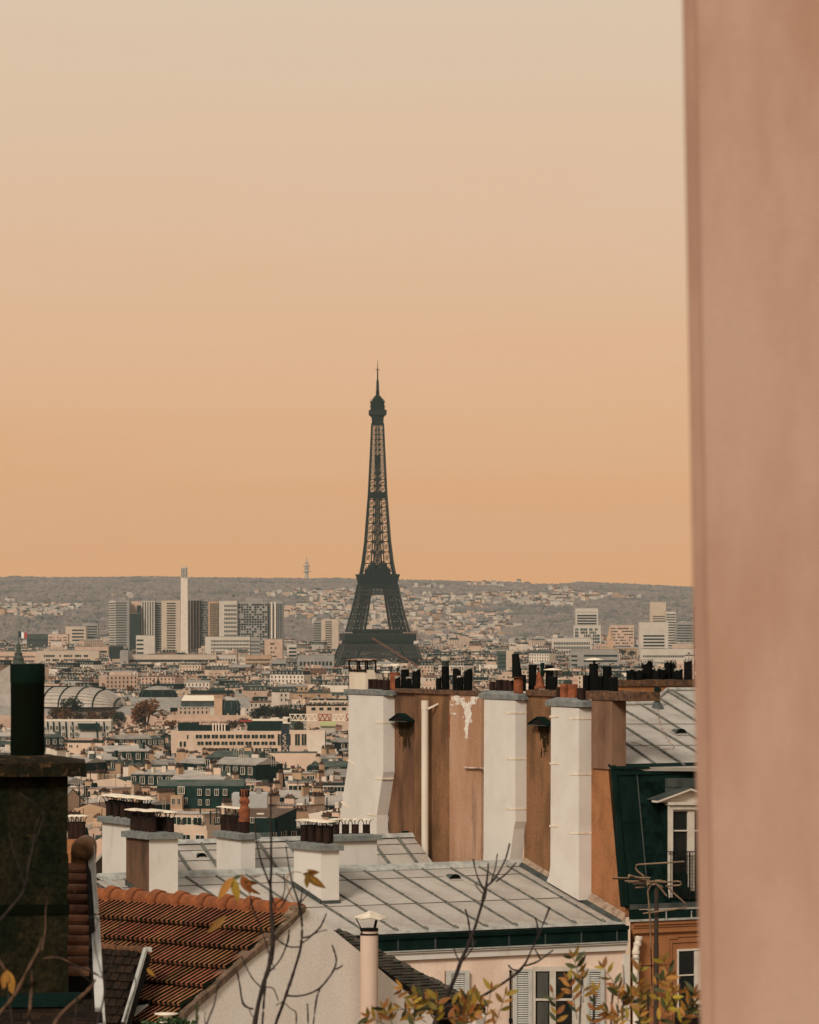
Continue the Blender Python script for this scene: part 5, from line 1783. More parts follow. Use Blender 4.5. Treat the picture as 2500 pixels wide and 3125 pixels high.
for i, (f0, f1) in enumerate(rows):
    g = MB()
    lift = up_ * .02
    g.prism([U * .034 + SL * (RUN * f0) + up_ * .002, U * (SP - .034) + SL * (RUN * f0) + up_ * .002,
             U * (SP - .034) + SL * (RUN * f1 + .03) + lift, U * .034 + SL * (RUN * f1 + .03) + lift], up_ * -.008)
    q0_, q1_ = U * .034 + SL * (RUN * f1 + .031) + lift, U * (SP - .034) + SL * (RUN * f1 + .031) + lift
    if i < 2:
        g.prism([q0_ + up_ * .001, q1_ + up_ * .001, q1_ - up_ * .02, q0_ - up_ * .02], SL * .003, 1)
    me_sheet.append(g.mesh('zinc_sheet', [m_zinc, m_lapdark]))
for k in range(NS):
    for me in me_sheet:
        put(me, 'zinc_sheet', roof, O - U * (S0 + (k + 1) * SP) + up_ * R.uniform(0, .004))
for i, (f0, f1) in enumerate(rows):                   # last bay against the party wall
    g = MB()
    g.prism([U * (-S0 + .034) + SL * (RUN * f0), U * -.02 + SL * (RUN * f0), U * -.02 + SL * (RUN * f1 + .03) + up_ * .012, U * (-S0 + .034) + SL * (RUN * f1 + .03) + up_ * .012], up_ * -.008)
    put(g.mesh('zinc_sheet', m_zinc), 'zinc_sheet', roof, O)
g = MB()
g.prism([O + up_ * .02 + SL * .22, O + up_ * .09 + SL * .10, O + ZV * .13, O - D * .14 + ZV * .05], -U * (WID + .1))
g.build('ridge_cap', m_zinclip, roof)
g = MB()
q = E - D * .02
g.prism([q + ZV * .03 - SL * .12, q + ZV * .035 + D * .05, q - ZV * .02 + D * .07, q - ZV * .03 - SL * .1], -U * (WID + .05))
g.build('eave_edge', m_zinclip, roof)
def fac(px, py, off=0.0):
    """point on the pink facade plane pushed out by off"""
    return VE.off(D * off).at(px, py)
def strip_f(g, pa, pb, h, t, m=0):
    """bar along the facade between two points, hanging down h, thick t towards us"""
    g.prism([pa, pa - ZV * h, pa - ZV * h + D * t, pa + D * t], pb - pa, m)
zg = E.z - .06
XL = E - U * WID
g = MB()
strip_f(g, Vector((XL.x, XL.y, zg)), Vector((E.x, E.y, zg)), .40, .10)
g.prism([Vector((XL.x, XL.y, zg)) + D * .1, Vector((XL.x, XL.y, zg)) + D * .17, Vector((XL.x, XL.y, zg - .10)) + D * .15, Vector((XL.x, XL.y, zg - .10)) + D * .1], E - XL)
gut = g.build('gutter_band', m_teal, pink)
k = 0
while k * 1.05 < WID - .3:
    p = Vector((E.x, E.y, zg)) - U * (.35 + k * 1.05)
    MB().prism([p + D * .1, p + D * .118, p + D * .118 - ZV * .37, p + D * .1 - ZV * .37], U * .035).build('gutter_joint', m_zincdk, gut)
    k += 1
g = MB()
strip_f(g, Vector((XL.x, XL.y, zg - .385)), Vector((E.x, E.y, zg - .385)), .03, .15)
g.build('gutter_lip', m_zinclip, gut)
g = MB()
strip_f(g, Vector((XL.x, XL.y, zg - .43)), Vector((E.x, E.y, zg - .43)), .03, .12)
strip_f(g, Vector((XL.x, XL.y, zg - .46)), Vector((E.x, E.y, zg - .46)), .17, .07)
g.build('cornice', m_white, pink)
# walls
zb0 = 70.0
g = MB()
b = Vector((E.x, E.y, zb0)) - D * .02
h0 = zg - .02 - zb0
g.prism([b, b - U * WID, b - U * WID + ZV * h0, b + ZV * h0], -D * .4)
g.build('front_wall', m_pinkwall, pink)
g = MB()
lw = RLp
a0, a1 = O - U * WID, E - U * WID
g.prism([Vector((a0.x, a0.y, zb0)), Vector((a1.x, a1.y, zb0)) - D * .43, a1 - ZV * .16 - D * .43, a0 - ZV * .16, a0 - D * 3 - ZV * 1.7, Vector((a0.x, a0.y, zb0)) - D * 3], U * .35)
g.build('gable_wall', M("streaky_cream_render", (.60, .45, .33), (.50, .36, .25), 1.4, .9, .005, 20, .25, c3=(.26, .13, .07), s3=3.0, t3=(.62, .8), streak3=.12), pink)
g = MB()                                              # zinc verge boards along the left edge
for f0, f1 in ((.0, .52), (.53, 1.0)):
    p0, p1 = a0 + SL * RUN * f0 - U * .05, a0 + SL * RUN * f1 - U * .05
    g.prism([p0 + ZV * .05, p1 + ZV * .05, p1 - ZV * .36, p0 - ZV * .36], U * .04)
g.build('verge_board', M("grey_verge_zinc", (.20, .18, .155), (.15, .14, .125), 8, .7, .003, 40), roof)
g = MB()
p0, p1 = a0 - U * .07, a0 + SL * RUN - U * .07
g.prism([p0 + ZV * .10, p1 + ZV * .10, p1 + ZV * .03, p0 + ZV * .03], U * .12)
g.prism([p0 - ZV * .34, p1 - ZV * .34, p1 - ZV * .39, p0 - ZV * .39], U * .08)
g.build('verge_trim', m_zinclip, roof)
for f in (.2, .38, .56, .74):
    p = a0 + SL * RUN * f - U * .04 - ZV * .39
    MB().prism([p, p + D * .05, p + D * .05 - ZV * .12, p - ZV * .12], U * .04).build('bracket', m_iron, roof)

# chimneys
def stack(parent, corner, lpx, rpx, ztop, zbot, mats, label=None, cop=(.10, .14), copmat=None, name='chimney', dome_=0.0, rpt=None):
    """rectangular chimney: corner = plan point of the nearest vertical edge; columns of its left and right edge"""
    c = flat(corner)
    Lp, Rp = lin(c, D, lpx), lin(c, U, rpx) if rpt is None else rpt
    wl, wr = (Lp - c).length, (Rp - c).length
    g = MB()
    B0 = c + ZV * zbot
    hh_ = ZV * (ztop - zbot)
    v = [B0, B0 + U * wr, B0 + U * wr - D * wl, B0 - D * wl]
    v = v + [p + hh_ for p in v]
    g.add(v, [(0, 1, 5, 4), (1, 2, 6, 5), (2, 3, 7, 6), (4, 5, 6, 7)], 0)
    g.add(v, [(3, 0, 4, 7)], 1 if len(mats) > 1 else 0)
    o = g.build(name, mats, parent, label=label)
    e, t = cop
    g = MB()
    q = c + ZV * ztop - U * e + D * e
    ql, qr = wl + 2 * e, wr + 2 * e
    j = lambda: Vector((R.uniform(-.008, .008), R.uniform(-.008, .008), R.uniform(-.008, .008)))
    P4 = [q + j(), q + U * qr + j(), q + U * qr - D * ql + j(), q - D * ql + j()]
    g.prism(P4, (0, 0, t))
    ci = lambda a, b_: q + U * (a * qr) - D * (b_ * ql) + ZV * (t + (dome_ or .035))
    top4 = [p + ZV * t for p in P4] + [ci(.22, .12), ci(.78, .12), ci(.78, .88), ci(.22, .88)]
    g.add(top4, [(0, 1, 5, 4), (1, 2, 6, 5), (2, 3, 7, 6), (3, 0, 4, 7), (4, 5, 6, 7)])
    g.build('coping', copmat or m_cop, o)
    return o, c, wl, wr
pot_cache = {}
def pot_mesh(r, h, mat, crust):
    key = (round(r, 2), round(h, 2), mat.name, crust)
    if key not in pot_cache:
        g = MB()
        r, h = key[0], key[1]
        prof = [(r * 1.03, 0), (r, h * .1), (r * .97, h * .8), (r * 1.0, h * .97), (r * .98, h), (r * .80, h), (r * .78, h * .75), (.01, h * .72)]
        g.lathe((0, 0, 0), prof, 16)
        mats = [mat]
        if crust:
            mats = [mat, m_lime]
            rr = random.Random(int(r * 1000 + h * 777))
            n = 16
            vs, fs = [], []
            for i in range(n):
                w = 2 * math.pi * i / n
                dz = h * rr.choice((.04, .06, .10, .16)) * rr.uniform(.6, 1.2)
                for rad, z in ((r * 1.05, h - dz), (r * 1.06, h + .012), (r * .78, h + .015)):
                    vs.append((rad * math.cos(w), rad * math.sin(w), z))
            for i in range(n):
                i2 = (i + 1) % n
                for q in range(2):
                    fs.append((i * 3 + q, i2 * 3 + q, i2 * 3 + q + 1, i * 3 + q + 1))
            g.add(vs, fs, 1)
        pot_cache[key] = g.mesh('pot', mats)
    return pot_cache[key]
def pot(parent, loc, r, h, mat, crust=False, tilt=None, label=None):
    o = put(pot_mesh(r, h, mat, crust), 'pot', parent, loc, tilt or (R.uniform(-.02, .02), R.uniform(-.02, .02), R.uniform(0, 6)))
    if label:
        o['label'] = label
    return o
def potpx(parent, vp, x0, x1, yt, yb, mat, crust=False, label=None):
    c = (x0 + x1) / 2
    b = vp.at(c, yb)
    t = vp.at(c, yt)
    return pot(parent, b - ZV * .05, (x1 - x0) / 2 / F * b.y, t.z - b.z + .05, mat, crust, label=label)
cap_cache = {}
def cap_mesh(r, leg, flatn):
    key = (round(r, 2), round(leg, 2), flatn)
    if key not in cap_cache:
        g = MB()
        r, leg, fl_ = key
        g.lathe((0, 0, leg), [(r, -.012), (r * 1.01, 0), (r * .5, r * fl_ * .55), (.01, r * fl_)], 14)
        for i in range(3):
            w = i * 2.09 + .5
            g.tube([(r * .42 * math.cos(w), r * .42 * math.sin(w), -.10), (r * .45 * math.cos(w), r * .45 * math.sin(w), .03), (r * .8 * math.cos(w), r * .8 * math.sin(w), leg)], .011, 5, 1)
        g.lathe((0, 0, -.05), [(r * .44, 0), (r * .46, .01), (r * .46, .03), (r * .44, .04)], 14, 1)
        cap_cache[key] = g.mesh('rain_cap', [m_cap, m_iron])
    return cap_cache[key]
def raincap(parent, loc, r, leg, fl_=.16, tilt=(0, 0, 0)):
    return put(cap_mesh(r, leg, fl_), 'rain_cap', parent, loc, tilt)
def chimney_on_roof(px, py, lpx, rpx, pytop, mats, label, **k):
    c = ROOF.at(px, py)
    zt = ZE - (pytop - H) / F * c.y
    return stack(pink, c, lpx, rpx, zt, c.z - 1.2, mats, label, **k), zt
# front left chimney with the brown flank
(ch1, c1, wl, wr), zt = chimney_on_roof(455, 2752, 385, 543, 2562, [m_white, m_rustbrown], 'front chimney with a stained brown flank and a white face')
for i in range(6):
    f = (i + .7) / 6.2
    p = c1 - D * (wl * f) + U * (.17)
    pot(ch1, p + ZV * (zt + .14), .098, .40, m_potbrn)
    raincap(ch1, p + ZV * (zt + .56), .25, .13, .13, (R.uniform(-.05, .05), R.uniform(-.05, .05), i))
for i in range(5):
    f = (i + .4) / 5
    p = c1 - D * (wl * f) + U * (wr - .16)
    pot(ch1, p + ZV * (zt + .14), .10, .36, m_potbrn)
    raincap(ch1, p + ZV * (zt + .52), .23, .15, .13, (R.uniform(-.05, .05), R.uniform(-.05, .05), i))
# lead skirt of the front chimneys
def skirt(parent, c, wl, wr, zc, h=.16, e=.03):
    g = MB()
    q = flat(c)
    # along the right-front face
    z1 = zc - .02
    A = q + D * e - U * e
    g.prism([A + ZV * (z1 - h), A + U * (wr + 2 * e) + ZV * (z1 - h), A + U * (wr + 2 * e) + ZV * z1, A + ZV * z1], -D * e)
    A0, A1 = q - U * e + D * e, q - U * e - D * wl
    g.prism([A0 + ZV * (z1 - h), A0 + ZV * (z1 + .02), A1 + ZV * (z1 + KS * wl + .04), A1 + ZV * (z1 + KS * wl - h)], U * e)
    g.build('lead_skirt', m_zincdk, parent)
skirt(ch1, c1, wl, wr, ROOF.at(455, 2752).z + .12)
# middle chimney
(ch2, c2, wl, wr), zt2 = chimney_on_roof(980, 2761, 897, 1035, 2597, [m_white], 'white middle chimney with four capped pots rising from the roof slope')
skirt(ch2, c2, wl, wr, ROOF.at(980, 2761).z + .12)
for i in range(4):
    p = c2 - D * (wl * (i * .25 + .10)) + U * (wr * .48 - .02 * i)
    pot(ch2, p + ZV * (zt2 + .15), .105, .42, m_potbrn)
    raincap(ch2, p + ZV * (zt2 + .60), .23, .12, .12, (0, R.uniform(-.05, .05), i))
for i in range(3):
    p = c2 - D * (wl * (i * .3 + .25)) + U * (wr * .85)
    raincap(ch2, p + ZV * (zt2 + .60), .23, .12, .12, (0, R.uniform(-.05, .05), i))
    pot(ch2, p + ZV * (zt2 + .15), .10, .40, m_potbrn)
# long chimney at the left end of the ridge
cl = lin(flat(O) - D * .25, U, 446)
zt5 = ZE - (2523 - H) / F * cl.y
ch5, c5, wl, wr = stack(pink, cl, 312, 474, zt5, 83.0, [m_white], 'long white chimney at the left end of the ridge')
for i in range(10):
    p = c5 - D * (wl * (i + .6) / 10.2) + U * .22
    pot(ch5, p + ZV * (zt5 + .15), .105, .40, m_potbrn)
    if i % 2 or i > 6:
        raincap(ch5, p + ZV * (zt5 + .58), .26, .13, .12, (R.uniform(-.04, .04), R.uniform(-.06, .06), i))
for i in range(6):
    p = c5 - D * (wl * (i + .4) / 6.2) + U * (wr - .2)
    raincap(ch5, p + ZV * (zt5 + .56), .27, .14, .12, (R.uniform(-.04, .04), R.uniform(-.06, .06), i))
    pot(ch5, p + ZV * (zt5 + .15), .10, .38, m_potbrn)
# roof vents (half round with a grille)
def vent(parent, px, py, wpx, plane=ROOF):
    c = plane.at(px, py)
    r = wpx / 2 / F * c.y
    g = MB()
    n = 12
    a = [c + U * (r * math.cos(math.pi * i / n)) + ZV * (r * .95 * math.sin(math.pi * i / n)) for i in range(n + 1)]
    b_ = [p - D * .34 - ZV * .0 for p in a]
    g.add(a + b_, [(i, i + 1, n + 2 + i, n + 1 + i) for i in range(n)], 0)
    g.add([p - D * .05 for p in a], [tuple(range(n + 1))], 1)
    for i in range(1, 6):
        w = math.pi * i / 6
        g.beam(c - D * .03, c - D * .03 + U * (r * math.cos(w)) + ZV * (r * .92 * math.sin(w)), .014, 1)
    for i in range(n):
        g.beam(a[i] , a[i + 1], .025, 2)
        g.beam(c - D * .03 + (a[i] - c) * .55, c - D * .03 + (a[i + 1] - c) * .55, .012, 2)
    kd = plane.n.dot(D) / plane.n.z
    sv = D - ZV * kd
    g.prism([c - U * (r * 1.3) + sv * .1 + up_ * .018, c + U * (r * 1.3) + sv * .1 + up_ * .018, c + U * (r * 1.3) - sv * .3 + up_ * .018, c - U * (r * 1.3) - sv * .3 + up_ * .018], (0, 0, .006), 3)
    g.build('roof_vent', [m_zincdk, m_iron, m_teal, m_zinc], parent)
vent(roof, 1390, 2686, 36)
vent(roof, 722, 2783, 34)
# window with shutters on the pink front
def fbox(g, px0, py0, px1, py1, o0, o1, m=0):
    """box on the facade between photo corners, from o0 to o1 in front of it"""
    a = fac(px0, py0, o0)
    b = fac(px1, py0, o0)
    c = fac(px0, py1, o0)
    h = a.z - c.z
    g.prism([a, b, b - ZV * (a.z - c.z) , a - ZV * h], D * (o1 - o0), m)
def shutter(px0, px1, py0, py1, parent, lab):
    root = None
    g = MB()
    w = px1 - px0
    fr = w * .19
    g2 = [(px0, py0, px0 + fr, py1), (px1 - fr, py0, px1, py1), (px0 + fr, py0, px1 - fr, py0 + 9), (px0 + fr, py1 - 14, px1 - fr, py1)]
    for q in g2:
        fbox(g, *q, .03, .08)
    sh = g.build('shutter', m_shut, parent, label=lab)
    n = int((py1 - 14 - py0 - 9) / 6.6)
    a = fac(px0 + fr, py0 + 9, .055)
    b = fac(px1 - fr, py0 + 9, .055)
    step = (a.z - fac(px0 + fr, py1 - 14, .055).z) / n
    sl_ = MB()
    L = b - a
    sl_.prism([Vector((0, 0, 0)), D * -.022 + ZV * (step * .62), D * -.022 + ZV * (step * .62) + D * .008, D * .008], L)
    me = sl_.mesh('slat', m_shut)
    for i in range(n):
        put(me, 'slat', sh, a - ZV * (step * (i + 1)))
    g = MB()
    fbox(g, px0 + fr, py0 + 9, px1 - fr, py1 - 14, .02, .024)
    g.build('shade_back', m_iron, sh)
    return sh
PB = 3190
shutter(1565, 1622, 2957, PB, pink, 'louvred shutter left of the big window')
shutter(1786, 1842, 2957, PB, pink, 'louvred shutter right of the big window')
shutter(1362, 1430, 2962, PB, pink, 'louvred shutter behind the mossy roof edge')
g = MB()
for q in ((1622, 2950, 1632, PB), (1752, 2950, 1786, PB), (1632, 2950, 1752, 2964), (1677, 2964, 1694, PB), (1632, 3047, 1677, 3054), (1694, 3047, 1752, 3054), (1746, 2964, 1752, PB)):
    fbox(g, *q, .005, .05)
wn = g.build('window', m_frame, pink)
g = MB()
fbox(g, 1632, 2964, 1752, PB, .003, .012)
g.build('pane', m_glassnear, wn)
g = MB()
fbox(g, 1640, 2968, 1672, 3046, .014, .018)
fbox(g, 1640, 3058, 1672, 3180, .014, .018)
g.build('curtain', M("grey_curtain", (.085, .08, .065), (.06, .055, .045), 6, .9, streak=.1), wn)
g = MB()
fbox(g, 1555, 2960, 1559, PB, .03, .05)
fbox(g, 1553, 2963, 1562, 2966, .03, .06)
fbox(g, 1553, 3108, 1562, 3122, .03, .07)
g.build('shutter_rod', m_iron, pink)
g = MB()
fbox(g, 1310, 2958, 1356, 3130, .01, .03)
g.build('wall_panel', m_pinkwall, pink)
g = MB()
fbox(g, 1900, 2912, 1918, PB, .0, .05)
g.build('corner_strip', m_white, pink)

# ---------------------------------------------------------------- house behind, with its own seamed roof
ZR2 = VR.off(-D * 5.0)
r0, r1 = ZR2.at(330, 2566), ZR2.at(1260, 2566)
zr = (r0.z + r1.z) / 2
r0.z = r1.z = zr
rear = thing('rear_house', 'house behind the zinc ridge showing a strip of seamed grey roof and white chimneys', 'house', flat(r0) + ZV * 72)
k2 = .56
S2 = D - ZV * k2
g = MB()
g.prism([r0, r1, r1 + S2 * 3.4, r0 + S2 * 3.4], (0, 0, -.1))
g.prism([r0, r1, r1 - D * 4 - ZV * 2, r0 - D * 4 - ZV * 2], (0, 0, -.1))
rroof = g.build('roof', m_zinc, rear)
up2 = Vector((D.x * k2, D.y * k2, 1)).normalized()
g = MB()
g.prism([U * -.04, U * .04, U * .028 + up2 * .06, U * -.028 + up2 * .06], S2 * 3.35)
me_b2 = g.mesh('batten', m_batten)
LR = (r1 - r0).length
i = 0
sx0 = lin(flat(r0), U, 610)
st0 = (sx0 - flat(r0)).length % SP
while st0 + i * SP < LR:
    put(me_b2, 'batten', rroof, r0 + U * (st0 + i * SP))
    i += 1
RP2 = PL(r0, up2)
for f in (.32, .75, 1.3):
    g = MB()
    g.prism([r0 + S2 * f + up2 * .004, r1 + S2 * f + up2 * .004, r1 + S2 * (f + .03) + up2 * .016, r0 + S2 * (f + .03) + up2 * .016], up2 * .004)
    g.build('sheet_lap', m_batten, rroof)
g = MB()
g.prism([r0 + S2 * .1 + up2 * .05, r0 + ZV * .1, r0 - D * .12 + ZV * .04], r1 - r0)
g.build('ridge_cap', m_zinclip, rroof)
g = MB()
for a, b in ((r0, r1),):
    c = a + S2 * 3.3
    g.prism([flat(c) + ZV * 70, flat(c) + (b - a) + ZV * 70, c + (b - a) - ZV * .1, c - ZV * .1], -D * .4)
g.build('wall', m_pinkwall, rear)
vent(rroof, 616, 2620, 33, RP2)
cc = lin(flat(O) - D * 2.2, U, 735)
zt3 = ZE - (2562 - H) / F * cc.y
ch3, c3, wl, wr = stack(rear, cc, 661, 779, zt3, 82.5, [m_white], 'white chimney with an orange clay pot on the rear roof')
for i in range(4):
    p = c3 - D * (wl * (i * .22 + .24)) + U * (wr * .38)
    pot(ch3, p + ZV * (zt3 + .15), .10, .42, m_potbrn)
    raincap(ch3, p + ZV * (zt3 + .60), .22, .20, .12, (0, 0, i))
p = c3 - D * (wl * .1) + U * (wr * .42)
pot(ch3, p + ZV * (zt3 + .14), .145, .32, m_potbrn)
g = MB()
g.lathe(p + ZV * (zt3 + .46), [(.155, 0), (.16, .05), (.13, .12), (.15, .22), (.16, .30), (.12, .36), (.10, .44), (.135, .50), (.135, .56), (.11, .60), (.105, .66), (.12, .84), (.06, .84)], 16)
for i in range(10):
    w = i * .628
    g.boxc(p.x + .118 * math.cos(w), p.y + .118 * math.sin(w), zt3 + .46 + .66, .03, .03, .17, w, 1)
g.build('clay_pot', [m_potter, m_iron], ch3, label='turned orange clay pot with a slotted crown')
cc = lin(flat(O) - D * 1.2, U, 1003)
zt4 = ZE - (2568 - H) / F * cc.y
ch4, c4, wl, wr = stack(rear, cc, 985, 1151, zt4, 82.5, [m_white], 'wide low white chimney with four capped pots before the tall white flue')
V4 = VP(c4 - D * .2, U)
for x0, x1 in ((1014, 1036), (1043, 1065), (1073, 1095), (1107, 1130)):
    o = potpx(ch4, V4, x0, x1, 2516, 2553, m_potbrn)
    b = V4.at((x0 + x1) / 2, 2515)
    raincap(ch4, b, .20, .13, .12)

# ---------------------------------------------------------------- tall house at the right: party wall, flues, mansard
tallh = thing('mansard_house', 'tall ochre house with a dark slate mansard and a brown wall of flues', 'house', flat(E) + U * 3 + ZV * 72)
def wallpoly(name, pts, mat, th=.45, off=0.0, label=None, parent=tallh, kids=None):
    vp = VW.off(-U * off)
    g = MB()
    g.prism([vp.at(*p) for p in pts], U * th)
    return g.build(name, mat, parent, label=label)
m_recess = M("dark_brown_recess", (.19, .088, .042), (.08, .036, .018), 1.3, .95, .010, 16, .35, c3=(.012, .010, .006), s3=1.6, t3=(.56, .75), streak3=.16)
w1 = wallpoly('party_wall', [(1200, 2112), (1268, 2112), (1268, 2720), (1180, 2720)], m_recess, .4, 0, 'recessed brown wall strip with a little vent hood')
w2 = wallpoly('party_wall', [(1266, 2110), (1374, 2110), (1374, 2720), (1266, 2720)], m_brown, .42, .05, 'brown wall strip behind the white plastic pipe')
w3 = wallpoly('party_wall', [(1372, 2112), (1468, 2112), (1469, 2720), (1372, 2720)], m_pale_old, .42, .09, 'pinkish wall strip with peeling white paint')
w4 = wallpoly('party_wall', [(1600, 2120), (1693, 2120), (1693, 2700), (1600, 2660)], m_brown, .42, .03, 'brown wall strip between two white flues')
w5 = wallpoly('party_wall', [(1690, 2150), (1828, 2150), (1828, 2330), (1842, 2338), (1868, 2347), (1886, 2500), (1897, 2640), (1909, 2800), (1690, 2790)], m_orangewall, .42, .0, 'ochre gable end under the mansard edge')
# peeled paint patches
skel = [((1388, 2128), (1408, 2138), 9), ((1408, 2138), (1424, 2160), 10), ((1424, 2160), (1446, 2136), 8), ((1424, 2160), (1428, 2190), 9), ((1428, 2190), (1422, 2220), 7), ((1422, 2220), (1424, 2250), 4),
        ((1440, 2130), (1460, 2128), 4), ((1432, 2165), (1434, 2200), 5), ((1400, 2126), (1395, 2146), 5), ((1376, 2150), (1380, 2152), 2), ((1380, 2176), (1388, 2178), 2)]
vp = VW.off(-U * .0935)
g = MB()
cs = 2.0
for iy in range(70):
    for ix in range(46):
        x, y = 1372 + ix * cs, 2116 + iy * cs
        best = -9
        for (xa_, ya_), (xb_, yb_), w in skel:
            t = max(0, min(1, ((x - xa_) * (xb_ - xa_) + (y - ya_) * (yb_ - ya_)) / ((xb_ - xa_) ** 2 + (yb_ - ya_) ** 2)))
            best = max(best, 1 - math.hypot(x - xa_ - t * (xb_ - xa_), y - ya_ - t * (yb_ - ya_)) / w)
        if best + .9 * noise.noise(Vector((x / 5.5, y / 8, 4.4))) + .5 * noise.noise(Vector((x / 2.3, y / 2.6, 9))) > .08:
            g.prism([vp.at(x, y), vp.at(x + cs, y), vp.at(x + cs, y + cs), vp.at(x, y + cs)], -U * R.uniform(.002, .006))
g.build('peeling_paint', m_peel, w3, kind='stuff')
for (x0, y0, x1, y1) in ((1371, 2180, 1374, 2200), (1370, 2204, 1373, 2250), (1371, 2108, 1376, 2135)):
    vp = VW.off(-U * .093)
    g = MB()
    g.prism([vp.at(x0, y0), vp.at(x1, y0), vp.at(x1, y1), vp.at(x0, y1)], -U * .006)
    g.build('chipped_edge', m_potter, w3)
# stack cappings along the wall top
def capslab(pts_px, py0, py1, off, th, name='wall_capping', parent=tallh, mat=m_copd):
    vp = VW.off(-U * off)
    a, b = vp.at(pts_px[0], py0), vp.at(pts_px[1], py0)
    h = a.z - vp.at(pts_px[0], py1).z
    b.z = a.z
    g = MB()
    n = 7
    for i in range(n):
        p, q = a.lerp(b, i / n), a.lerp(b, (i + 1) / n)
        g.prism([p + ZV * R.uniform(-.012, .012), q + ZV * R.uniform(-.012, .012), q - ZV * h, p - ZV * h], U * th)
    return g.build(name, mat, parent)
cp1 = capslab((1203, 1472), 2101, 2113, .12, .75)
cp2 = capslab((1604, 1702), 2104, 2122, .10, .75)
cp3 = capslab((1782, 1932), 2108, 2134, .10, .80)
# sloping flues
def flue(pts, cornerpx, rpx, mat, label):
    """white flue: outline of its broad face in photo pixels; its depth follows from the right edge column on the wall plane"""
    rp = lin(flat(O), D, rpx)
    cp = lin(rp, -U, cornerpx)
    t = (rp - cp).dot(U)
    vp = VP(cp, D)
    g = MB()
    poly = [vp.at(*p) for p in pts]
    g.prism(poly, U * t)
    o = g.build('flue', mat, tallh, label=label)
    return o, vp, cp, t
flA, vA, cA, tA = flue([(1064, 2118), (1170, 2124), (1170, 2356), (1166, 2380), (1150, 2488), (1150, 2690), (1030, 2690), (1038, 2490), (1060, 2345), (1064, 2315)], 1170, 1204.5, m_white, 'widest white flue, swinging aside near its foot')
flB, vB, cB, tB = flue([(1478, 2132), (1573, 2138), (1573, 2508), (1568, 2530), (1557, 2618), (1554, 2650), (1474, 2650), (1476, 2600)], 1573, 1610, m_white, 'middle white flue, swinging aside near its foot')
flC, vC, cC, tC = flue([(1682, 2155), (1767, 2162), (1767, 2748), (1668, 2690), (1676, 2672), (1680, 2640)], 1767, 1805, m_white, 'straight white flue nearest the slate mansard')
def flue_cap(vp, c, t, l, r, pyt, dome_, fl, e=.09):
    a, b = vp.at(l, pyt), vp.at(r, pyt)
    wl = (flat(a) - flat(b)).length
    zt = b.z
    g = MB()
    q = flat(b) + ZV * zt
    e0 = q - U * e
    P4 = [e0, e0 + U * (t + e + .04), e0 + U * (t + e + .04) - D * wl, e0 - D * wl]
    P4 = [P4[0] + U * .06 , P4[0] + U * .12 + D * .07, P4[1] + D * .07, P4[2], P4[3] + U * .05]
    g.prism(P4, (0, 0, -.13))
    n = len(P4)
    cen = [p.lerp(q + U * (t * .5) - D * (wl * .5), .45) + ZV * dome_ for p in P4]
    g.add(P4 + cen, [(i, (i + 1) % n, n + (i + 1) % n, n + i) for i in range(n)] + [tuple(range(n, 2 * n))])
    return g.build('coping', m_cop, fl), zt
cpA, zA = flue_cap(vA, cA, tA, 1053, 1172, 2108, .03, flA)
cpB, zB = flue_cap(vB, cB, tB, 1464, 1575, 2121, .09, flB)
cpC, zC = flue_cap(vC, cC, tC, 1668, 1770, 2143, .10, flC)
# iron straps round the flues
def strap(fl, vp, t, px0, pxc, py, slope=0, left=None):
    o = -U * .012
    a, b = vp.at(px0, py - slope), vp.at(pxc, py)
    g = MB()
    g.prism([a + o, b + o + D * .012, b + o + D * .012 - ZV * .05, a + o - ZV * .05], U * .012)
    g.prism([b + D * .002, b + D * .012, b + D * .012 - ZV * .05, b + D * .002 - ZV * .05], U * (t + .01) + ZV * .0)
    g.build('strap', m_cap, fl)
def strap1(fl, vp, px0, px1, py0, py1):
    a, b = vp.at(px0, py0), vp.at(px1, py1)
    g = MB()
    g.prism([a, b, b - ZV * .05, a - ZV * .05], -U * .014)
    g.build('strap', m_cap, fl)
strap(flA, vA, tA, 1145, 1170, 2203)
strap(flA, vA, tA, 1145, 1167, 2374)
strap(flA, vA, tA, 1122, 1149, 2486, 4)
strap1(flA, vA, 1062, 1082, 2318, 2334)
strap1(flA, vA, 1041, 1062, 2443, 2463)
for y in (2173, 2313, 2466):
    strap(flB, vB, tB, 1546, 1573, y)
for y in (2190, 2360, 2540):
    strap(flC, vC, tC, 1740, 1767, y)
for y in (2184, 2327, 2518):
    strap1(flC, vC, 1678, 1706, y, y)
# plastic pipe in front of the wall
vp = VW.off(-U * .30)
pb_, pt_ = vp.at(1297.5, 2700), vp.at(1297.5, 2138)
g = MB()
r = 11.2 / F * pb_.y
g.tube([flat(pb_) + ZV * pb_.z, flat(pb_) + ZV * (pt_.z - .24)], r, 16)
g.tube([flat(pb_) + ZV * (pt_.z - .25), flat(pb_) + ZV * pt_.z], r * 1.08, 16)
pp = g.build('vent_pipe', m_pipe, tallh, label='tall white plastic vent pipe')
a = vp.at(1306, 2163)
b = VW.off(-U * .03).at(1339, 2147)
MB().beam(a, b, .05).build('bracket', m_cap, pp)
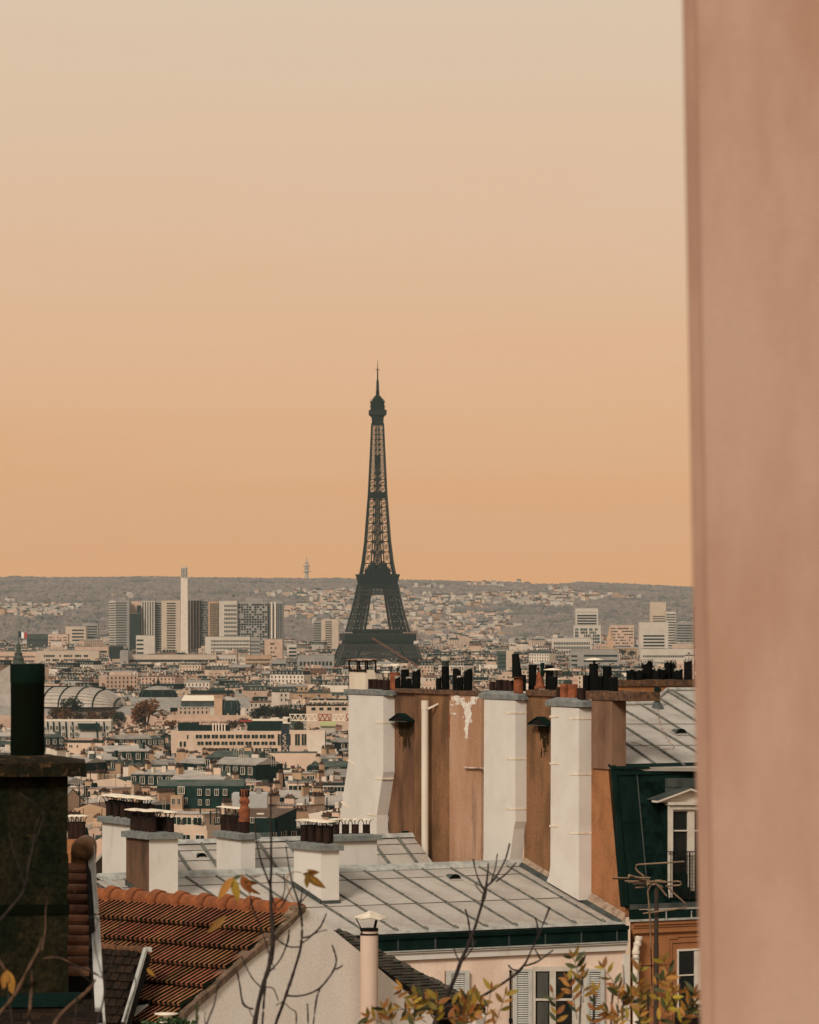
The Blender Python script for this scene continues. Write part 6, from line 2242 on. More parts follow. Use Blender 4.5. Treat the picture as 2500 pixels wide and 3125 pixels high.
# little vent hoods
for (px, py, vpx) in ((1238, 2200, VW), (1664, 2212, VW.off(-U * .03))):
    c = vpx.at(px, py)
    g = MB()
    L = 24 / F * c.y / .42
    a, b = c - D * L, c + D * L
    m_ = c - U * .02
    g.prism([a + ZV * .0, m_ + ZV * .17, b + ZV * .02], -U * .22, 0)
    g.prism([a - U * .24 - D * .04, a - D * .04, m_ + ZV * .19, m_ + ZV * .19 - U * .24], (0, 0, .03), 1)
    g.prism([b - U * .24 + D * .04, b + D * .04, m_ + ZV * .19, m_ + ZV * .19 - U * .24], (0, 0, .03), 1)
    g.prism([a - U * .26, b - U * .26, b, a], (0, 0, -.02), 2)
    g.build('vent_hood', [m_iron, m_teal, m_zincdk], tallh)
# soot washed down below the hoods
for vpx, xa_, xb_, y0_, par, sd in ((VW, 1212, 1264, 2204, w1, 1.0), (VW.off(-U * .03), 1642, 1680, 2216, w4, 7.0)):
    vps = vpx.off(-U * .003)
    g = MB()
    for iy in range(48):
        for ix in range(int((xb_ - xa_) / 2)):
            x, y = xa_ + ix * 2, y0_ + iy * 2.5
            edge = 1 - abs((x - (xa_ + xb_) / 2) / ((xb_ - xa_) / 2)) ** 3
            if .75 * edge - iy / 42 + .75 * noise.noise(Vector((x / 4.5, y / 40, sd))) + .3 * noise.noise(Vector((x / 2, y / 3, sd))) > .1:
                g.prism([vps.at(x, y), vps.at(x + 2, y), vps.at(x + 2, y + 2.5), vps.at(x, y + 2.5)], -U * .001)
    g.build('soot_stain', M("soot", (.018, .013, .006), (.045, .025, .010), 6, .98, streak=.2, spec=.03), par, kind='stuff')
# rust pipe on the pale strip, stub on B
a, b = VW.off(-U * .16).at(1418, 2343), VW.off(-U * .16).at(1478, 2345)
MB().tube([a, b], .028, 6).build('stay_bar', m_rust, tallh)
# pots on the cappings
VB_ = VW.off(U * .22)
VB2 = VW.off(U * .42)
VAp = VP(cA + U * (tA * .5), D)
for x0, x1, y0, vp_, m in ((1206, 1223, 2064, VB_, m_potblk), (1223, 1249, 2039, VB2, m_potblk), (1241, 1258, 2067, VB_, m_potblk), (1257, 1284, 2040, VB2, m_potblk),
                           (1330, 1348, 2064, VB_, m_potblk), (1348, 1373, 2034, VB2, m_potblk), (1381, 1408, 2037, VB2, m_potblk), (1395, 1415, 2064, VB_, m_potblk), (1415, 1442, 2038, VB2, m_potblk)):
    potpx(cp1, vp_, x0, x1, y0, 2104, m, (x0, y0) != (1348, 2034)) if False else potpx(tallh, vp_, x0, x1, y0, 2104, m, (x0, y0) != (1348, 2034))
def cowl(px, y0, y1, w, vp_, parent=tallh):
    b = vp_.at(px, y1)
    r = w / 2 / F * b.y
    h = vp_.at(px, y0).z - b.z
    g = MB()
    g.lathe(b, [(r * .9, -.02), (r * .8, h * .18), (r * .86, h * .2), (r * .86, h * .42), (r * 1.1, h * .48), (r * 1.1, h * .56), (r * .8, h * .58), (r * .8, h * .92), (.01, h)], 14, 0)
    for i in range(5):
        g.lathe(b, [(r * 1.08, h * (.60 + .07 * i)), (r * 1.12, h * (.62 + .07 * i)), (r * 1.08, h * (.64 + .07 * i))], 14, 1)
    g.build('cowl', [m_zincdk, m_cap], parent)
cowl(1360, 2001, 2036, 25, VB2)
# terracotta pot with a tent cap behind flue A, lantern shapes
def tentcap(px, yc, yb, wpx, vp_, parent=tallh, mat=m_cap):
    b = vp_.at(px, yb)
    t = vp_.at(px, yc)
    r = wpx / 2 / F * b.y
    g = MB()
    z = t.z - b.z
    g.lathe(b, [(r, z - r * .28), (r * 1.02, z - r * .25), (r * .45, z - r * .06), (.01, z)], 6, 0, False)
    for i in range(4):
        w = i * math.pi / 2 + .6
        g.beam(b + Vector((r * .4 * math.cos(w), r * .4 * math.sin(w), -.06)), b + Vector((r * .8 * math.cos(w), r * .8 * math.sin(w), z - r * .26)), .022, 1)
    g.build('tent_cap', [mat, m_iron], parent)
potpx(tallh, VB2, 1190, 1222, 2052, 2108, m_potter, label='terracotta pot under a tent shaped cap')
tentcap(1204, 2025, 2052, 50, VB2)
tentcap(1178, 2048, 2078, 36, VB2)
# square white flue with an iron cage on coping A
cq = VAp.at(1108, 2108)
g = MB()
w_ = .27
q0 = flat(cq) - D * .52 + ZV * (zA - .02) - U * .17
hsq = VAp.at(1108, 2042).z - zA
g.prism([q0, q0 + D * 1.0, q0 + D * 1.0 + U * .32, q0 + U * .32], (0, 0, hsq))
sqf = g.build('square_flue', [M("rust_streaked_white", (.70, .58, .44), (.62, .50, .37), 2, .9, .004, 20, .2, c3=(.30, .11, .03), s3=4, t3=(.55, .70), streak3=.15)], flA)
g = MB()
zt_ = q0.z + hsq
hc = .26
for f in (0, .5, 1):
    for s in (0, .32):
        p = q0 + D * f + U * s
        g.beam(flat(p) + ZV * (zt_ - .06), flat(p) + ZV * (zt_ + hc), .05)
for s in (0, .32):
    for z in (-.02, hc):
        p = q0 + U * s
        g.beam(flat(p) + ZV * (zt_ + z), flat(p) + D * 1.0 + ZV * (zt_ + z), .055)
for f in (0, 1):
    p = q0 + D * f
    g.beam(flat(p) + ZV * (zt_ + hc), flat(p) + U * .32 + ZV * (zt_ + hc), .05)
g.build('cage', m_iron, flA)
p = q0 - D * .06 - U * .06
MB().prism([flat(p) + ZV * (zt_ + hc + .01), flat(p) + D * 1.12 + ZV * (zt_ + hc + .01), flat(p) + D * 1.12 + U * .44 + ZV * (zt_ + hc + .03), flat(p) + U * .44 + ZV * (zt_ + hc + .03)], (0, 0, .02)).build('cage_lid', m_rust, flA)
for x0, x1, y0 in ((1117, 1137, 2072), (1135, 1155, 2072), (1151, 1170, 2074), (1167, 1190, 2075)):
    potpx(flA, VP(cA + U * (tA * .45), D), x0, x1, y0, 2108, m_potbrn)
# flue B pots
VBp = VP(cB + U * (tB * .5), D)
for x0, x1, y0, yb in ((1493, 1514, 2081, 2110), (1514, 1536, 2075, 2111), (1533, 1554, 2076, 2112), (1550, 1571, 2078, 2113)):
    potpx(flB, VBp, x0, x1, y0, yb, m_potbrn)
potpx(flB, VBp, 1568, 1597, 2066, 2112, m_potter, label='terracotta pot carrying a leaning black pipe')
b = VBp.at(1579, 2070)
t = VBp.at(1573, 1996)
g = MB()
g.tube([b + ZV * .02, b.lerp(t, .3), b.lerp(t, .7), t], [.135, .125, .105, .095], 14)
g.lathe(b + ZV * .0 - U * .0, [(.01, 0), (.24, .005), (.25, .02), (.01, .03)], 16)
g.build('leaning_pipe', m_potblk, flB, label='leaning black flue pipe on a terracotta pot')
# stack behind flue B
for x0, x1, y0, m in ((1583, 1606, 2060, m_potblk), (1612, 1638, 2029, m_potblk), (1630, 1646, 2061, m_potblk), (1664, 1688, 2032, m_potblk)):
    potpx(tallh, VB2, x0, x1, y0, 2104, m)
b = VB_.at(1648, 2102)
g = MB()
g.lathe(b, [(.15, 0), (.145, .05), (.115, .09), (.08, .40), (.085, .44), (.06, .44)], 14)
g.build('pot', m_potter, tallh, label='conical terracotta pot')
b = VB_.at(1656, 2062)
MB().tube([b, b + ZV * .34], .055, 10).build('stub_pipe', m_teal, tallh)
tentcap(1654, 2020, 2048, 54, VB2, mat=m_zinclip)
potpx(tallh, VB_, 1674, 1702, 2068, 2104, m_potblk)
b = VB_.at(1688, 2068)
g = MB()
g.lathe(b, [(.12, 0), (.12, .03), (.10, .03)], 12, 1)
for i in range(4):
    w = i * 1.571
    g.beam(b + Vector((.1 * math.cos(w), .1 * math.sin(w), 0)), b + Vector((.1 * math.cos(w), .1 * math.sin(w), .21)), .025, 1)
g.lathe(b + ZV * .20, [(.25, 0), (.25, .02), (.01, .05)], 14, 0)
g.build('lantern_cap', [m_cap, m_iron], tallh)
# flue C pots
VCp = VP(cC + U * (tC * .5), D)
for x0, x1, y0, yb, m in ((1697, 1714, 2097, 2134, m_potbrn), (1710, 1735, 2088, 2136, m_potter), (1732, 1763, 2088, 2137, m_potter), (1762, 1787, 2099, 2136, m_potbrn)):
    potpx(flC, VCp, x0, x1, y0, yb, m)
# brown stack behind flue C
for x0, x1, y0, vp_ in ((1778, 1800, 2061, VB_), (1799, 1827, 2026, VB2), (1818, 1841, 2063, VB_), (1838, 1867, 2034, VB2), (1859, 1887, 2066, VB_)):
    potpx(tallh, vp_, x0, x1, y0, 2110, m_potblk)
b = VB2.at(1814, 2026)
g = MB()
g.lathe(b + ZV * .10, [(.25, 0), (.25, .02), (.01, .06)], 14, 0)
g.beam(b - ZV * .02, b + ZV * .11, .06, 1)
g.build('flat_cap', [m_cap, m_iron], tallh)
# the brown stack body
rp = lin(flat(O), D, 1826)
cst = lin(flat(O) - U * .06, D, 1868)
zst = VW.at(1868, 2132).z
g = MB()
wl = (lin(cst, D, 1806) - cst).length
wr = (lin(cst, U, 1911) - cst).length
B0 = cst + ZV * (VW.at(1868, 2312).z - .3)
hh_ = ZV * (zst - B0.z)
v = [B0, B0 + U * wr, B0 + U * wr - D * wl, B0 - D * wl]
v = v + [p + hh_ for p in v]
g.add(v, [(0, 1, 5, 4), (1, 2, 6, 5), (2, 3, 7, 6), (3, 0, 4, 7)], 0)
g.build('chimney', M("greyed_brown_render", (.21, .115, .065), (.125, .062, .034), 1.4, .95, .01, 16, .4, c3=(.06, .032, .02), s3=2.4, t3=(.56, .8), streak3=.25), tallh, label='brown chimney stack on the gable beside the seamed roof')
# mansard: break line, steep slates, upper zinc roof
BR = VW.at(1872, 2342)
VBk = VP(BR, U)
EV = VW.at(1909, 2766)
VEv = VP(EV, U)
zbr, zev = BR.z, EV.z
BRW = 6.0
mr = MB()
mr.prism([BR - ZV * .03, EV - ZV * .03, EV - ZV * .03 + U * BRW, BR - ZV * .03 + U * BRW], -D * .25)
msl = mr.build('mansard_slope', m_teal, tallh)
md = (EV - BR)                                         # down the steep slope
mlen = md.length
mdn = md.normalized()
mn = U.cross(mdn)
if mn.dot(D) < 0:
    mn = -mn
def ms(uu, f, o=0.0):
    return BR + U * uu + md * f + mn * o
wz = (lin(flat(BR), U, 1940) - flat(BR)).length
for f0, f1 in ((0.005, .40), (.40, .985)):
    g = MB()
    g.prism([ms(.02, f0, .01), ms(wz, f0, .01), ms(wz, f1, .03), ms(.02, f1, .03)], mn * .01)
    g.build('edge_sheet', m_teal, msl)
g = MB()
g.prism([ms(-.10, -.012, .03), ms(.03, -.012, .03), ms(.03, 1.0, .05), ms(-.08, 1.0, .05)], mn * .06)
g.build('edge_trim', m_teal, msl)
g = MB()
g.prism([ms(wz - .015, 0, .03), ms(wz + .01, 0, .03), ms(wz + .01, 1, .05), ms(wz - .015, 1, .05)], mn * .02)
g.build('edge_fold', m_zincdk, msl)
sw, sh = .235, .185
rows_ = int(mlen / sh)
g = MB()
g.prism([Vector((0, 0, 0)) + mn * .004, U * (sw - .006) + mn * .004, U * (sw - .006) + mdn * (sh + .03) + mn * .018, mdn * (sh + .03) + mn * .018], mn * .007)
me_slate = g.mesh('slate', m_slate)
dor0 = (lin(flat(BR), U, 2024) - flat(BR)).length
for j in range(rows_):
    k = 0
    while wz + .02 + (k - .5 * (j % 2)) * sw < dor0 + .35:
        uu = wz + .02 + (k - .5 * (j % 2)) * sw
        if uu > wz - .02:
            put(me_slate, 'slate', msl, ms(uu, j * sh / mlen, R.uniform(.01, .014)))
        k += 1
# upper zinc roof
up3 = up_
B1 = BR + ZV * .02
RP3 = PL(B1, up3)
g = MB()
outl = [(1872, 2340), (2330, 2345), (2330, 2107), (2036, 2107), (1986, 2151), (1900, 2153)]
pts = [RP3.at(*p) for p in outl]
g.prism(pts, up3 * -.1)
zr3 = g.build('upper_roof', m_zinc, tallh)
for xa_, ya_, xb_, yb_ in ((1895, 2163, 2200, 2357), (1911, 2222, 2090, 2338), (1911, 2270, 2000, 2333), (1958, 2153, 2260, 2340), (2015, 2134, 2330, 2330), (2036, 2110, 2330, 2290), (2050, 2107, 2330, 2275)):
    a, b = RP3.at(xa_, ya_), RP3.at(xb_, min(yb_, 2340))
    g = MB()
    g.tube([a + up3 * .02, a.lerp(b, .5) + up3 * .02, b + up3 * .02], .035, 6)
    for i in range(1, 9):
        p = a.lerp(b, i / 9) + up3 * .02
        g.tube([p, p + (b - a).normalized() * .05], .042, 6)
    g.build('batten', m_batten, zr3)
for ya_ in (2210, 2275):
    a, b = RP3.at(1905, ya_), RP3.at(2330, ya_)
    g = MB()
    g.prism([a + up3 * .004, b + up3 * .004, b + SL * .03 + up3 * .018, a + SL * .03 + up3 * .018], up3 * .004)
    g.build('sheet_lap', m_batten, zr3)
g = MB()
for p0, p1 in (((1900, 2152), (1988, 2150)), ((1988, 2150), (2036, 2108)), ((2036, 2108), (2330, 2108))):
    g.tube([RP3.at(*p0) + up3 * .04, RP3.at(*p1) + up3 * .04], .055, 6)
g.build('ridge_roll', m_zinclip, zr3)
vent(zr3, 2080, 2242, 36, RP3)
b = RP3.at(2007, 2160)
g = MB()
hp = 64 / F * b.y
g.tube([b - ZV * .05, b + ZV * (hp * .82)], .072, 12, 0)
g.tube([b + ZV * (hp * .80), b + ZV * (hp * .86), b + ZV * hp], [.105, .105, .06], 12, 0)
g.lathe(b, [(.2, -.05), (.1, .14), (.07, .16)], 12, 1)
g.build('vent_pipe', [m_teal, m_zincdk], zr3)
g = MB()
cab_ = [(2007, 2165), (2012, 2200), (2024, 2240), (2045, 2268), (2058, 2280), (2052, 2288), (2020, 2290), (1980, 2284), (1945, 2272), (1925, 2268)]
g.tube([RP3.at(*p) + up3 * .03 for p in cab_], .010, 5)
g.build('loose_cable', m_rust, zr3)
g = MB()
g.prism([BR + ZV * .03 - D * .1 - U * .1, BR + ZV * .03 - D * .1 + U * 8, BR - ZV * .05 + D * .12 + U * 8, BR - ZV * .05 + D * .12 - U * .1], (0, 0, .05))
g.prism([BR - ZV * .06 + D * .03, BR - ZV * .06 + D * .03 + U * 8, BR - ZV * .2 + D * .05 + U * 8, BR - ZV * .2 + D * .05], D * .05)
g.build('break_moulding', m_teal, tallh)
# far stack behind the upper roof
far_ = VW.off(U * 3.2)
sB = far_.at(1890, 2095)
VF = VP(sB - D * 3, U)
a, b = VF.at(1894, 2076), VF.at(2230, 2076)
g = MB()
h = a.z - VF.at(1894, 2095).z
b.z = a.z
n = 8
for i in range(n):
    p, q = a.lerp(b, i / n), a.lerp(b, (i + 1) / n)
    g.prism([p + ZV * R.uniform(-.012, .012), q + ZV * R.uniform(-.012, .012), q - ZV * h, p - ZV * h], -D * .7)
g.build('wall_capping', m_copd, tallh)
p = VF.at(1900, 2094)
g = MB()
g.prism([p + D * -.05, p - D * .05 + U * 4, p - D * .05 + U * 4 - ZV * 2, p - D * .05 - ZV * 2], -D * .5)
g.build('chimney', m_orangewall, tallh, label='long ochre stack with crusty black pots behind the upper roof')
VFp, VFq = VF.off(-D * .2), VF.off(-D * .45)
for x0, x1, y0, v_ in ((1912, 1938, 2042, VFp), (1936, 1962, 2042, VFp), (1958, 1994, 2014, VFq), (1991, 2013, 2040, VFp), (2010, 2030, 2040, VFp), (2026, 2050, 2016, VFq), (2046, 2063, 2016, VFq),
                       (2059, 2084, 2042, VFp), (2088, 2114, 2014, VFp)):
    potpx(tallh, v_, x0, x1, y0, 2079, m_potblk, True)
# dormer window of the mansard
VD = VEv.off(D * -.06)
def db(g, x0, y0, x1, y1, o0, o1, m=0):
    vp_ = VD.off(D * o0)
    a, b = vp_.at(x0, y0), vp_.at(x1, y0)
    hh2 = a.z - vp_.at(x0, y1).z
    g.prism([a, b, b - ZV * hh2, a - ZV * hh2], D * (o1 - o0), m)
g = MB()
for q in ((2033, 2455, 2046, 2742), (2046, 2458, 2290, 2470), (2210, 2470, 2222, 2742)):
    db(g, *q, -.08, .06)
db(g, 2028, 2447, 2240, 2456, -.1, .12)
dm = g.build('dormer', m_frame, tallh)
g = MB()
vp_ = VD.off(D * .16)
a, m2, b = vp_.at(2008, 2450), vp_.at(2110, 2412), vp_.at(2222, 2450)
m3 = Vector((m2.x, m2.y, m2.z))
g.prism([a, a + ZV * .05, m3 + ZV * .05, b + ZV * .05, b, m3], -D * .3)
g.build('pediment', m_frame, dm)
g = MB()
g.prism([a + ZV * .055, m3 + ZV * .055, m3 + ZV * .055 - D * 1.2, a + ZV * .055 - D * 1.0], (0, 0, .02))
g.prism([b + ZV * .055, m3 + ZV * .055, m3 + ZV * .055 - D * 1.2, b + ZV * .055 - D * 1.0], (0, 0, .02))
g.prism([a - D * .2, b - D * .2, m3 - D * .2], -D * .05, 1)
g.build('dormer_roof', [m_zincdk, m_frame], dm)
g = MB()
c0 = VD.at(2034, 2460)
c1_ = VD.at(2034, 2742)
g.prism([c0, c1_, c1_ - D * .3, c0 - D * 1.5], U * .04)
g.build('cheek', m_teal, dm)
g = MB()
db(g, 2046, 2470, 2214, 2742, -.06, -.05)
g.build('pane', m_glass, dm)
g = MB()
for q in ((2046, 2470, 2051, 2742), (2097, 2470, 2117, 2742), (2051, 2470, 2097, 2476), (2117, 2470, 2160, 2476), (2051, 2533, 2097, 2537), (2117, 2533, 2165, 2537), (2160, 2470, 2166, 2742), (2051, 2732, 2160, 2742)):
    db(g, *q, -.05, .0)
g.build('sash', m_frame, dm)
rl = MB()
db(rl, 2036, 2598, 2222, 2601, .10, .13)
db(rl, 2044, 2738, 2222, 2741, .10, .13)
for i in range(24):
    x = 2046 + i * 7.4
    if x < 2222:
        db(rl, x, 2600, x + 1.0, 2740, .11, .118)
for y in range(2612, 2738, 11):
    db(rl, 2046, y, 2222, y + .9, .11, .118)
db(rl, 2103, 2600, 2106, 2745, .10, .13)
rl.build('railing', m_iron, dm)
# small upper skylight panels and flashing above the dormer
g = MB()
db(g, 2030, 2375, 2222, 2402, -.30, -.26)
db(g, 2030, 2404, 2222, 2440, -.28, -.24)
g.build('flashing', m_zincdk, dm)
# gutter, cornice, ochre wall
def eb(g, x0, y0, x1, y1, o0, o1, m=0):
    vp_ = VEv.off(D * o0)
    a, b = vp_.at(x0, y0), vp_.at(x1, y0)
    hh2 = a.z - vp_.at(x0, y1).z
    b.z = a.z
    g.prism([a, b, b - ZV * hh2, a - ZV * hh2], D * (o1 - o0), m)
g = MB()
eb(g, 1916, 2760, 2330, 2775, -.05, .12)
g.build('eave_sheet', m_zincdk, tallh)
g = MB()
eb(g, 1920, 2778, 2330, 2806, .0, .14)
gt = g.build('gutter', m_teal, tallh)
for x in (2032, 2109, 2186):
    g = MB()
    eb(g, x, 2780, x + 3, 2806, .14, .15)
    g.build('gutter_joint', m_zinclip, gt)
g = MB()
eb(g, 1975, 2777, 2330, 2779.5, .13, .16)
eb(g, 1918, 2806, 2330, 2812, .0, .20)
g.build('gutter_lip', m_zinclip, gt)
m_och = M("ochre_front", (.34, .135, .048), (.26, .10, .036), 1.2, .9, .005, 18, .5, c3=(.15, .06, .025), s3=2.4, t3=(.62, .85), streak3=.3)
g = MB()
eb(g, 1924, 2812, 2330, 3210, -.4, .0)
g.build('front_wall', m_och, tallh)
g = MB()
eb(g, 1926, 2814, 2330, 2824, .0, .15)
eb(g, 1926, 2824, 2330, 2832, .0, .11)
eb(g, 1926, 2832, 2330, 2849, .0, .08)
g.build('cornice', m_och, tallh)
g = MB()
for q in ((2036, 2860, 2066, 2866), (2036, 2866, 2042, 3130), (2044, 2872, 2240, 2878), (2044, 2878, 2050, 3130), (2034, 2856, 2240, 2861)):
    eb(g, *q, .0, .03)
eb(g, 1953, 2942, 2043, 2946, .0, .05)
eb(g, 1953, 2946, 1958, 3130, .0, .012)
g.build('moulding', m_och, tallh)
g = MB()
for q in ((2066, 2897, 2070, 3092), (2070, 2897, 2240, 2903), (2118, 2903, 2140, 3092), (2070, 2975, 2118, 2979), (2140, 2975, 2190, 2979), (2190, 2903, 2196, 3092)):
    eb(g, *q, .004, .045)
w6 = g.build('window', m_frame, tallh)
g = MB()
eb(g, 2070, 2903, 2190, 3092, .003, .01)
g.build('pane', m_glass, w6)
g = MB()
eb(g, 2060, 3106, 2240, 3130, .0, .22)
bx_ = g.build('window_box', m_potbrn, tallh)
fm = [m_green, M("white_flower", (.7, .66, .6), None, 1, .8), M("pink_flower", (.45, .13, .16), None, 1, .8)]
g = MB()
for i in range(230):
    p = VEv.off(D * .1).at(R.uniform(2062, 2220), R.uniform(3072, 3108)) + D * R.uniform(-.08, .1)
    u_ = Vector((R.gauss(0, 1), R.gauss(0, 1), R.gauss(0, 1))).normalized() * .035
    v_ = u_.cross(Vector((R.gauss(0, 1), R.gauss(0, 1), R.gauss(0, 1)))).normalized() * .022
    g.add([p - u_, p + v_, p + u_, p - v_], [(0, 1, 2, 3)], 0 if R.random() < .78 else R.choice((1, 2)))
g.build('flowers', fm, tallh, kind='stuff')
# down pipe at the joint of the two houses
VPp = VE.off(D * .16)
g = MB()
pth = [(1951, 2858), (1948, 2870), (1945, 2884), (1941, 2898), (1941, 2925), (1941, 3200)]
g.tube([VPp.at(*p) for p in pth], .082, 14)
dp = g.build('down_pipe', m_pipe, tallh)
g = MB()
for y in (2862, 2880, 2905):
    p = VPp.at(interp([(2855, 1951), (2884, 1945), (2898, 1941), (3200, 1941)], y), y)
    g.tube([p + ZV * .03, p - ZV * .05], .102, 14)
g.build('collar', M("spotted_pipe_collar", (.66, .55, .44), (.08, .03, .02), 22, .7, lo=.58, hi=.62), dp)
g = MB()
p = VPp.at(1941, 2924)
g.tube([p + ZV * .02, p - ZV * .02], .10, 14)
g.build('clip', m_zinclip, dp)
# mortar fillets where the low roof meets the party wall
g = MB()
for x0, y0, x1, y1 in ((1600, 2630, 1682, 2680), (1806, 2742, 1910, 2806)):
    a, b = VW.off(-U * .02).at(x0, y0), VW.off(-U * .02).at(x1, y1)
    g.prism([a + ZV * .15, a - U * .13 - ZV * .04, a - ZV * .1], b - a)
g.build('mortar_fillet', m_mortar, tallh)
g = MB()
a, b = O - U * .15, E - U * .15
g.prism([a + up_ * .02, a + up_ * .09, a + up_ * .02 - U * .14], b - a)
g.build('valley_flashing', m_zincdk, roof)
# dark lean-to between the flues with two vent pipes
VQ = VW.off(-U * 1.0).off(-D * 0)
pl = [(1146, 2650), (1152, 2592), (1186, 2580), (1350, 2590), (1350, 2650)]
base_ = flat(VW.at(1250, 2600)) - U * .1
VQ = VP(base_, U)
rq = PL(VQ.at(1250, 2592), Vector((D.x * .35, D.y * .35, 1)).normalized())
g = MB()
g.prism([rq.at(1146, 2660), rq.at(1152, 2594), rq.at(1186, 2582), rq.at(1346, 2592), rq.at(1349, 2660)], (0, 0, -.1))
lt = g.build('lean_to_roof', m_zincdk, tallh)
for i in range(6):
    g = MB()
    a, b = rq.at(1160 + i * 34, 2652), rq.at(1215 + i * 34, 2600 + i)
    g.tube([a + ZV * .03, b + ZV * .03], .04, 5)
    g.build('batten', m_iron, lt)
g = MB()
a, b = rq.at(1180, 2583), rq.at(1348, 2592)
g.prism([a + ZV * .12, b + ZV * .12, b - ZV * .02, a - ZV * .02], D * .05)
g.build('flashing', m_zinclip, lt)
for x, yb, yt, w, dx in ((1187, 2640, 2590, 17, 0), (1243, 2628, 2536, 13, -6)):
    b = rq.at(x, yb)
    hgt = (yb - yt) / F * b.y
    r = w / 2 / F * b.y
    d_ = U * (dx / F * b.y)
    g = MB()
    g.tube([b - ZV * .05, b + d_ + ZV * (hgt * .85)], r, 12)
    g.tube([b + d_ + ZV * (hgt * .82), b + d_ * 1.05 + ZV * (hgt * .96), b + d_ * 1.05 + ZV * hgt], [r, r * 1.7, r * 1.75], 12)
    g.lathe(b, [(r * 2, -.05), (r * 1.1, .1)], 12)
    g.build('vent_pipe', m_teal, lt)
# ---------------------------------------------------------------- tiled house with the white gable
GA = P(938, 2783, 45)
D2 = Vector((-.7071, -.7071, 0))
R2 = Vector((.7071, -.7071, 0))
VG = VP(GA, D2)
GB_ = VG.at(560, 3096)
run2 = (flat(GB_) - flat(GA)).dot(D2)
KT = (GA.z - GB_.z) / run2
S_ = D2 - ZV * KT
Sn = S_.normalized()
Tn = Vector((D2.x * KT, D2.y * KT, 1)).normalized()
tileh = thing('tiled_house', 'house with an orange ribbed clay tile roof and a stained white gable', 'house', flat(GA) + ZV * 80)
g = MB()
outl = [(590, 3240), (560, 3100), (658, 3015), (742, 2938), (849, 2850), (905, 2798), (920, 2779), (938, 2775), (955, 2784), (1021, 2842), (1100, 2906), (1156, 2956), (1247, 3033), (1330, 3105), (1330, 3240)]
g.prism([VG.at(*p) for p in outl], -R2 * .1)
g.build('gable_wall', m_gable, tileh)
g = MB()                                               # mortar along the left verge
pts_ = [(556, 3104), (600, 3064), (658, 3014), (700, 2975), (742, 2937), (800, 2890), (849, 2849), (890, 2812), (912, 2786), (925, 2774)]
for p, q in zip(pts_, pts_[1:]):
    a, b = VG.at(*p), VG.at(*q)
    o1, o2 = R.uniform(-.012, .012), R.uniform(.0, .02)
    g.prism([a + ZV * (.035 + o2), b + ZV * (.035 + o1), b - ZV * .03, a - ZV * .03], R2 * (.02 + o2))
    g.prism([a + ZV * (.035 + o2), b + ZV * (.035 + o1), b - ZV * .03, a - ZV * .03], -R2 * .16)
g.build('verge_mortar', M("mossy_mortar", (.15, .09, .055), (.07, .045, .025), 9, .98, .016, 40, c3=(.28, .19, .12), s3=8, t3=(.55, .7)), tileh)
RT_O = GA - R2 * .10
g = MB()
LEN = 4.6
g.prism([RT_O - Tn * .03, RT_O - Tn * .03 + S_ * 3.6, RT_O - Tn * .03 + S_ * 3.6 - R2 * LEN, RT_O - Tn * .03 - R2 * LEN], Tn * -.05)
back = Vector((-D2.x, -D2.y, 0)) - ZV * KT
g.prism([RT_O - ZV * .02, RT_O - ZV * .02 + back * 2.6, RT_O - ZV * .02 + back * 2.6 - R2 * LEN, RT_O - ZV * .02 - R2 * LEN], (0, 0, -.05))
troof = g.build('roof', m_iron, tileh)
TW_, TL_ = .232, .367
g = MB()
W = -R2
def tl(x, y, n):
    return W * x + Sn * y + Tn * n
def tilted(y):
    return .006 + .056 * (y / TL_)
Lx = TL_ + .045
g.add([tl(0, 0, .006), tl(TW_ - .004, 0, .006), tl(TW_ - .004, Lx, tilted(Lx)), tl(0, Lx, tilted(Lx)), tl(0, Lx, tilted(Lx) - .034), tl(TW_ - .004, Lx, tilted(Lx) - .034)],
      [(0, 1, 2, 3), (3, 2, 5, 4)], 1)  # front edge coloured dark to draw the shadow band under each course
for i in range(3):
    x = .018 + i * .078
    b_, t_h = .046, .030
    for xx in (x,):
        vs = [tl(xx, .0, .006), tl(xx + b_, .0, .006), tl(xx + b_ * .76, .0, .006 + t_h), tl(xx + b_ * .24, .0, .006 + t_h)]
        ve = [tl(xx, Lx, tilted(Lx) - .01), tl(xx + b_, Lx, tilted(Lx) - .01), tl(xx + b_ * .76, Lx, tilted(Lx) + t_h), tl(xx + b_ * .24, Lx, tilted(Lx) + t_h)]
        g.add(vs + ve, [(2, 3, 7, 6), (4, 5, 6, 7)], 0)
        g.add(vs + ve, [(1, 2, 6, 5), (3, 0, 4, 7)], 1)  # rib sides given the dark colour so they read as shaded
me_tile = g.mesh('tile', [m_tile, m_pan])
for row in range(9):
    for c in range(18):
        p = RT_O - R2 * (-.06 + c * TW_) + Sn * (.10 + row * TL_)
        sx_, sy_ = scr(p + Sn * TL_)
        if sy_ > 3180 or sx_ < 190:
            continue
        put(me_tile, 'tile', troof, p + Tn * R.uniform(0, .006), (R.uniform(-.006, .006), R.uniform(-.006, .006), R.uniform(-.008, .008)))
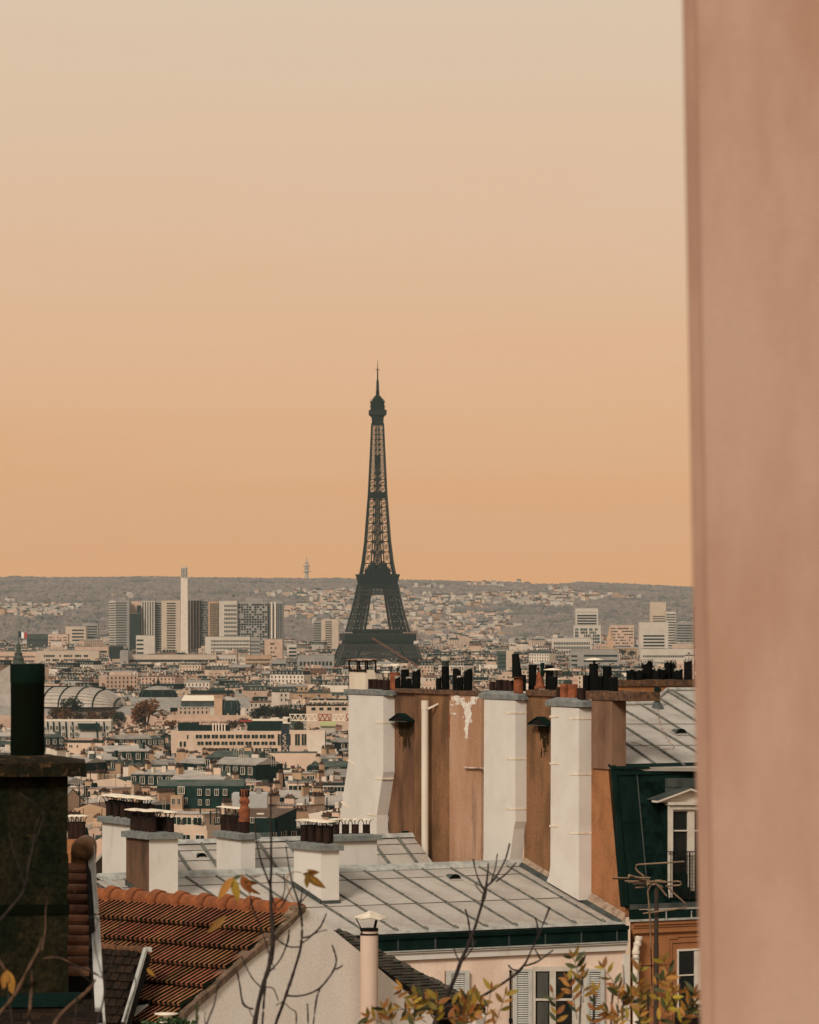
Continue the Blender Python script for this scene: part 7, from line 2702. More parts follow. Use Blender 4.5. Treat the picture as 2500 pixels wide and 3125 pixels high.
# ridge tiles
rl_ = .40
g = MB()
n = 10
for x0, x1, r0_, r1_ in ((0, .34, .098, .108), (.30, .40, .126, .140)):
    vs = []
    for i in range(n + 1):
        w = math.pi * (i / n) * 1.16 - .25
        for xx, rr in ((x0, r0_), (x1, r1_)):
            vs.append(-R2 * xx + D2 * (rr * math.cos(w)) + ZV * (rr * math.sin(w) - .03))
    m_ = len(vs)
    g.add(vs, [(2 * i, 2 * i + 1, 2 * i + 3, 2 * i + 2) for i in range(n)], 0, True)
    for k_ in (0, 1):
        inner = [v * 1 for v in vs[k_::2]]
        c_ = -R2 * (x0, x1)[k_] - ZV * .03
        ins = [c_ + (v - c_) * .82 for v in inner]
        g.add(inner + ins, [(i, i + 1, n + 2 + i, n + 1 + i) for i in range(n)], 0)
me_rt = g.mesh('ridge_tile', m_ridge)
for k_ in range(12):
    put(me_rt, 'ridge_tile', troof, GA + ZV * .02 - R2 * (.10 + (k_) * .385), (R.uniform(-.01, .01), R.uniform(-.02, .02), R.uniform(-.015, .015)))
# dark tiled dormer slope in front of the ribbed roof
V0 = [P(236, 2886, 45.2), P(446, 2902, 44.2), P(372, 3120, 43.2), P(200, 3120, 44.0)]
dn_ = (V0[1] - V0[0]).cross(V0[3] - V0[0]).normalized()
if dn_.z < 0:
    dn_ = -dn_
V0[2] = V0[2] - dn_ * (V0[2] - V0[0]).dot(dn_)
g = MB()
g.prism(V0, dn_ * -.10)
dsl = g.build('dormer_roof', m_iron, tileh, label='dark mossy flat tiled dormer slope')
rowsN, colsN = 9, 8
for r_ in range(rowsN):
    for c in range(colsN):
        f0, f1 = (c + .5 * (r_ % 2) - .5) / colsN, (c + .5 * (r_ % 2) + .46) / colsN
        f0, f1 = max(0, f0), min(1, f1)
        y0_, y1_ = r_ / rowsN, (r_ + 1.12) / rowsN
        q = lambda fx, fy: V0[0].lerp(V0[1], fx).lerp(V0[3].lerp(V0[2], fx), fy)
        a, b, c_, d_ = q(f0, y0_), q(f1 - .008, y0_), q(f1 - .008, min(1.02, y1_)), q(f0, min(1.02, y1_))
        g = MB()
        li = R.uniform(.022, .034)
        g.prism([a + dn_ * .006, b + dn_ * .006, c_ + dn_ * li, d_ + dn_ * li], dn_ * .014)
        g.build('flat_tile', m_lich, dsl)
g = MB()
for i in range(40):
    f = i / 40
    p = V0[0].lerp(V0[1], f) + ZV * R.uniform(.0, .02)
    g.lathe(p - ZV * .03, [(.045, 0), (.05, .03), (.03, .055), (.01, .06)], 7)
g.build('mossy_ridge', M("orange_moss_ridge", (.16, .06, .025), (.08, .04, .015), 9, .98, .02, 40), dsl, kind='stuff')
g = MB()
a, b = V0[1] + dn_ * .02, V0[2] + dn_ * .02
xx = (V0[1] - V0[0]).normalized()
g.prism([a, a + xx * .05, b + xx * .06, b], dn_ * .03)
g.prism([a - xx * .01 + ZV * .03, a + xx * .09 + ZV * .03, a + xx * .09 - ZV * .02, a - xx * .01 - ZV * .02], R2 * .03)
g.build('flashing_strip', m_zinclip, dsl)
g = MB()
a, b, c_ = P(372, 3085, 43.9), P(452, 3058, 43.9), P(385, 3122, 43.6)
g.prism([a, b, b - ZV * .04, c_], (0, 0, .02))
g.build('flashing_sheet', m_zinclip, dsl)
# round flue with a bent tin cap
VGp = VG.off(R2 * .16)
cf = VGp.at(1127, 2838)
r = 27.5 / F * cf.y
g = MB()
cb = VGp.at(1127, 3240)
g.tube([flat(cf) + ZV * cb.z, cf], r, 20)
fluep = g.build('flue_pipe', M("stained_flue", (.64, .48, .37), (.55, .39, .29), 1.4, .9, .004, 20, .25, c3=(.3, .18, .12), s3=2, t3=(.64, .84), streak3=.2), tileh, label='round rendered flue with a bent white tin cap')
g = MB()
g.tube([cf + ZV * -.012, cf + ZV * .018], r * 1.03, 20)
g.tube([cf - ZV * .055, cf - ZV * .035], r * 1.04, 20)
ca = cf + ZV * .0
for px0, px1, w in ((1104, 1086, .012), (1143, 1150, .03)):
    a, b = VGp.at(px0, 2836), VGp.at(px1, 2802)
    g.tube([a - ZV * .06, a, b], w * .5, 6)
g.build('cap_leg', m_iron, fluep)
g = MB()
ap = VGp.at(1131, 2778)
rim = [VGp.off(o).at(x, y) for x, y, o in ((1081, 2799, (0, 0)), (1104, 2806, R2 * .15), (1128, 2802, R2 * .18), (1160, 2808, R2 * .13), (1184, 2800, (0, 0)), (1165, 2794, -R2 * .14), (1130, 2790, -R2 * .18), (1098, 2792, -R2 * .14))]
n = len(rim)
g.add([ap] + rim, [(0, i + 1, (i + 1) % n + 1) for i in range(n)], 0)
g.add([v - ZV * .008 for v in [ap] + rim], [(0, i + 1, (i + 1) % n + 1) for i in range(n)], 0)
g.build('tin_cap', m_cap, fluep)
# little vent at the foot of the roof, ivy
vb = P(508, 3120, 42)
vt = thing('roof_vent_pipe', 'short white vent pipe with a round cap among green ivy', 'vent', vb - ZV * .3)
MB().tube([vb - ZV * .3, vb], .055, 12).build('pipe', m_pipe, vt)
g = MB()
g.lathe(vb, [(.075, 0), (.075, .03), (.06, .04), (.055, .06), (.12, .08), (.12, .09), (.01, .10)], 16)
g.build('cap', m_cap, vt)
iv = thing('ivy_plant', 'bright green ivy tufts at the bottom edge of the tiled roof', 'ivy', P(500, 3140, 41.5))
g = MB()
for i in range(420):
    c_ = R.choice(((460, 3118), (490, 3126), (545, 3105), (560, 3116), (530, 3124), (520, 3110)))
    p = P(c_[0] + R.gauss(0, 15), c_[1] + abs(R.gauss(0, 12)), 41.5 + R.uniform(-.15, .15))
    u_ = Vector((R.gauss(0, 1), R.gauss(0, 1), R.gauss(0, 1))).normalized() * .022
    v_ = u_.cross(Vector((R.gauss(0, 1), R.gauss(0, 1), R.gauss(0, 1)))).normalized() * .016
    g.add([p - u_, p + v_, p + u_, p - v_], [(0, 1, 2, 3)])
g.build('leaves', m_green, iv, kind='stuff')

# ---------------------------------------------------------------- low mossy roof between gable and pink house
mossh = thing('mossy_roof_house', 'low house with a mossy brown tiled roof below the pink house', 'house', P(1100, 3200, 78) - ZV * 2)
MV = VP(P(1156, 2886, 78), D)
ma_, mb_ = MV.at(1040, 2842), MV.at(1400, 3032)
mrun = (flat(mb_) - flat(ma_)).dot(D)
km = (ma_.z - mb_.z) / mrun
Sm = D - ZV * km
mnn = Vector((D.x * km, D.y * km, 1)).normalized()
g = MB()
g.prism([ma_, mb_ + Sm * 1.0, mb_ + Sm * 1.0 - U * 3.4, ma_ - U * 3.4], mnn * -.08)
mroof = g.build('roof', m_iron, mossh)
mL = (mb_ - ma_).length + .6
smn = Sm.normalized()
tw, tlh = .21, .20
g = MB()
g.prism([mnn * .004, U * -(tw - .008) + mnn * .004, U * -(tw - .008) + smn * (tlh + .03) + mnn * .03, smn * (tlh + .03) + mnn * .03], mnn * .018)
me_mt = g.mesh('flat_tile', m_moss)
for r_ in range(int(mL / tlh)):
    for c in range(13):
        p = ma_ + smn * (r_ * tlh) - U * (.04 + (c + .5 * (r_ % 2)) * tw)
        x, y = scr(p)
        if y > 3160 or x < 1010:
            continue
        put(me_mt, 'flat_tile', mroof, p + mnn * R.uniform(0, .012), (R.uniform(-.03, .03), R.uniform(-.03, .03), R.uniform(-.02, .02)))
g = MB()
n = 26
for i in range(n):
    a, b = ma_ + smn * (mL * i / n), ma_ + smn * (mL * (i + 1) / n)
    o1 = R.uniform(.02, .06)
    g.prism([a + mnn * o1, a + mnn * (o1 - .02) - U * .16, b + mnn * (o1 - .02) - U * .16, b + mnn * o1], mnn * -.14)
    if R.random() < .5:
        g.lathe(a - U * R.uniform(.0, .14) + mnn * (o1 - .04), [(.05, 0), (.05, .04), (.02, .06), (.01, .06)], 6)
g.build('verge_mortar', M("grey_mossy_mortar", (.075, .055, .038), (.035, .028, .018), 9, .98, .016, 30, c3=(.14, .10, .07), s3=9, t3=(.58, .72)), mossh)
g = MB()
a = flat(mb_ + Sm * 1.0)
g.prism([a + ZV * 70, a - U * 3.4 + ZV * 70, a - U * 3.4 + ZV * (mb_.z - km - .15), a + ZV * (mb_.z - km - .15)], -D * .3)
g.prism([flat(ma_) + ZV * 70, a + ZV * 70, a + ZV * (mb_.z - km - .15), ma_ - ZV * .15], -U * .2)
g.build('wall', m_gable, mossh)

# ---------------------------------------------------------------- dark house at the left edge with its big chimney
YL = 32.0
sl_ = F / YL
leftH = thing('dark_chimney_house', 'dark mossy house at the left edge with a thick chimney and a tall round pot', 'house', P(100, 3125, YL) - ZV * 3)
rz = math.radians(5)
ux, uy = Vector((math.cos(rz), math.sin(rz), 0)), Vector((-math.sin(rz), math.cos(rz), 0))
cr0 = P(207, 2368, YL)
g = MB()
hb_ = cr0.z - P(0, 3040, YL).z
c0_ = flat(cr0) + ZV * (cr0.z - hb_)
nseg = 8
for i in range(nseg):
    z0, z1 = hb_ * i / nseg, hb_ * (i + 1) / nseg
    j = R.uniform(-.006, .006)
    g.prism([c0_ + ZV * z0 + ux * j, c0_ + ZV * z0 - ux * 1.0, c0_ + ZV * z0 - ux * 1.0 + uy * .6, c0_ + ZV * z0 + ux * j + uy * .6], (0, 0, z1 - z0 + .001))
ch = g.build('chimney', m_chim, leftH, label='thick dark mossy chimney with a single tall round pot')
g = MB()
zg_ = P(0, 2790, YL).z
g.prism([c0_ * 1 + ZV * (zg_ - c0_.z) + ux * .012 - uy * .012, c0_ + ZV * (zg_ - c0_.z) - ux * 1.0 - uy * .012, c0_ + ZV * (zg_ - c0_.z) - ux * 1.0 + uy * .6, c0_ + ZV * (zg_ - c0_.z) + ux * .012 + uy * .6], (0, 0, 30 / sl_))
g.build('groove_shadow', m_bigpot, ch)  # raised near-black band painted in place of a shadowed groove
g = MB()
zc0, zc1 = cr0.z, P(0, 2330, YL).z
e = .135
q = flat(cr0) + ZV * zc0
n = 16
for i in range(n):
    x0, x1 = e - (1.25) * i / n, e - (1.25) * (i + 1) / n
    j0, j1 = R.uniform(-.008, .008), R.uniform(-.008, .008)
    g.prism([q + ux * x0 - uy * (e + j0), q + ux * x1 - uy * (e + j0), q + ux * x1 + uy * .72, q + ux * x0 + uy * .72], (0, 0, zc1 - zc0 + j1))
top_ = flat(q) + ZV * (zc1 + .004)
g.add([top_ + ux * e - uy * e, top_ - ux * 1.15 - uy * e, top_ - ux * 1.15 + uy * .72, top_ + ux * e + uy * .72,
       top_ - ux * .15 + uy * .05 + ZV * .05, top_ - ux * .9 + uy * .05 + ZV * .05, top_ - ux * .9 + uy * .45 + ZV * .05, top_ - ux * .15 + uy * .45 + ZV * .05],
      [(0, 1, 5, 4), (1, 2, 6, 5), (2, 3, 7, 6), (3, 0, 4, 7), (4, 5, 6, 7)])
g.build('coping', m_chimcop, ch)
pc = P(84, 2318, YL + .28)
hp = (2318 - 2026) / F * pc.y
g = MB()
g.lathe(pc, [(.131, -.05), (.131, .03), (.129, hp * .5), (.1305, hp * .80)], 28, 0)
g.lathe(pc, [(.1325, hp * .80), (.133, hp * .82), (.134, hp), (.112, hp), (.108, hp * .8), (.01, hp * .78)], 28, 1)
g.build('pot', [m_bigpot, m_bigband], ch)
g = MB()
g.lathe(pc + ZV * .0, [(.22, -.03), (.17, .015), (.132, .035)], 20)
g.build('pot_mortar', m_chimcop, ch)
# flashing at the chimney foot and dark roof below
g = MB()
a = P(40, 3036, YL - .35)
b = P(245, 3032, YL - .38)
g.prism([a, b, b - ZV * .07, a - ZV * .07], (0, .1, 0))
g.prism([P(-40, 3042, YL - .2), P(212, 3038, YL - .2), P(212, 3060, YL - .45), P(-40, 3064, YL - .45)], (0, 0, -.03), 0)
g.build('foot_flashing', m_teal, ch)
g = MB()
g.prism([P(-40, 3056, YL - .3), P(285, 3050, YL - .3), P(310, 3240, YL - 1.2), P(-40, 3240, YL - 1.2)], (0, 0, -.05))
lr = g.build('roof', m_lich, leftH)
for r_ in range(5):
    for c in range(5):
        x0, y0_ = -20 + c * 62 + 26 * (r_ % 2), 3070 + r_ * 26
        Yq = YL - .32 - r_ * .15
        a, b, c_, d_ = P(x0, y0_, Yq), P(x0 + 58, y0_, Yq), P(x0 + 60, y0_ + 32, Yq - .17), P(x0 - 2, y0_ + 32, Yq - .17)
        g = MB()
        g.prism([a, b, c_ + ZV * .015, d_ + ZV * .015], (0, 0, .02))
        g.build('flat_tile', m_lich, lr)
# stepped barrel tiles seen along the verge
for i in range(11):
    yy = 2652 + i * 31.5
    Yq = YL + 1.5 - i * .12
    a, b = P(150, yy, Yq), P(274, yy + 2, Yq)
    rr = 15.5 / F * Yq
    g = MB()
    n = 8
    vs = []
    for k_ in range(n + 1):
        w = math.pi * k_ / n
        o_ = Vector((0, -math.cos(w) * rr * 1.5, math.sin(w) * rr * 1.25 + R.uniform(-.003, .003)))
        vs += [a + o_, b + o_ + Vector((R.uniform(-.012, .006), 0, 0))]
    g.add(vs, [(2 * k_, 2 * k_ + 1, 2 * k_ + 3, 2 * k_ + 2) for k_ in range(n)], 0, True)
    g.add(vs[1::2], [tuple(range(n + 1))], 0)
    g.prism([a + Vector((0, -rr * 1.3, -.02)), b + Vector((0, -rr * 1.3, -.02)), b + Vector((0, .3, -.02)), a + Vector((0, .3, -.02))], (0, 0, .02), 0)
    g.build('barrel_tile', m_bulltile, lr)
g = MB()
g.prism([P(140, 2640, YL + 1.62), P(262, 2640, YL + 1.62), P(300, 3240, YL + .1), P(140, 3240, YL + .1)], (0, .03, 0))
g.prism([P(262, 2600, YL + 1.6), P(274, 2600, YL + 1.6), P(318, 3240, YL - .7), P(290, 3240, YL - .7)], (0, .25, 0))
g.build('verge_back', m_iron, lr)
g = MB()
A_, B_ = (P(269, 2612, YL + 1.55), P(287, 2580, YL + 1.55)), (P(297, 3240, YL - .8), P(328, 3240, YL - .8))
mid0, mid1 = P(276, 2790, YL + .9), P(300, 2788, YL + .9)
g.prism([A_[0], A_[1], mid1, mid0], (0, .06, 0))
mid0, mid1 = P(277, 2795, YL + .88), P(302, 2793, YL + .88)
g.prism([mid0, mid1, B_[1], B_[0]], (0, .06, 0))
g.build('verge_board', M("pale_metal_board", (.50, .47, .42), (.42, .39, .35), 5, .5, c3=(.24, .20, .16), s3=9, t3=(.60, .74)), leftH)
g = MB()
a = P(249, 2592, YL + 1.45)
rr = 34 / F * a.y
pr = [(a + Vector((0, .5, .0)), rr * .96), (a + Vector((0, .1, 0)), rr), (a + Vector((0, .02, 0)), rr * .97), (a, rr * .86), (a - Vector((0, .02, 0)), rr * .5)]
g.tube([p for p, _ in pr], [r_ for _, r_ in pr], 20)
g.prism([a - ux * rr + Vector((0, .05, 0)), a + ux * rr + Vector((0, .05, 0)), a + ux * rr * .9 + Vector((0, .05, -.13)), a - ux * rr + Vector((0, .05, -.13))], (0, .4, 0))
g.build('ridge_tile', M("lichen_ridge_end", (.19, .095, .045), (.09, .045, .022), 14, .98, .012, 50, c3=(.045, .028, .014), s3=6, t3=(.5, .66)), leftH)
# capped pots of another chimney just right of the dark chimney
kc = thing('small_capped_chimney', 'small brown chimney with capped pots half hidden by the dark chimney', 'chimney', P(230, 2600, 100) - ZV * 4)
b = P(228, 2560, 100)
MB().boxc(b.x, 100, b.z - 4, .9, .8, 4).build('shaft', m_orangewall, kc)
for x in (219, 234, 249):
    p = P(x, 2558, 100)
    pot(kc, p - ZV * .05, .10, .42, m_potbrn)
    raincap(kc, p + ZV * .40, .20, .13)

# ---------------------------------------------------------------- antenna
YN = 62.0
an = thing('television_antenna', 'rusty television antenna with many rods on a dark mast', 'antenna', P(2003, 3240, YN))
g = MB()
g.tube([P(2003, 3240, YN), P(2003, 2878, YN)], .038, 10)
g.tube([P(2003, 2880, YN), P(2004, 2712, YN)], .032, 10)
g.build('mast', m_mast, an)
def apx(x, y, dy=0.0):
    return P(1800 + x / 3.45, 2500 + y / 3.45, YN + dy)
g = MB()
g.tube([apx(415, 595, -.5), apx(600, 650, -.1), apx(760, 720, .4)], .022, 8)
g.tube([apx(600, 640, -.1), apx(620, 690, -.1)], .04, 8)
g.build('boom', m_ant, an)
for a, b, dy in (((240, 618), (425, 620), -.45), ((240, 626), (420, 628), -.43), ((440, 612), (640, 618), -.4), ((370, 652), (560, 654), -.2), ((400, 668), (580, 672), -.15),
                 ((600, 655), (800, 655), -.1), ((640, 666), (780, 668), -.05), ((690, 645), (760, 646), .0)):
    MB().tube([apx(*a, dy), apx(*b, dy)], .011, 6).build('rod', m_ant, an)
for pts in ([(570, 600), (500, 545), (482, 510), (488, 488), (510, 478), (840, 458), (995, 447)], [(780, 665), (930, 655), (960, 662), (966, 680), (950, 696), (800, 706)],
            [(470, 700), (465, 690), (480, 684), (640, 680)], [(640, 690), (700, 685), (740, 720), (812, 810)], [(820, 715), (880, 775), (1010, 890), (1022, 915), (1000, 935), (900, 950), (560, 995)],
            [(480, 722), (580, 716)], [(640, 700), (612, 760), (625, 900), (636, 1080), (646, 1360)]):
    MB().tube([apx(*p, -.1) for p in pts], .013 if len(pts) != 7 or pts[0][0] != 640 else .017, 6).build('wire_loop', m_ant, an)
g = MB()
g.tube([apx(645, 1360, -.1), apx(650, 1500, 0), apx(656, 1760, 0)], .009, 5)
g.build('cable', m_iron, an)
# small yagi aerials beside the close wall
ya = thing('rooftop_aerial', 'thin black comb aerial standing out against the hills by the pink wall edge', 'antenna', P(2118, 2110, 118))
g = MB()
YK = 118
g.tube([P(2119, 2110, YK), P(2119, 1850, YK)], .012, 5)
for y0, y1 in ((1855, 1890), (1897, 1927)):
    for i in range(6):
        y = y0 + (y1 - y0) * i / 5
        g.beam(P(2117, y, YK), P(2128, y, YK), .012)
    g.beam(P(2128, y0, YK), P(2128, y1, YK), .01)
g.beam(P(2110, 1887, YK), P(2121, 1888, YK), .02)
g.build('rods', m_iron, ya)

# ---------------------------------------------------------------- bare tree, twigs and autumn leaves close to us
lf = MB()
nL = 6
vs = []
for i in range(nL + 1):
    t = i / nL
    w = .17 * math.sin(math.pi * t ** .85) ** .9 if 0 < t < 1 else 0
    c_ = -.10 * t * t
    vs += [(t, -w, c_ + .25 * w), (t, 0, c_), (t, w, c_ + .25 * w)]
fs = []
for i in range(nL):
    for j in range(2):
        fs.append((3 * i + j, 3 * i + j + 1, 3 * i + 3 + j + 1, 3 * i + 3 + j))
lf.add(vs, fs, 0, True)
me_leaf = {m.name: lf.mesh('leaf', m) for m in (m_leaf, m_leaf2, m_leaf3)}
def leaf(parent, p0, p1, Y, mat, wide=1.0, dy=0.0, roll=None):
    a, b = P(*p0, Y), P(*p1, Y + dy)
    x = b - a
    L = x.length
    x.normalize()
    roll = R.uniform(-.9, .9) if roll is None else roll
    y = Vector((0, -1, 0)).cross(x).normalized()
    z = x.cross(y)
    y, z = y * math.cos(roll) + z * math.sin(roll), z * math.cos(roll) - y * math.sin(roll)
    o = bpy.data.objects.new('leaf', me_leaf[mat.name])
    col.objects.link(o)
    o.parent = parent
    m = Matrix((x * L, y * L * wide, z * L)).transposed().to_4x4()
    m.translation = a - ORG[parent.name]
    o.matrix_local = m
    return o
def branch(parent, pts, Y, mat, name='branch', bump=True):
    """pts: photo px, py, width px; smoothed, with small nodes and wobble"""
    q = []
    for (a, b) in zip(pts, pts[1:]):
        n = max(2, int(math.hypot(b[0] - a[0], b[1] - a[1]) / 14))
        for i in range(n):
            t = i / n
            q.append((a[0] + (b[0] - a[0]) * t + R.gauss(0, .6), a[1] + (b[1] - a[1]) * t, (a[2] + (b[2] - a[2]) * t) * (R.uniform(1.12, 1.4) if bump and R.random() < .12 else R.uniform(.92, 1.06))))
    q.append(pts[-1])
    # two smoothing passes on position
    for _ in range(2):
        q = [q[0]] + [((q[i - 1][0] + 2 * q[i][0] + q[i + 1][0]) / 4, (q[i - 1][1] + 2 * q[i][1] + q[i + 1][1]) / 4, q[i][2]) for i in range(1, len(q) - 1)] + [q[-1]]
    g = MB()
    wob = 0
    P3, RR = [], []
    for x, y, w in q:
        wob += R.gauss(0, .012)
        P3.append(P(x, y, Y + wob))
        RR.append(w / 2 / F * Y)
    g.tube(P3, RR, 7)
    return g.build(name, mat, parent)
YT_ = 20.0
bt = thing('bare_tree', 'dark bare young tree with many upright twigs before the white gable', 'tree', P(780, 3240, YT_))
trunk = branch(bt, [(770, 3240, 19), (777, 3125, 17), (789, 3060, 14), (805, 3000, 14), (819, 2959, 14), (830, 2910, 15), (834, 2882, 15), (832, 2842, 13), (828, 2774, 11), (826, 2707, 9), (828, 2640, 8), (828, 2560, 6.5), (827, 2470, 5.5), (827, 2390, 4)], YT_, m_branch, 'trunk')
B2 = [
    [(826, 2705, 8), (812, 2670, 6), (799, 2640, 6), (787, 2590, 5), (780, 2547, 5), (777, 2500, 4)],
    [(836, 3145, 10), (843, 3117, 10), (863, 3067, 9), (878, 3020, 9), (890, 2990, 8), (908, 2930, 8), (920, 2889, 8), (923, 2825, 8), (915, 2764, 8), (903, 2730, 6), (893, 2700, 5), (880, 2640, 4.5), (873, 2582, 4)],
    [(915, 2764, 7), (921, 2735, 5), (923, 2710, 4)], [(912, 2760, 5), (930, 2742, 4), (944, 2720, 3)],
    [(920, 2862, 6), (938, 2861, 5), (953, 2855, 6), (966, 2842, 6), (977, 2832, 6), (987, 2812, 5), (996, 2788, 4)], [(953, 2853, 5), (975, 2842, 3), (1000, 2838, 3)],
    [(920, 2880, 5), (940, 2868, 4), (955, 2852, 4)],
    [(871, 3037, 8), (892, 3041, 6), (917, 3040, 6), (940, 3035, 6), (960, 3027, 6), (976, 3016, 6), (987, 3006, 6), (1004, 2984, 6), (1021, 2959, 6), (1026, 2940, 6), (1028, 2926, 6), (1021, 2905, 5), (1014, 2885, 5)],
    [(1024, 2958, 5), (1036, 2954, 4), (1046, 2946, 4)], [(978, 3012, 6), (969, 3038, 6), (964, 3060, 6), (960, 3090, 5), (955, 3140, 5)],
    [(775, 3080, 7), (755, 3077, 6), (740, 3064, 6), (736, 3040, 6), (733, 3010, 6), (728, 2990, 5), (725, 2968, 6)], [(760, 3078, 3), (768, 3100, 3), (778, 3110, 2)],
    [(822, 2966, 6), (840, 2948, 5), (856, 2929, 5), (868, 2905, 5), (877, 2880, 6), (882, 2858, 6), (883, 2838, 4)],
    [(795, 3012, 4), (780, 2998, 4), (769, 2986, 4), (756, 2962, 4), (745, 2936, 4), (738, 2920, 5)],
    [(840, 2855, 5), (850, 2872, 4), (863, 2879, 5), (876, 2888, 5), (890, 2892, 5), (913, 2890, 5)],
    [(812, 2985, 7), (808, 3020, 7), (805, 3060, 7), (801, 3124, 7), (800, 3180, 7)], [(812, 3012, 4), (830, 3013, 4), (838, 3020, 4), (845, 3040, 4), (850, 3054, 4)],
    [(868, 3060, 3), (890, 3083, 3), (905, 3085, 4), (904, 3100, 5), (903, 3160, 6)], [(938, 3065, 5), (940, 3090, 5), (942, 3160, 5)], [(844, 3068, 4), (855, 3060, 3), (866, 3056, 3)],
    [(826, 2715, 5), (840, 2772, 4), (850, 2782, 4), (868, 2755, 5), (882, 2724, 5), (893, 2705, 4)],
    [(866, 2670, 4), (872, 2700, 4), (868, 2730, 4), (856, 2750, 4)]]
for b in B2:
    branch(bt, b, YT_ + R.uniform(-.3, .3), m_branch)
tw_ = thing('leafy_twig', 'thin twig with drooping rust leaves left of the bare tree stem', 'twig', P(800, 3000, 20.3))
branch(tw_, [(838, 2960, 3), (815, 2890, 4), (798, 2830, 4), (775, 2786, 5), (768, 2762, 6), (766, 2742, 6)], 20.3, m_branch)
branch(tw_, [(766, 2742, 4), (754, 2700, 3), (745, 2680, 3), (737, 2668, 5)], 20.3, m_leaf)
for p0, p1, m, w, rl__ in (((712, 2676), (662, 2747), m_leaf2, .9, .3), ((712, 2678), (727, 2754), m_leaf2, 1.0, .1), ((738, 2672), (766, 2728), m_leaf, 1.5, .1), ((744, 2690), (790, 2698), m_leaf, 1.1, .5),
                       ((748, 2702), (796, 2734), m_leaf, .8, .6), ((738, 2672), (706, 2684), m_leaf3, 1.0, .3), ((760, 2675), (800, 2676), m_leaf, .5, .9), ((690, 2796), (632, 2848), m_leaf, .9, .2)):
    leaf(tw_, p0, p1, 20.2, m, w, .01, rl__)
tw2 = thing('leafy_twig', 'twig tip with three curled dark rust leaves over the middle chimney', 'twig', P(880, 2760, 20.1))
branch(tw2, [(905, 2760, 3), (880, 2720, 3), (868, 2680, 3), (890, 2655, 2.5), (920, 2664, 3)], 20.1, m_leaf)
for p0, p1, m, w, rl__ in (((922, 2668), (978, 2664), m_leaf, .8, .4), ((935, 2655), (976, 2664), m_leaf, .8, .3), ((926, 2664), (995, 2714), m_leaf, .9, .2), ((944, 2670), (994, 2712), m_leaf, .7, .2), ((938, 2668), (936, 2712), m_leaf, 1.1, .2)):
    leaf(tw2, p0, p1, 20.1, m, w, .01, rl__)
# right tree
bt2 = thing('bare_tree', 'dark bare sapling with forked bud tips before the pink house', 'tree', P(1327, 3240, 22))
YR2 = 22.0
branch(bt2, [(1300, 3240, 20), (1327, 3125, 18), (1349, 3075, 15), (1372, 3026, 13), (1392, 2977, 12), (1408, 2929, 12), (1427, 2890, 11), (1447, 2841, 9), (1463, 2789, 9), (1474, 2750, 10), (1480, 2725, 10), (1487, 2688, 7), (1490, 2655, 5), (1490, 2634, 4)], YR2, m_branch, 'trunk')
for b in ([(1480, 2720, 7), (1462, 2690, 5), (1450, 2655, 4), (1445, 2622, 6)], [(1486, 2705, 7), (1510, 2685, 6), (1530, 2650, 5), (1545, 2620, 5), (1556, 2574, 6)], [(1500, 2690, 5), (1512, 2655, 4), (1518, 2606, 4)],
          [(1515, 2690, 5), (1540, 2672, 5), (1558, 2655, 5), (1576, 2632, 4)], [(1472, 2725, 5), (1458, 2712, 4), (1450, 2696, 4)], [(1405, 2940, 6), (1392, 2915, 5), (1385, 2895, 5)], [(1436, 2868, 5), (1428, 2800, 5), (1420, 2775, 6)],
          [(1415, 2930, 5), (1440, 2900, 5), (1452, 2872, 5)], [(1362, 3075, 10), (1395, 3069, 9), (1421, 3065, 9), (1470, 3042, 9), (1502, 3023, 9), (1530, 3004, 8), (1551, 2990, 8), (1586, 2964, 10), (1600, 2945, 7), (1609, 2932, 7), (1622, 2900, 5), (1632, 2880, 5), (1640, 2866, 5), (1645, 2835, 5), (1634, 2800, 5)],
          [(1640, 2866, 4), (1660, 2815, 4), (1678, 2769, 6)], [(1586, 2964, 6), (1560, 2960, 5), (1552, 2945, 6)], [(1600, 2948, 5), (1640, 2938, 6), (1655, 2925, 5), (1688, 2900, 5)], [(1650, 2930, 5), (1642, 2910, 5), (1632, 2896, 4)]):
    branch(bt2, b, YR2 + R.uniform(-.3, .3), m_branch)
# autumn shrubs
def pinnate(parent, x, y, ang, L, n, Y, mats, size=1.0, droop=.5):
    a = ang
    px, py = x, y
    step = L / n
    pts = [(px, py, 3.2)]
    for i in range(n):
        a += R.gauss(droop * .06, .05)
        px += step * math.cos(a)
        py -= step * math.sin(a)
        pts.append((px, py, 2.4))
        for s in (-1, 1):
            if R.random() < .78:
                la = a + s * R.uniform(.6, 1.1)
                ll = size * R.uniform(30, 50)
                leaf(parent, (px, py), (px + ll * math.cos(la), py - ll * math.sin(la)), Y + R.uniform(-.05, .05), R.choices(mats, (5, 6, 3))[0], R.uniform(.8, 1.25), R.uniform(-.02, .02))
    leaf(parent, (px, py), (px + 30 * size * math.cos(a), py - 30 * size * math.sin(a)), Y, mats[0], 1.0)
    branch(parent, pts, Y, m_branchl, 'stalk', False)
MS = [m_leaf, m_leaf2, m_leaf3]
sh1 = thing('autumn_shrub', 'shrub of orange and olive leaves at the foot of the bare sapling', 'shrub', P(1330, 3240, 21))
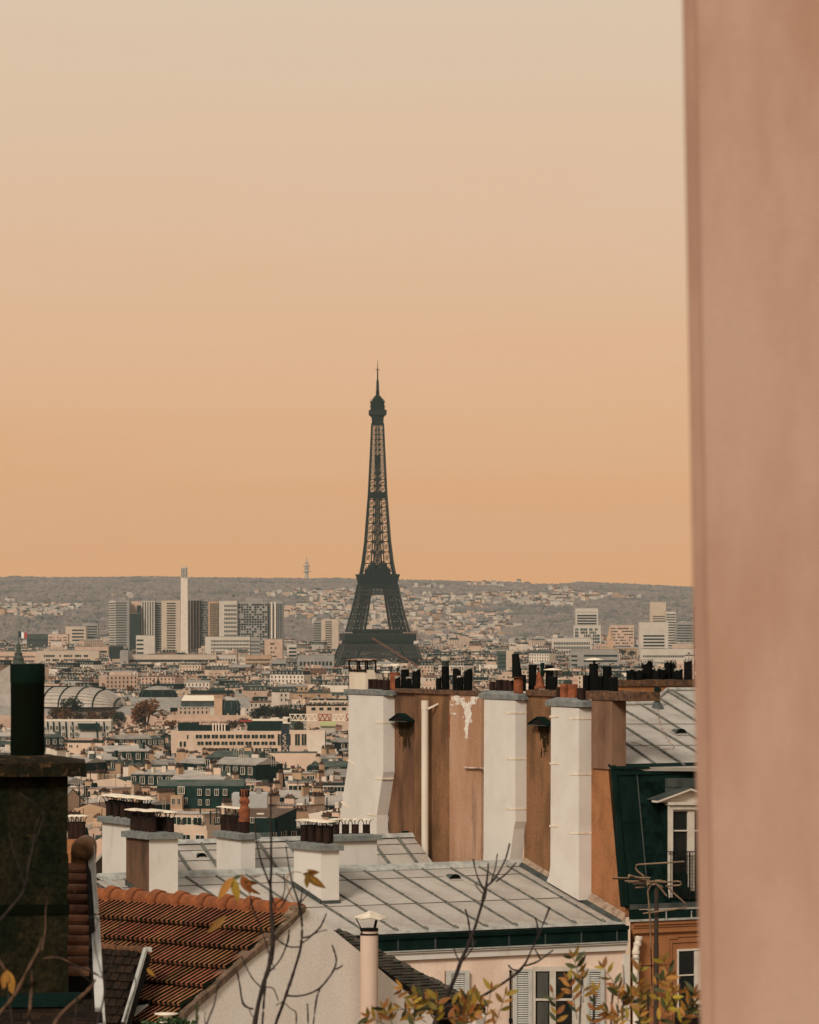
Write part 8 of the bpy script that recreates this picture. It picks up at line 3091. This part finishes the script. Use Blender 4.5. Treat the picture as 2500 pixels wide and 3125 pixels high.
for x, y, a, L, n in ((1330, 3060, 2.75, 110, 5), (1320, 3085, 2.95, 120, 6), (1345, 3095, 2.3, 90, 5), (1300, 3120, 2.6, 90, 5), (1360, 3075, .35, 90, 4), (1350, 3110, .1, 100, 5), (1380, 3135, 1.0, 90, 5),
                      (1470, 3150, 1.25, 130, 5), (1500, 3150, 1.0, 120, 5), (1440, 3140, 1.7, 90, 5), (1210, 3150, 1.9, 80, 4), (1180, 3130, 2.5, 60, 3), (1260, 3150, 1.4, 70, 4), (1410, 3120, .8, 80, 4), (1330, 3130, 1.5, 80, 5)):
    pinnate(sh1, x, y, a, L, n, 20.6 + R.uniform(-.3, .3), MS)
sh2 = thing('autumn_shrub', 'tall shrub of rust leaves rising before the shutters and the ochre wall', 'shrub', P(1800, 3240, 21))
for x, y, a, L, n in ((1770, 3000, 1.75, 80, 5), (1780, 3060, 1.4, 90, 5), (1900, 3060, 1.9, 120, 6), (1920, 3080, 1.2, 120, 6), (1960, 3040, .5, 90, 5), (1760, 3110, 1.7, 120, 6), (1800, 3140, 1.2, 120, 6), (1700, 3140, 1.5, 110, 5)):
    pinnate(sh2, x, y, a, L, n, 20.8 + R.uniform(-.3, .3), MS)
for b in ([(1768, 3240, 7), (1770, 3100, 6), (1775, 3000, 5), (1785, 2940, 3)], [(1862, 3240, 7), (1866, 3090, 6), (1872, 3010, 5), (1885, 2985, 4)], [(1812, 3240, 9), (1813, 3080, 8), (1815, 3012, 8)], [(1905, 3240, 5), (1900, 3100, 5), (1905, 2990, 4), (1902, 2945, 3)]):
    branch(sh2, b, 20.9, m_branch)
sh3 = thing('autumn_shrub', 'leafy shrub tangled round the antenna mast and the ochre window', 'shrub', P(2030, 3240, 21))
for x, y, a, L, n in ((1980, 3150, 1.9, 130, 6), (2040, 3110, 1.5, 120, 6), (2000, 3080, 2.4, 90, 5), (2055, 3010, 1.75, 80, 4), (2090, 3090, .8, 110, 6), (2120, 3060, .5, 80, 5), (2070, 3140, 1.0, 120, 6), (2000, 3130, .9, 120, 6), (1950, 3140, 1.4, 110, 6), (1880, 3150, 1.3, 120, 6), (1930, 3120, 2.6, 80, 5)):
    pinnate(sh3, x, y, a, L, n, 20.7 + R.uniform(-.3, .3), MS)
for b in ([(1976, 3240, 10), (1978, 3080, 9), (1978, 3008, 9)], [(2062, 3240, 8), (2064, 3120, 8), (2062, 3060, 7), (2030, 3010, 4)], [(2060, 3170, 6), (2100, 3090, 5), (2145, 3030, 4)]):
    branch(sh3, b, 20.9, m_branch)
# twigs over the dark chimney
tg = thing('bare_shrub', 'tangle of bare tan and dark twigs before the dark chimney', 'shrub', P(120, 3240, 17))
YW = 17.0
for b, m in (([(-20, 3110, 13), (30, 3060, 12), (60, 3010, 11), (95, 2940, 10), (122, 2895, 9), (128, 2860, 6)], m_branchl), ([(85, 3240, 12), (88, 3120, 11), (94, 3050, 10), (98, 2990, 9), (97, 2965, 6)], m_branchl),
             ([(150, 3240, 13), (165, 3120, 12), (205, 3075, 12), (245, 3045, 12), (262, 3030, 11), (280, 3012, 9), (290, 2990, 7)], m_branchl), ([(-10, 2820, 9), (30, 2775, 8), (60, 2740, 7), (78, 2710, 7), (86, 2640, 6), (100, 2590, 5), (108, 2520, 4), (130, 2470, 3)], m_branch),
             ([(78, 2712, 5), (60, 2650, 4), (40, 2600, 4), (28, 2540, 3)], m_branch), ([(95, 2600, 4), (140, 2480, 3), (60, 2420, 3)], m_branch), ([(-10, 2920, 12), (12, 2955, 10), (18, 2965, 9)], m_branchl),
             ([(132, 2925, 4), (180, 2920, 5), (200, 2930, 5), (218, 2942, 4)], m_branchl), ([(218, 2942, 5), (250, 2955, 5), (290, 2970, 5), (312, 2985, 4)], m_branch), ([(226, 2950, 4), (262, 2985, 3), (285, 3005, 3)], m_branch),
             ([(300, 3240, 8), (295, 3120, 7), (315, 3060, 6), (322, 3000, 5), (345, 2930, 5), (360, 2850, 4), (372, 2780, 3)], m_branch), ([(322, 3010, 4), (300, 2940, 3), (285, 2860, 3), (302, 2800, 2)], m_branch),
             ([(340, 3240, 6), (380, 3120, 6), (400, 3050, 5), (420, 3000, 4), (400, 2960, 3)], m_branch), ([(215, 3240, 8), (220, 3160, 7), (232, 3090, 6), (236, 3040, 5)], m_branch), ([(40, 3240, 9), (44, 3160, 8), (30, 3070, 7), (20, 3000, 5)], m_branch),
             ([(270, 2800, 3), (290, 2795, 3), (303, 2812, 3)], m_branch), ([(286, 2850, 3), (275, 2868, 3), (268, 2910, 3), (270, 2955, 3)], m_branch), ([(128, 2900, 5), (140, 2830, 4), (138, 2780, 4), (146, 2740, 3)], m_branchl)):
    branch(tg, b, YW + R.uniform(-.6, .6), m)
for p0, p1, m in (((20, 2960), (38, 3035), m_leaf), ((22, 2962), (8, 3020), m_leaf2), ((448, 2955), (474, 2982), m_leaf), ((600, 3056), (602, 3095), m_leaf3), ((601, 3090), (604, 3120), m_leaf3), ((262, 2590), (250, 2640), m_branchl)):
    if m in MS:
        leaf(tg, p0, p1, 17.2, m, 1.4 if p0[0] < 100 else 1.0, 0, .1)
tg2 = thing('bare_shrub', 'few dark bare twigs low against the white gable', 'shrub', P(640, 3240, 18))
for b in ([(620, 3180, 7), (631, 3121, 6), (645, 3090, 5), (656, 3067, 5), (660, 3030, 4), (664, 3005, 4)], [(628, 3130, 4), (622, 3105, 3), (626, 3090, 3)], [(603, 3200, 9), (600, 3120, 9), (602, 3075, 6), (599, 3060, 4)]):
    branch(tg2, b, 18, m_branch)

# ---------------------------------------------------------------- pink wall close to us at the right
YWL = 7.0
wl_ = thing('near_house_wall', 'pinkish rendered house wall filling the right edge close to the camera', 'wall', P(2500, 3400, YWL) - ZV * 1.2)
g = MB()
zA_, zB_ = P(0, -700, YWL), P(0, 3700, YWL)
def wx(py):
    return 2086 + (py / 3125) * 54
pts = []
cols_ = [0, 28, 60, 3200]
a = [P(wx(-700), -700, YWL), P(wx(3700), 3700, YWL), P(5600, 3700, YWL - .0), P(5600, -700, YWL)]
g.prism(a, (.12, .35, 0))
g.build('render', m_closewall, wl_)
g = MB()
b_ = [a[0] + Vector((-.001, -.003, 0)), a[1] + Vector((-.001, -.003, 0)), a[1] + Vector((.020, -.003, 0)), a[0] + Vector((.020, -.003, 0))]
g.prism(b_, (0, .01, 0))
g.build('edge_strip', m_arris, wl_)
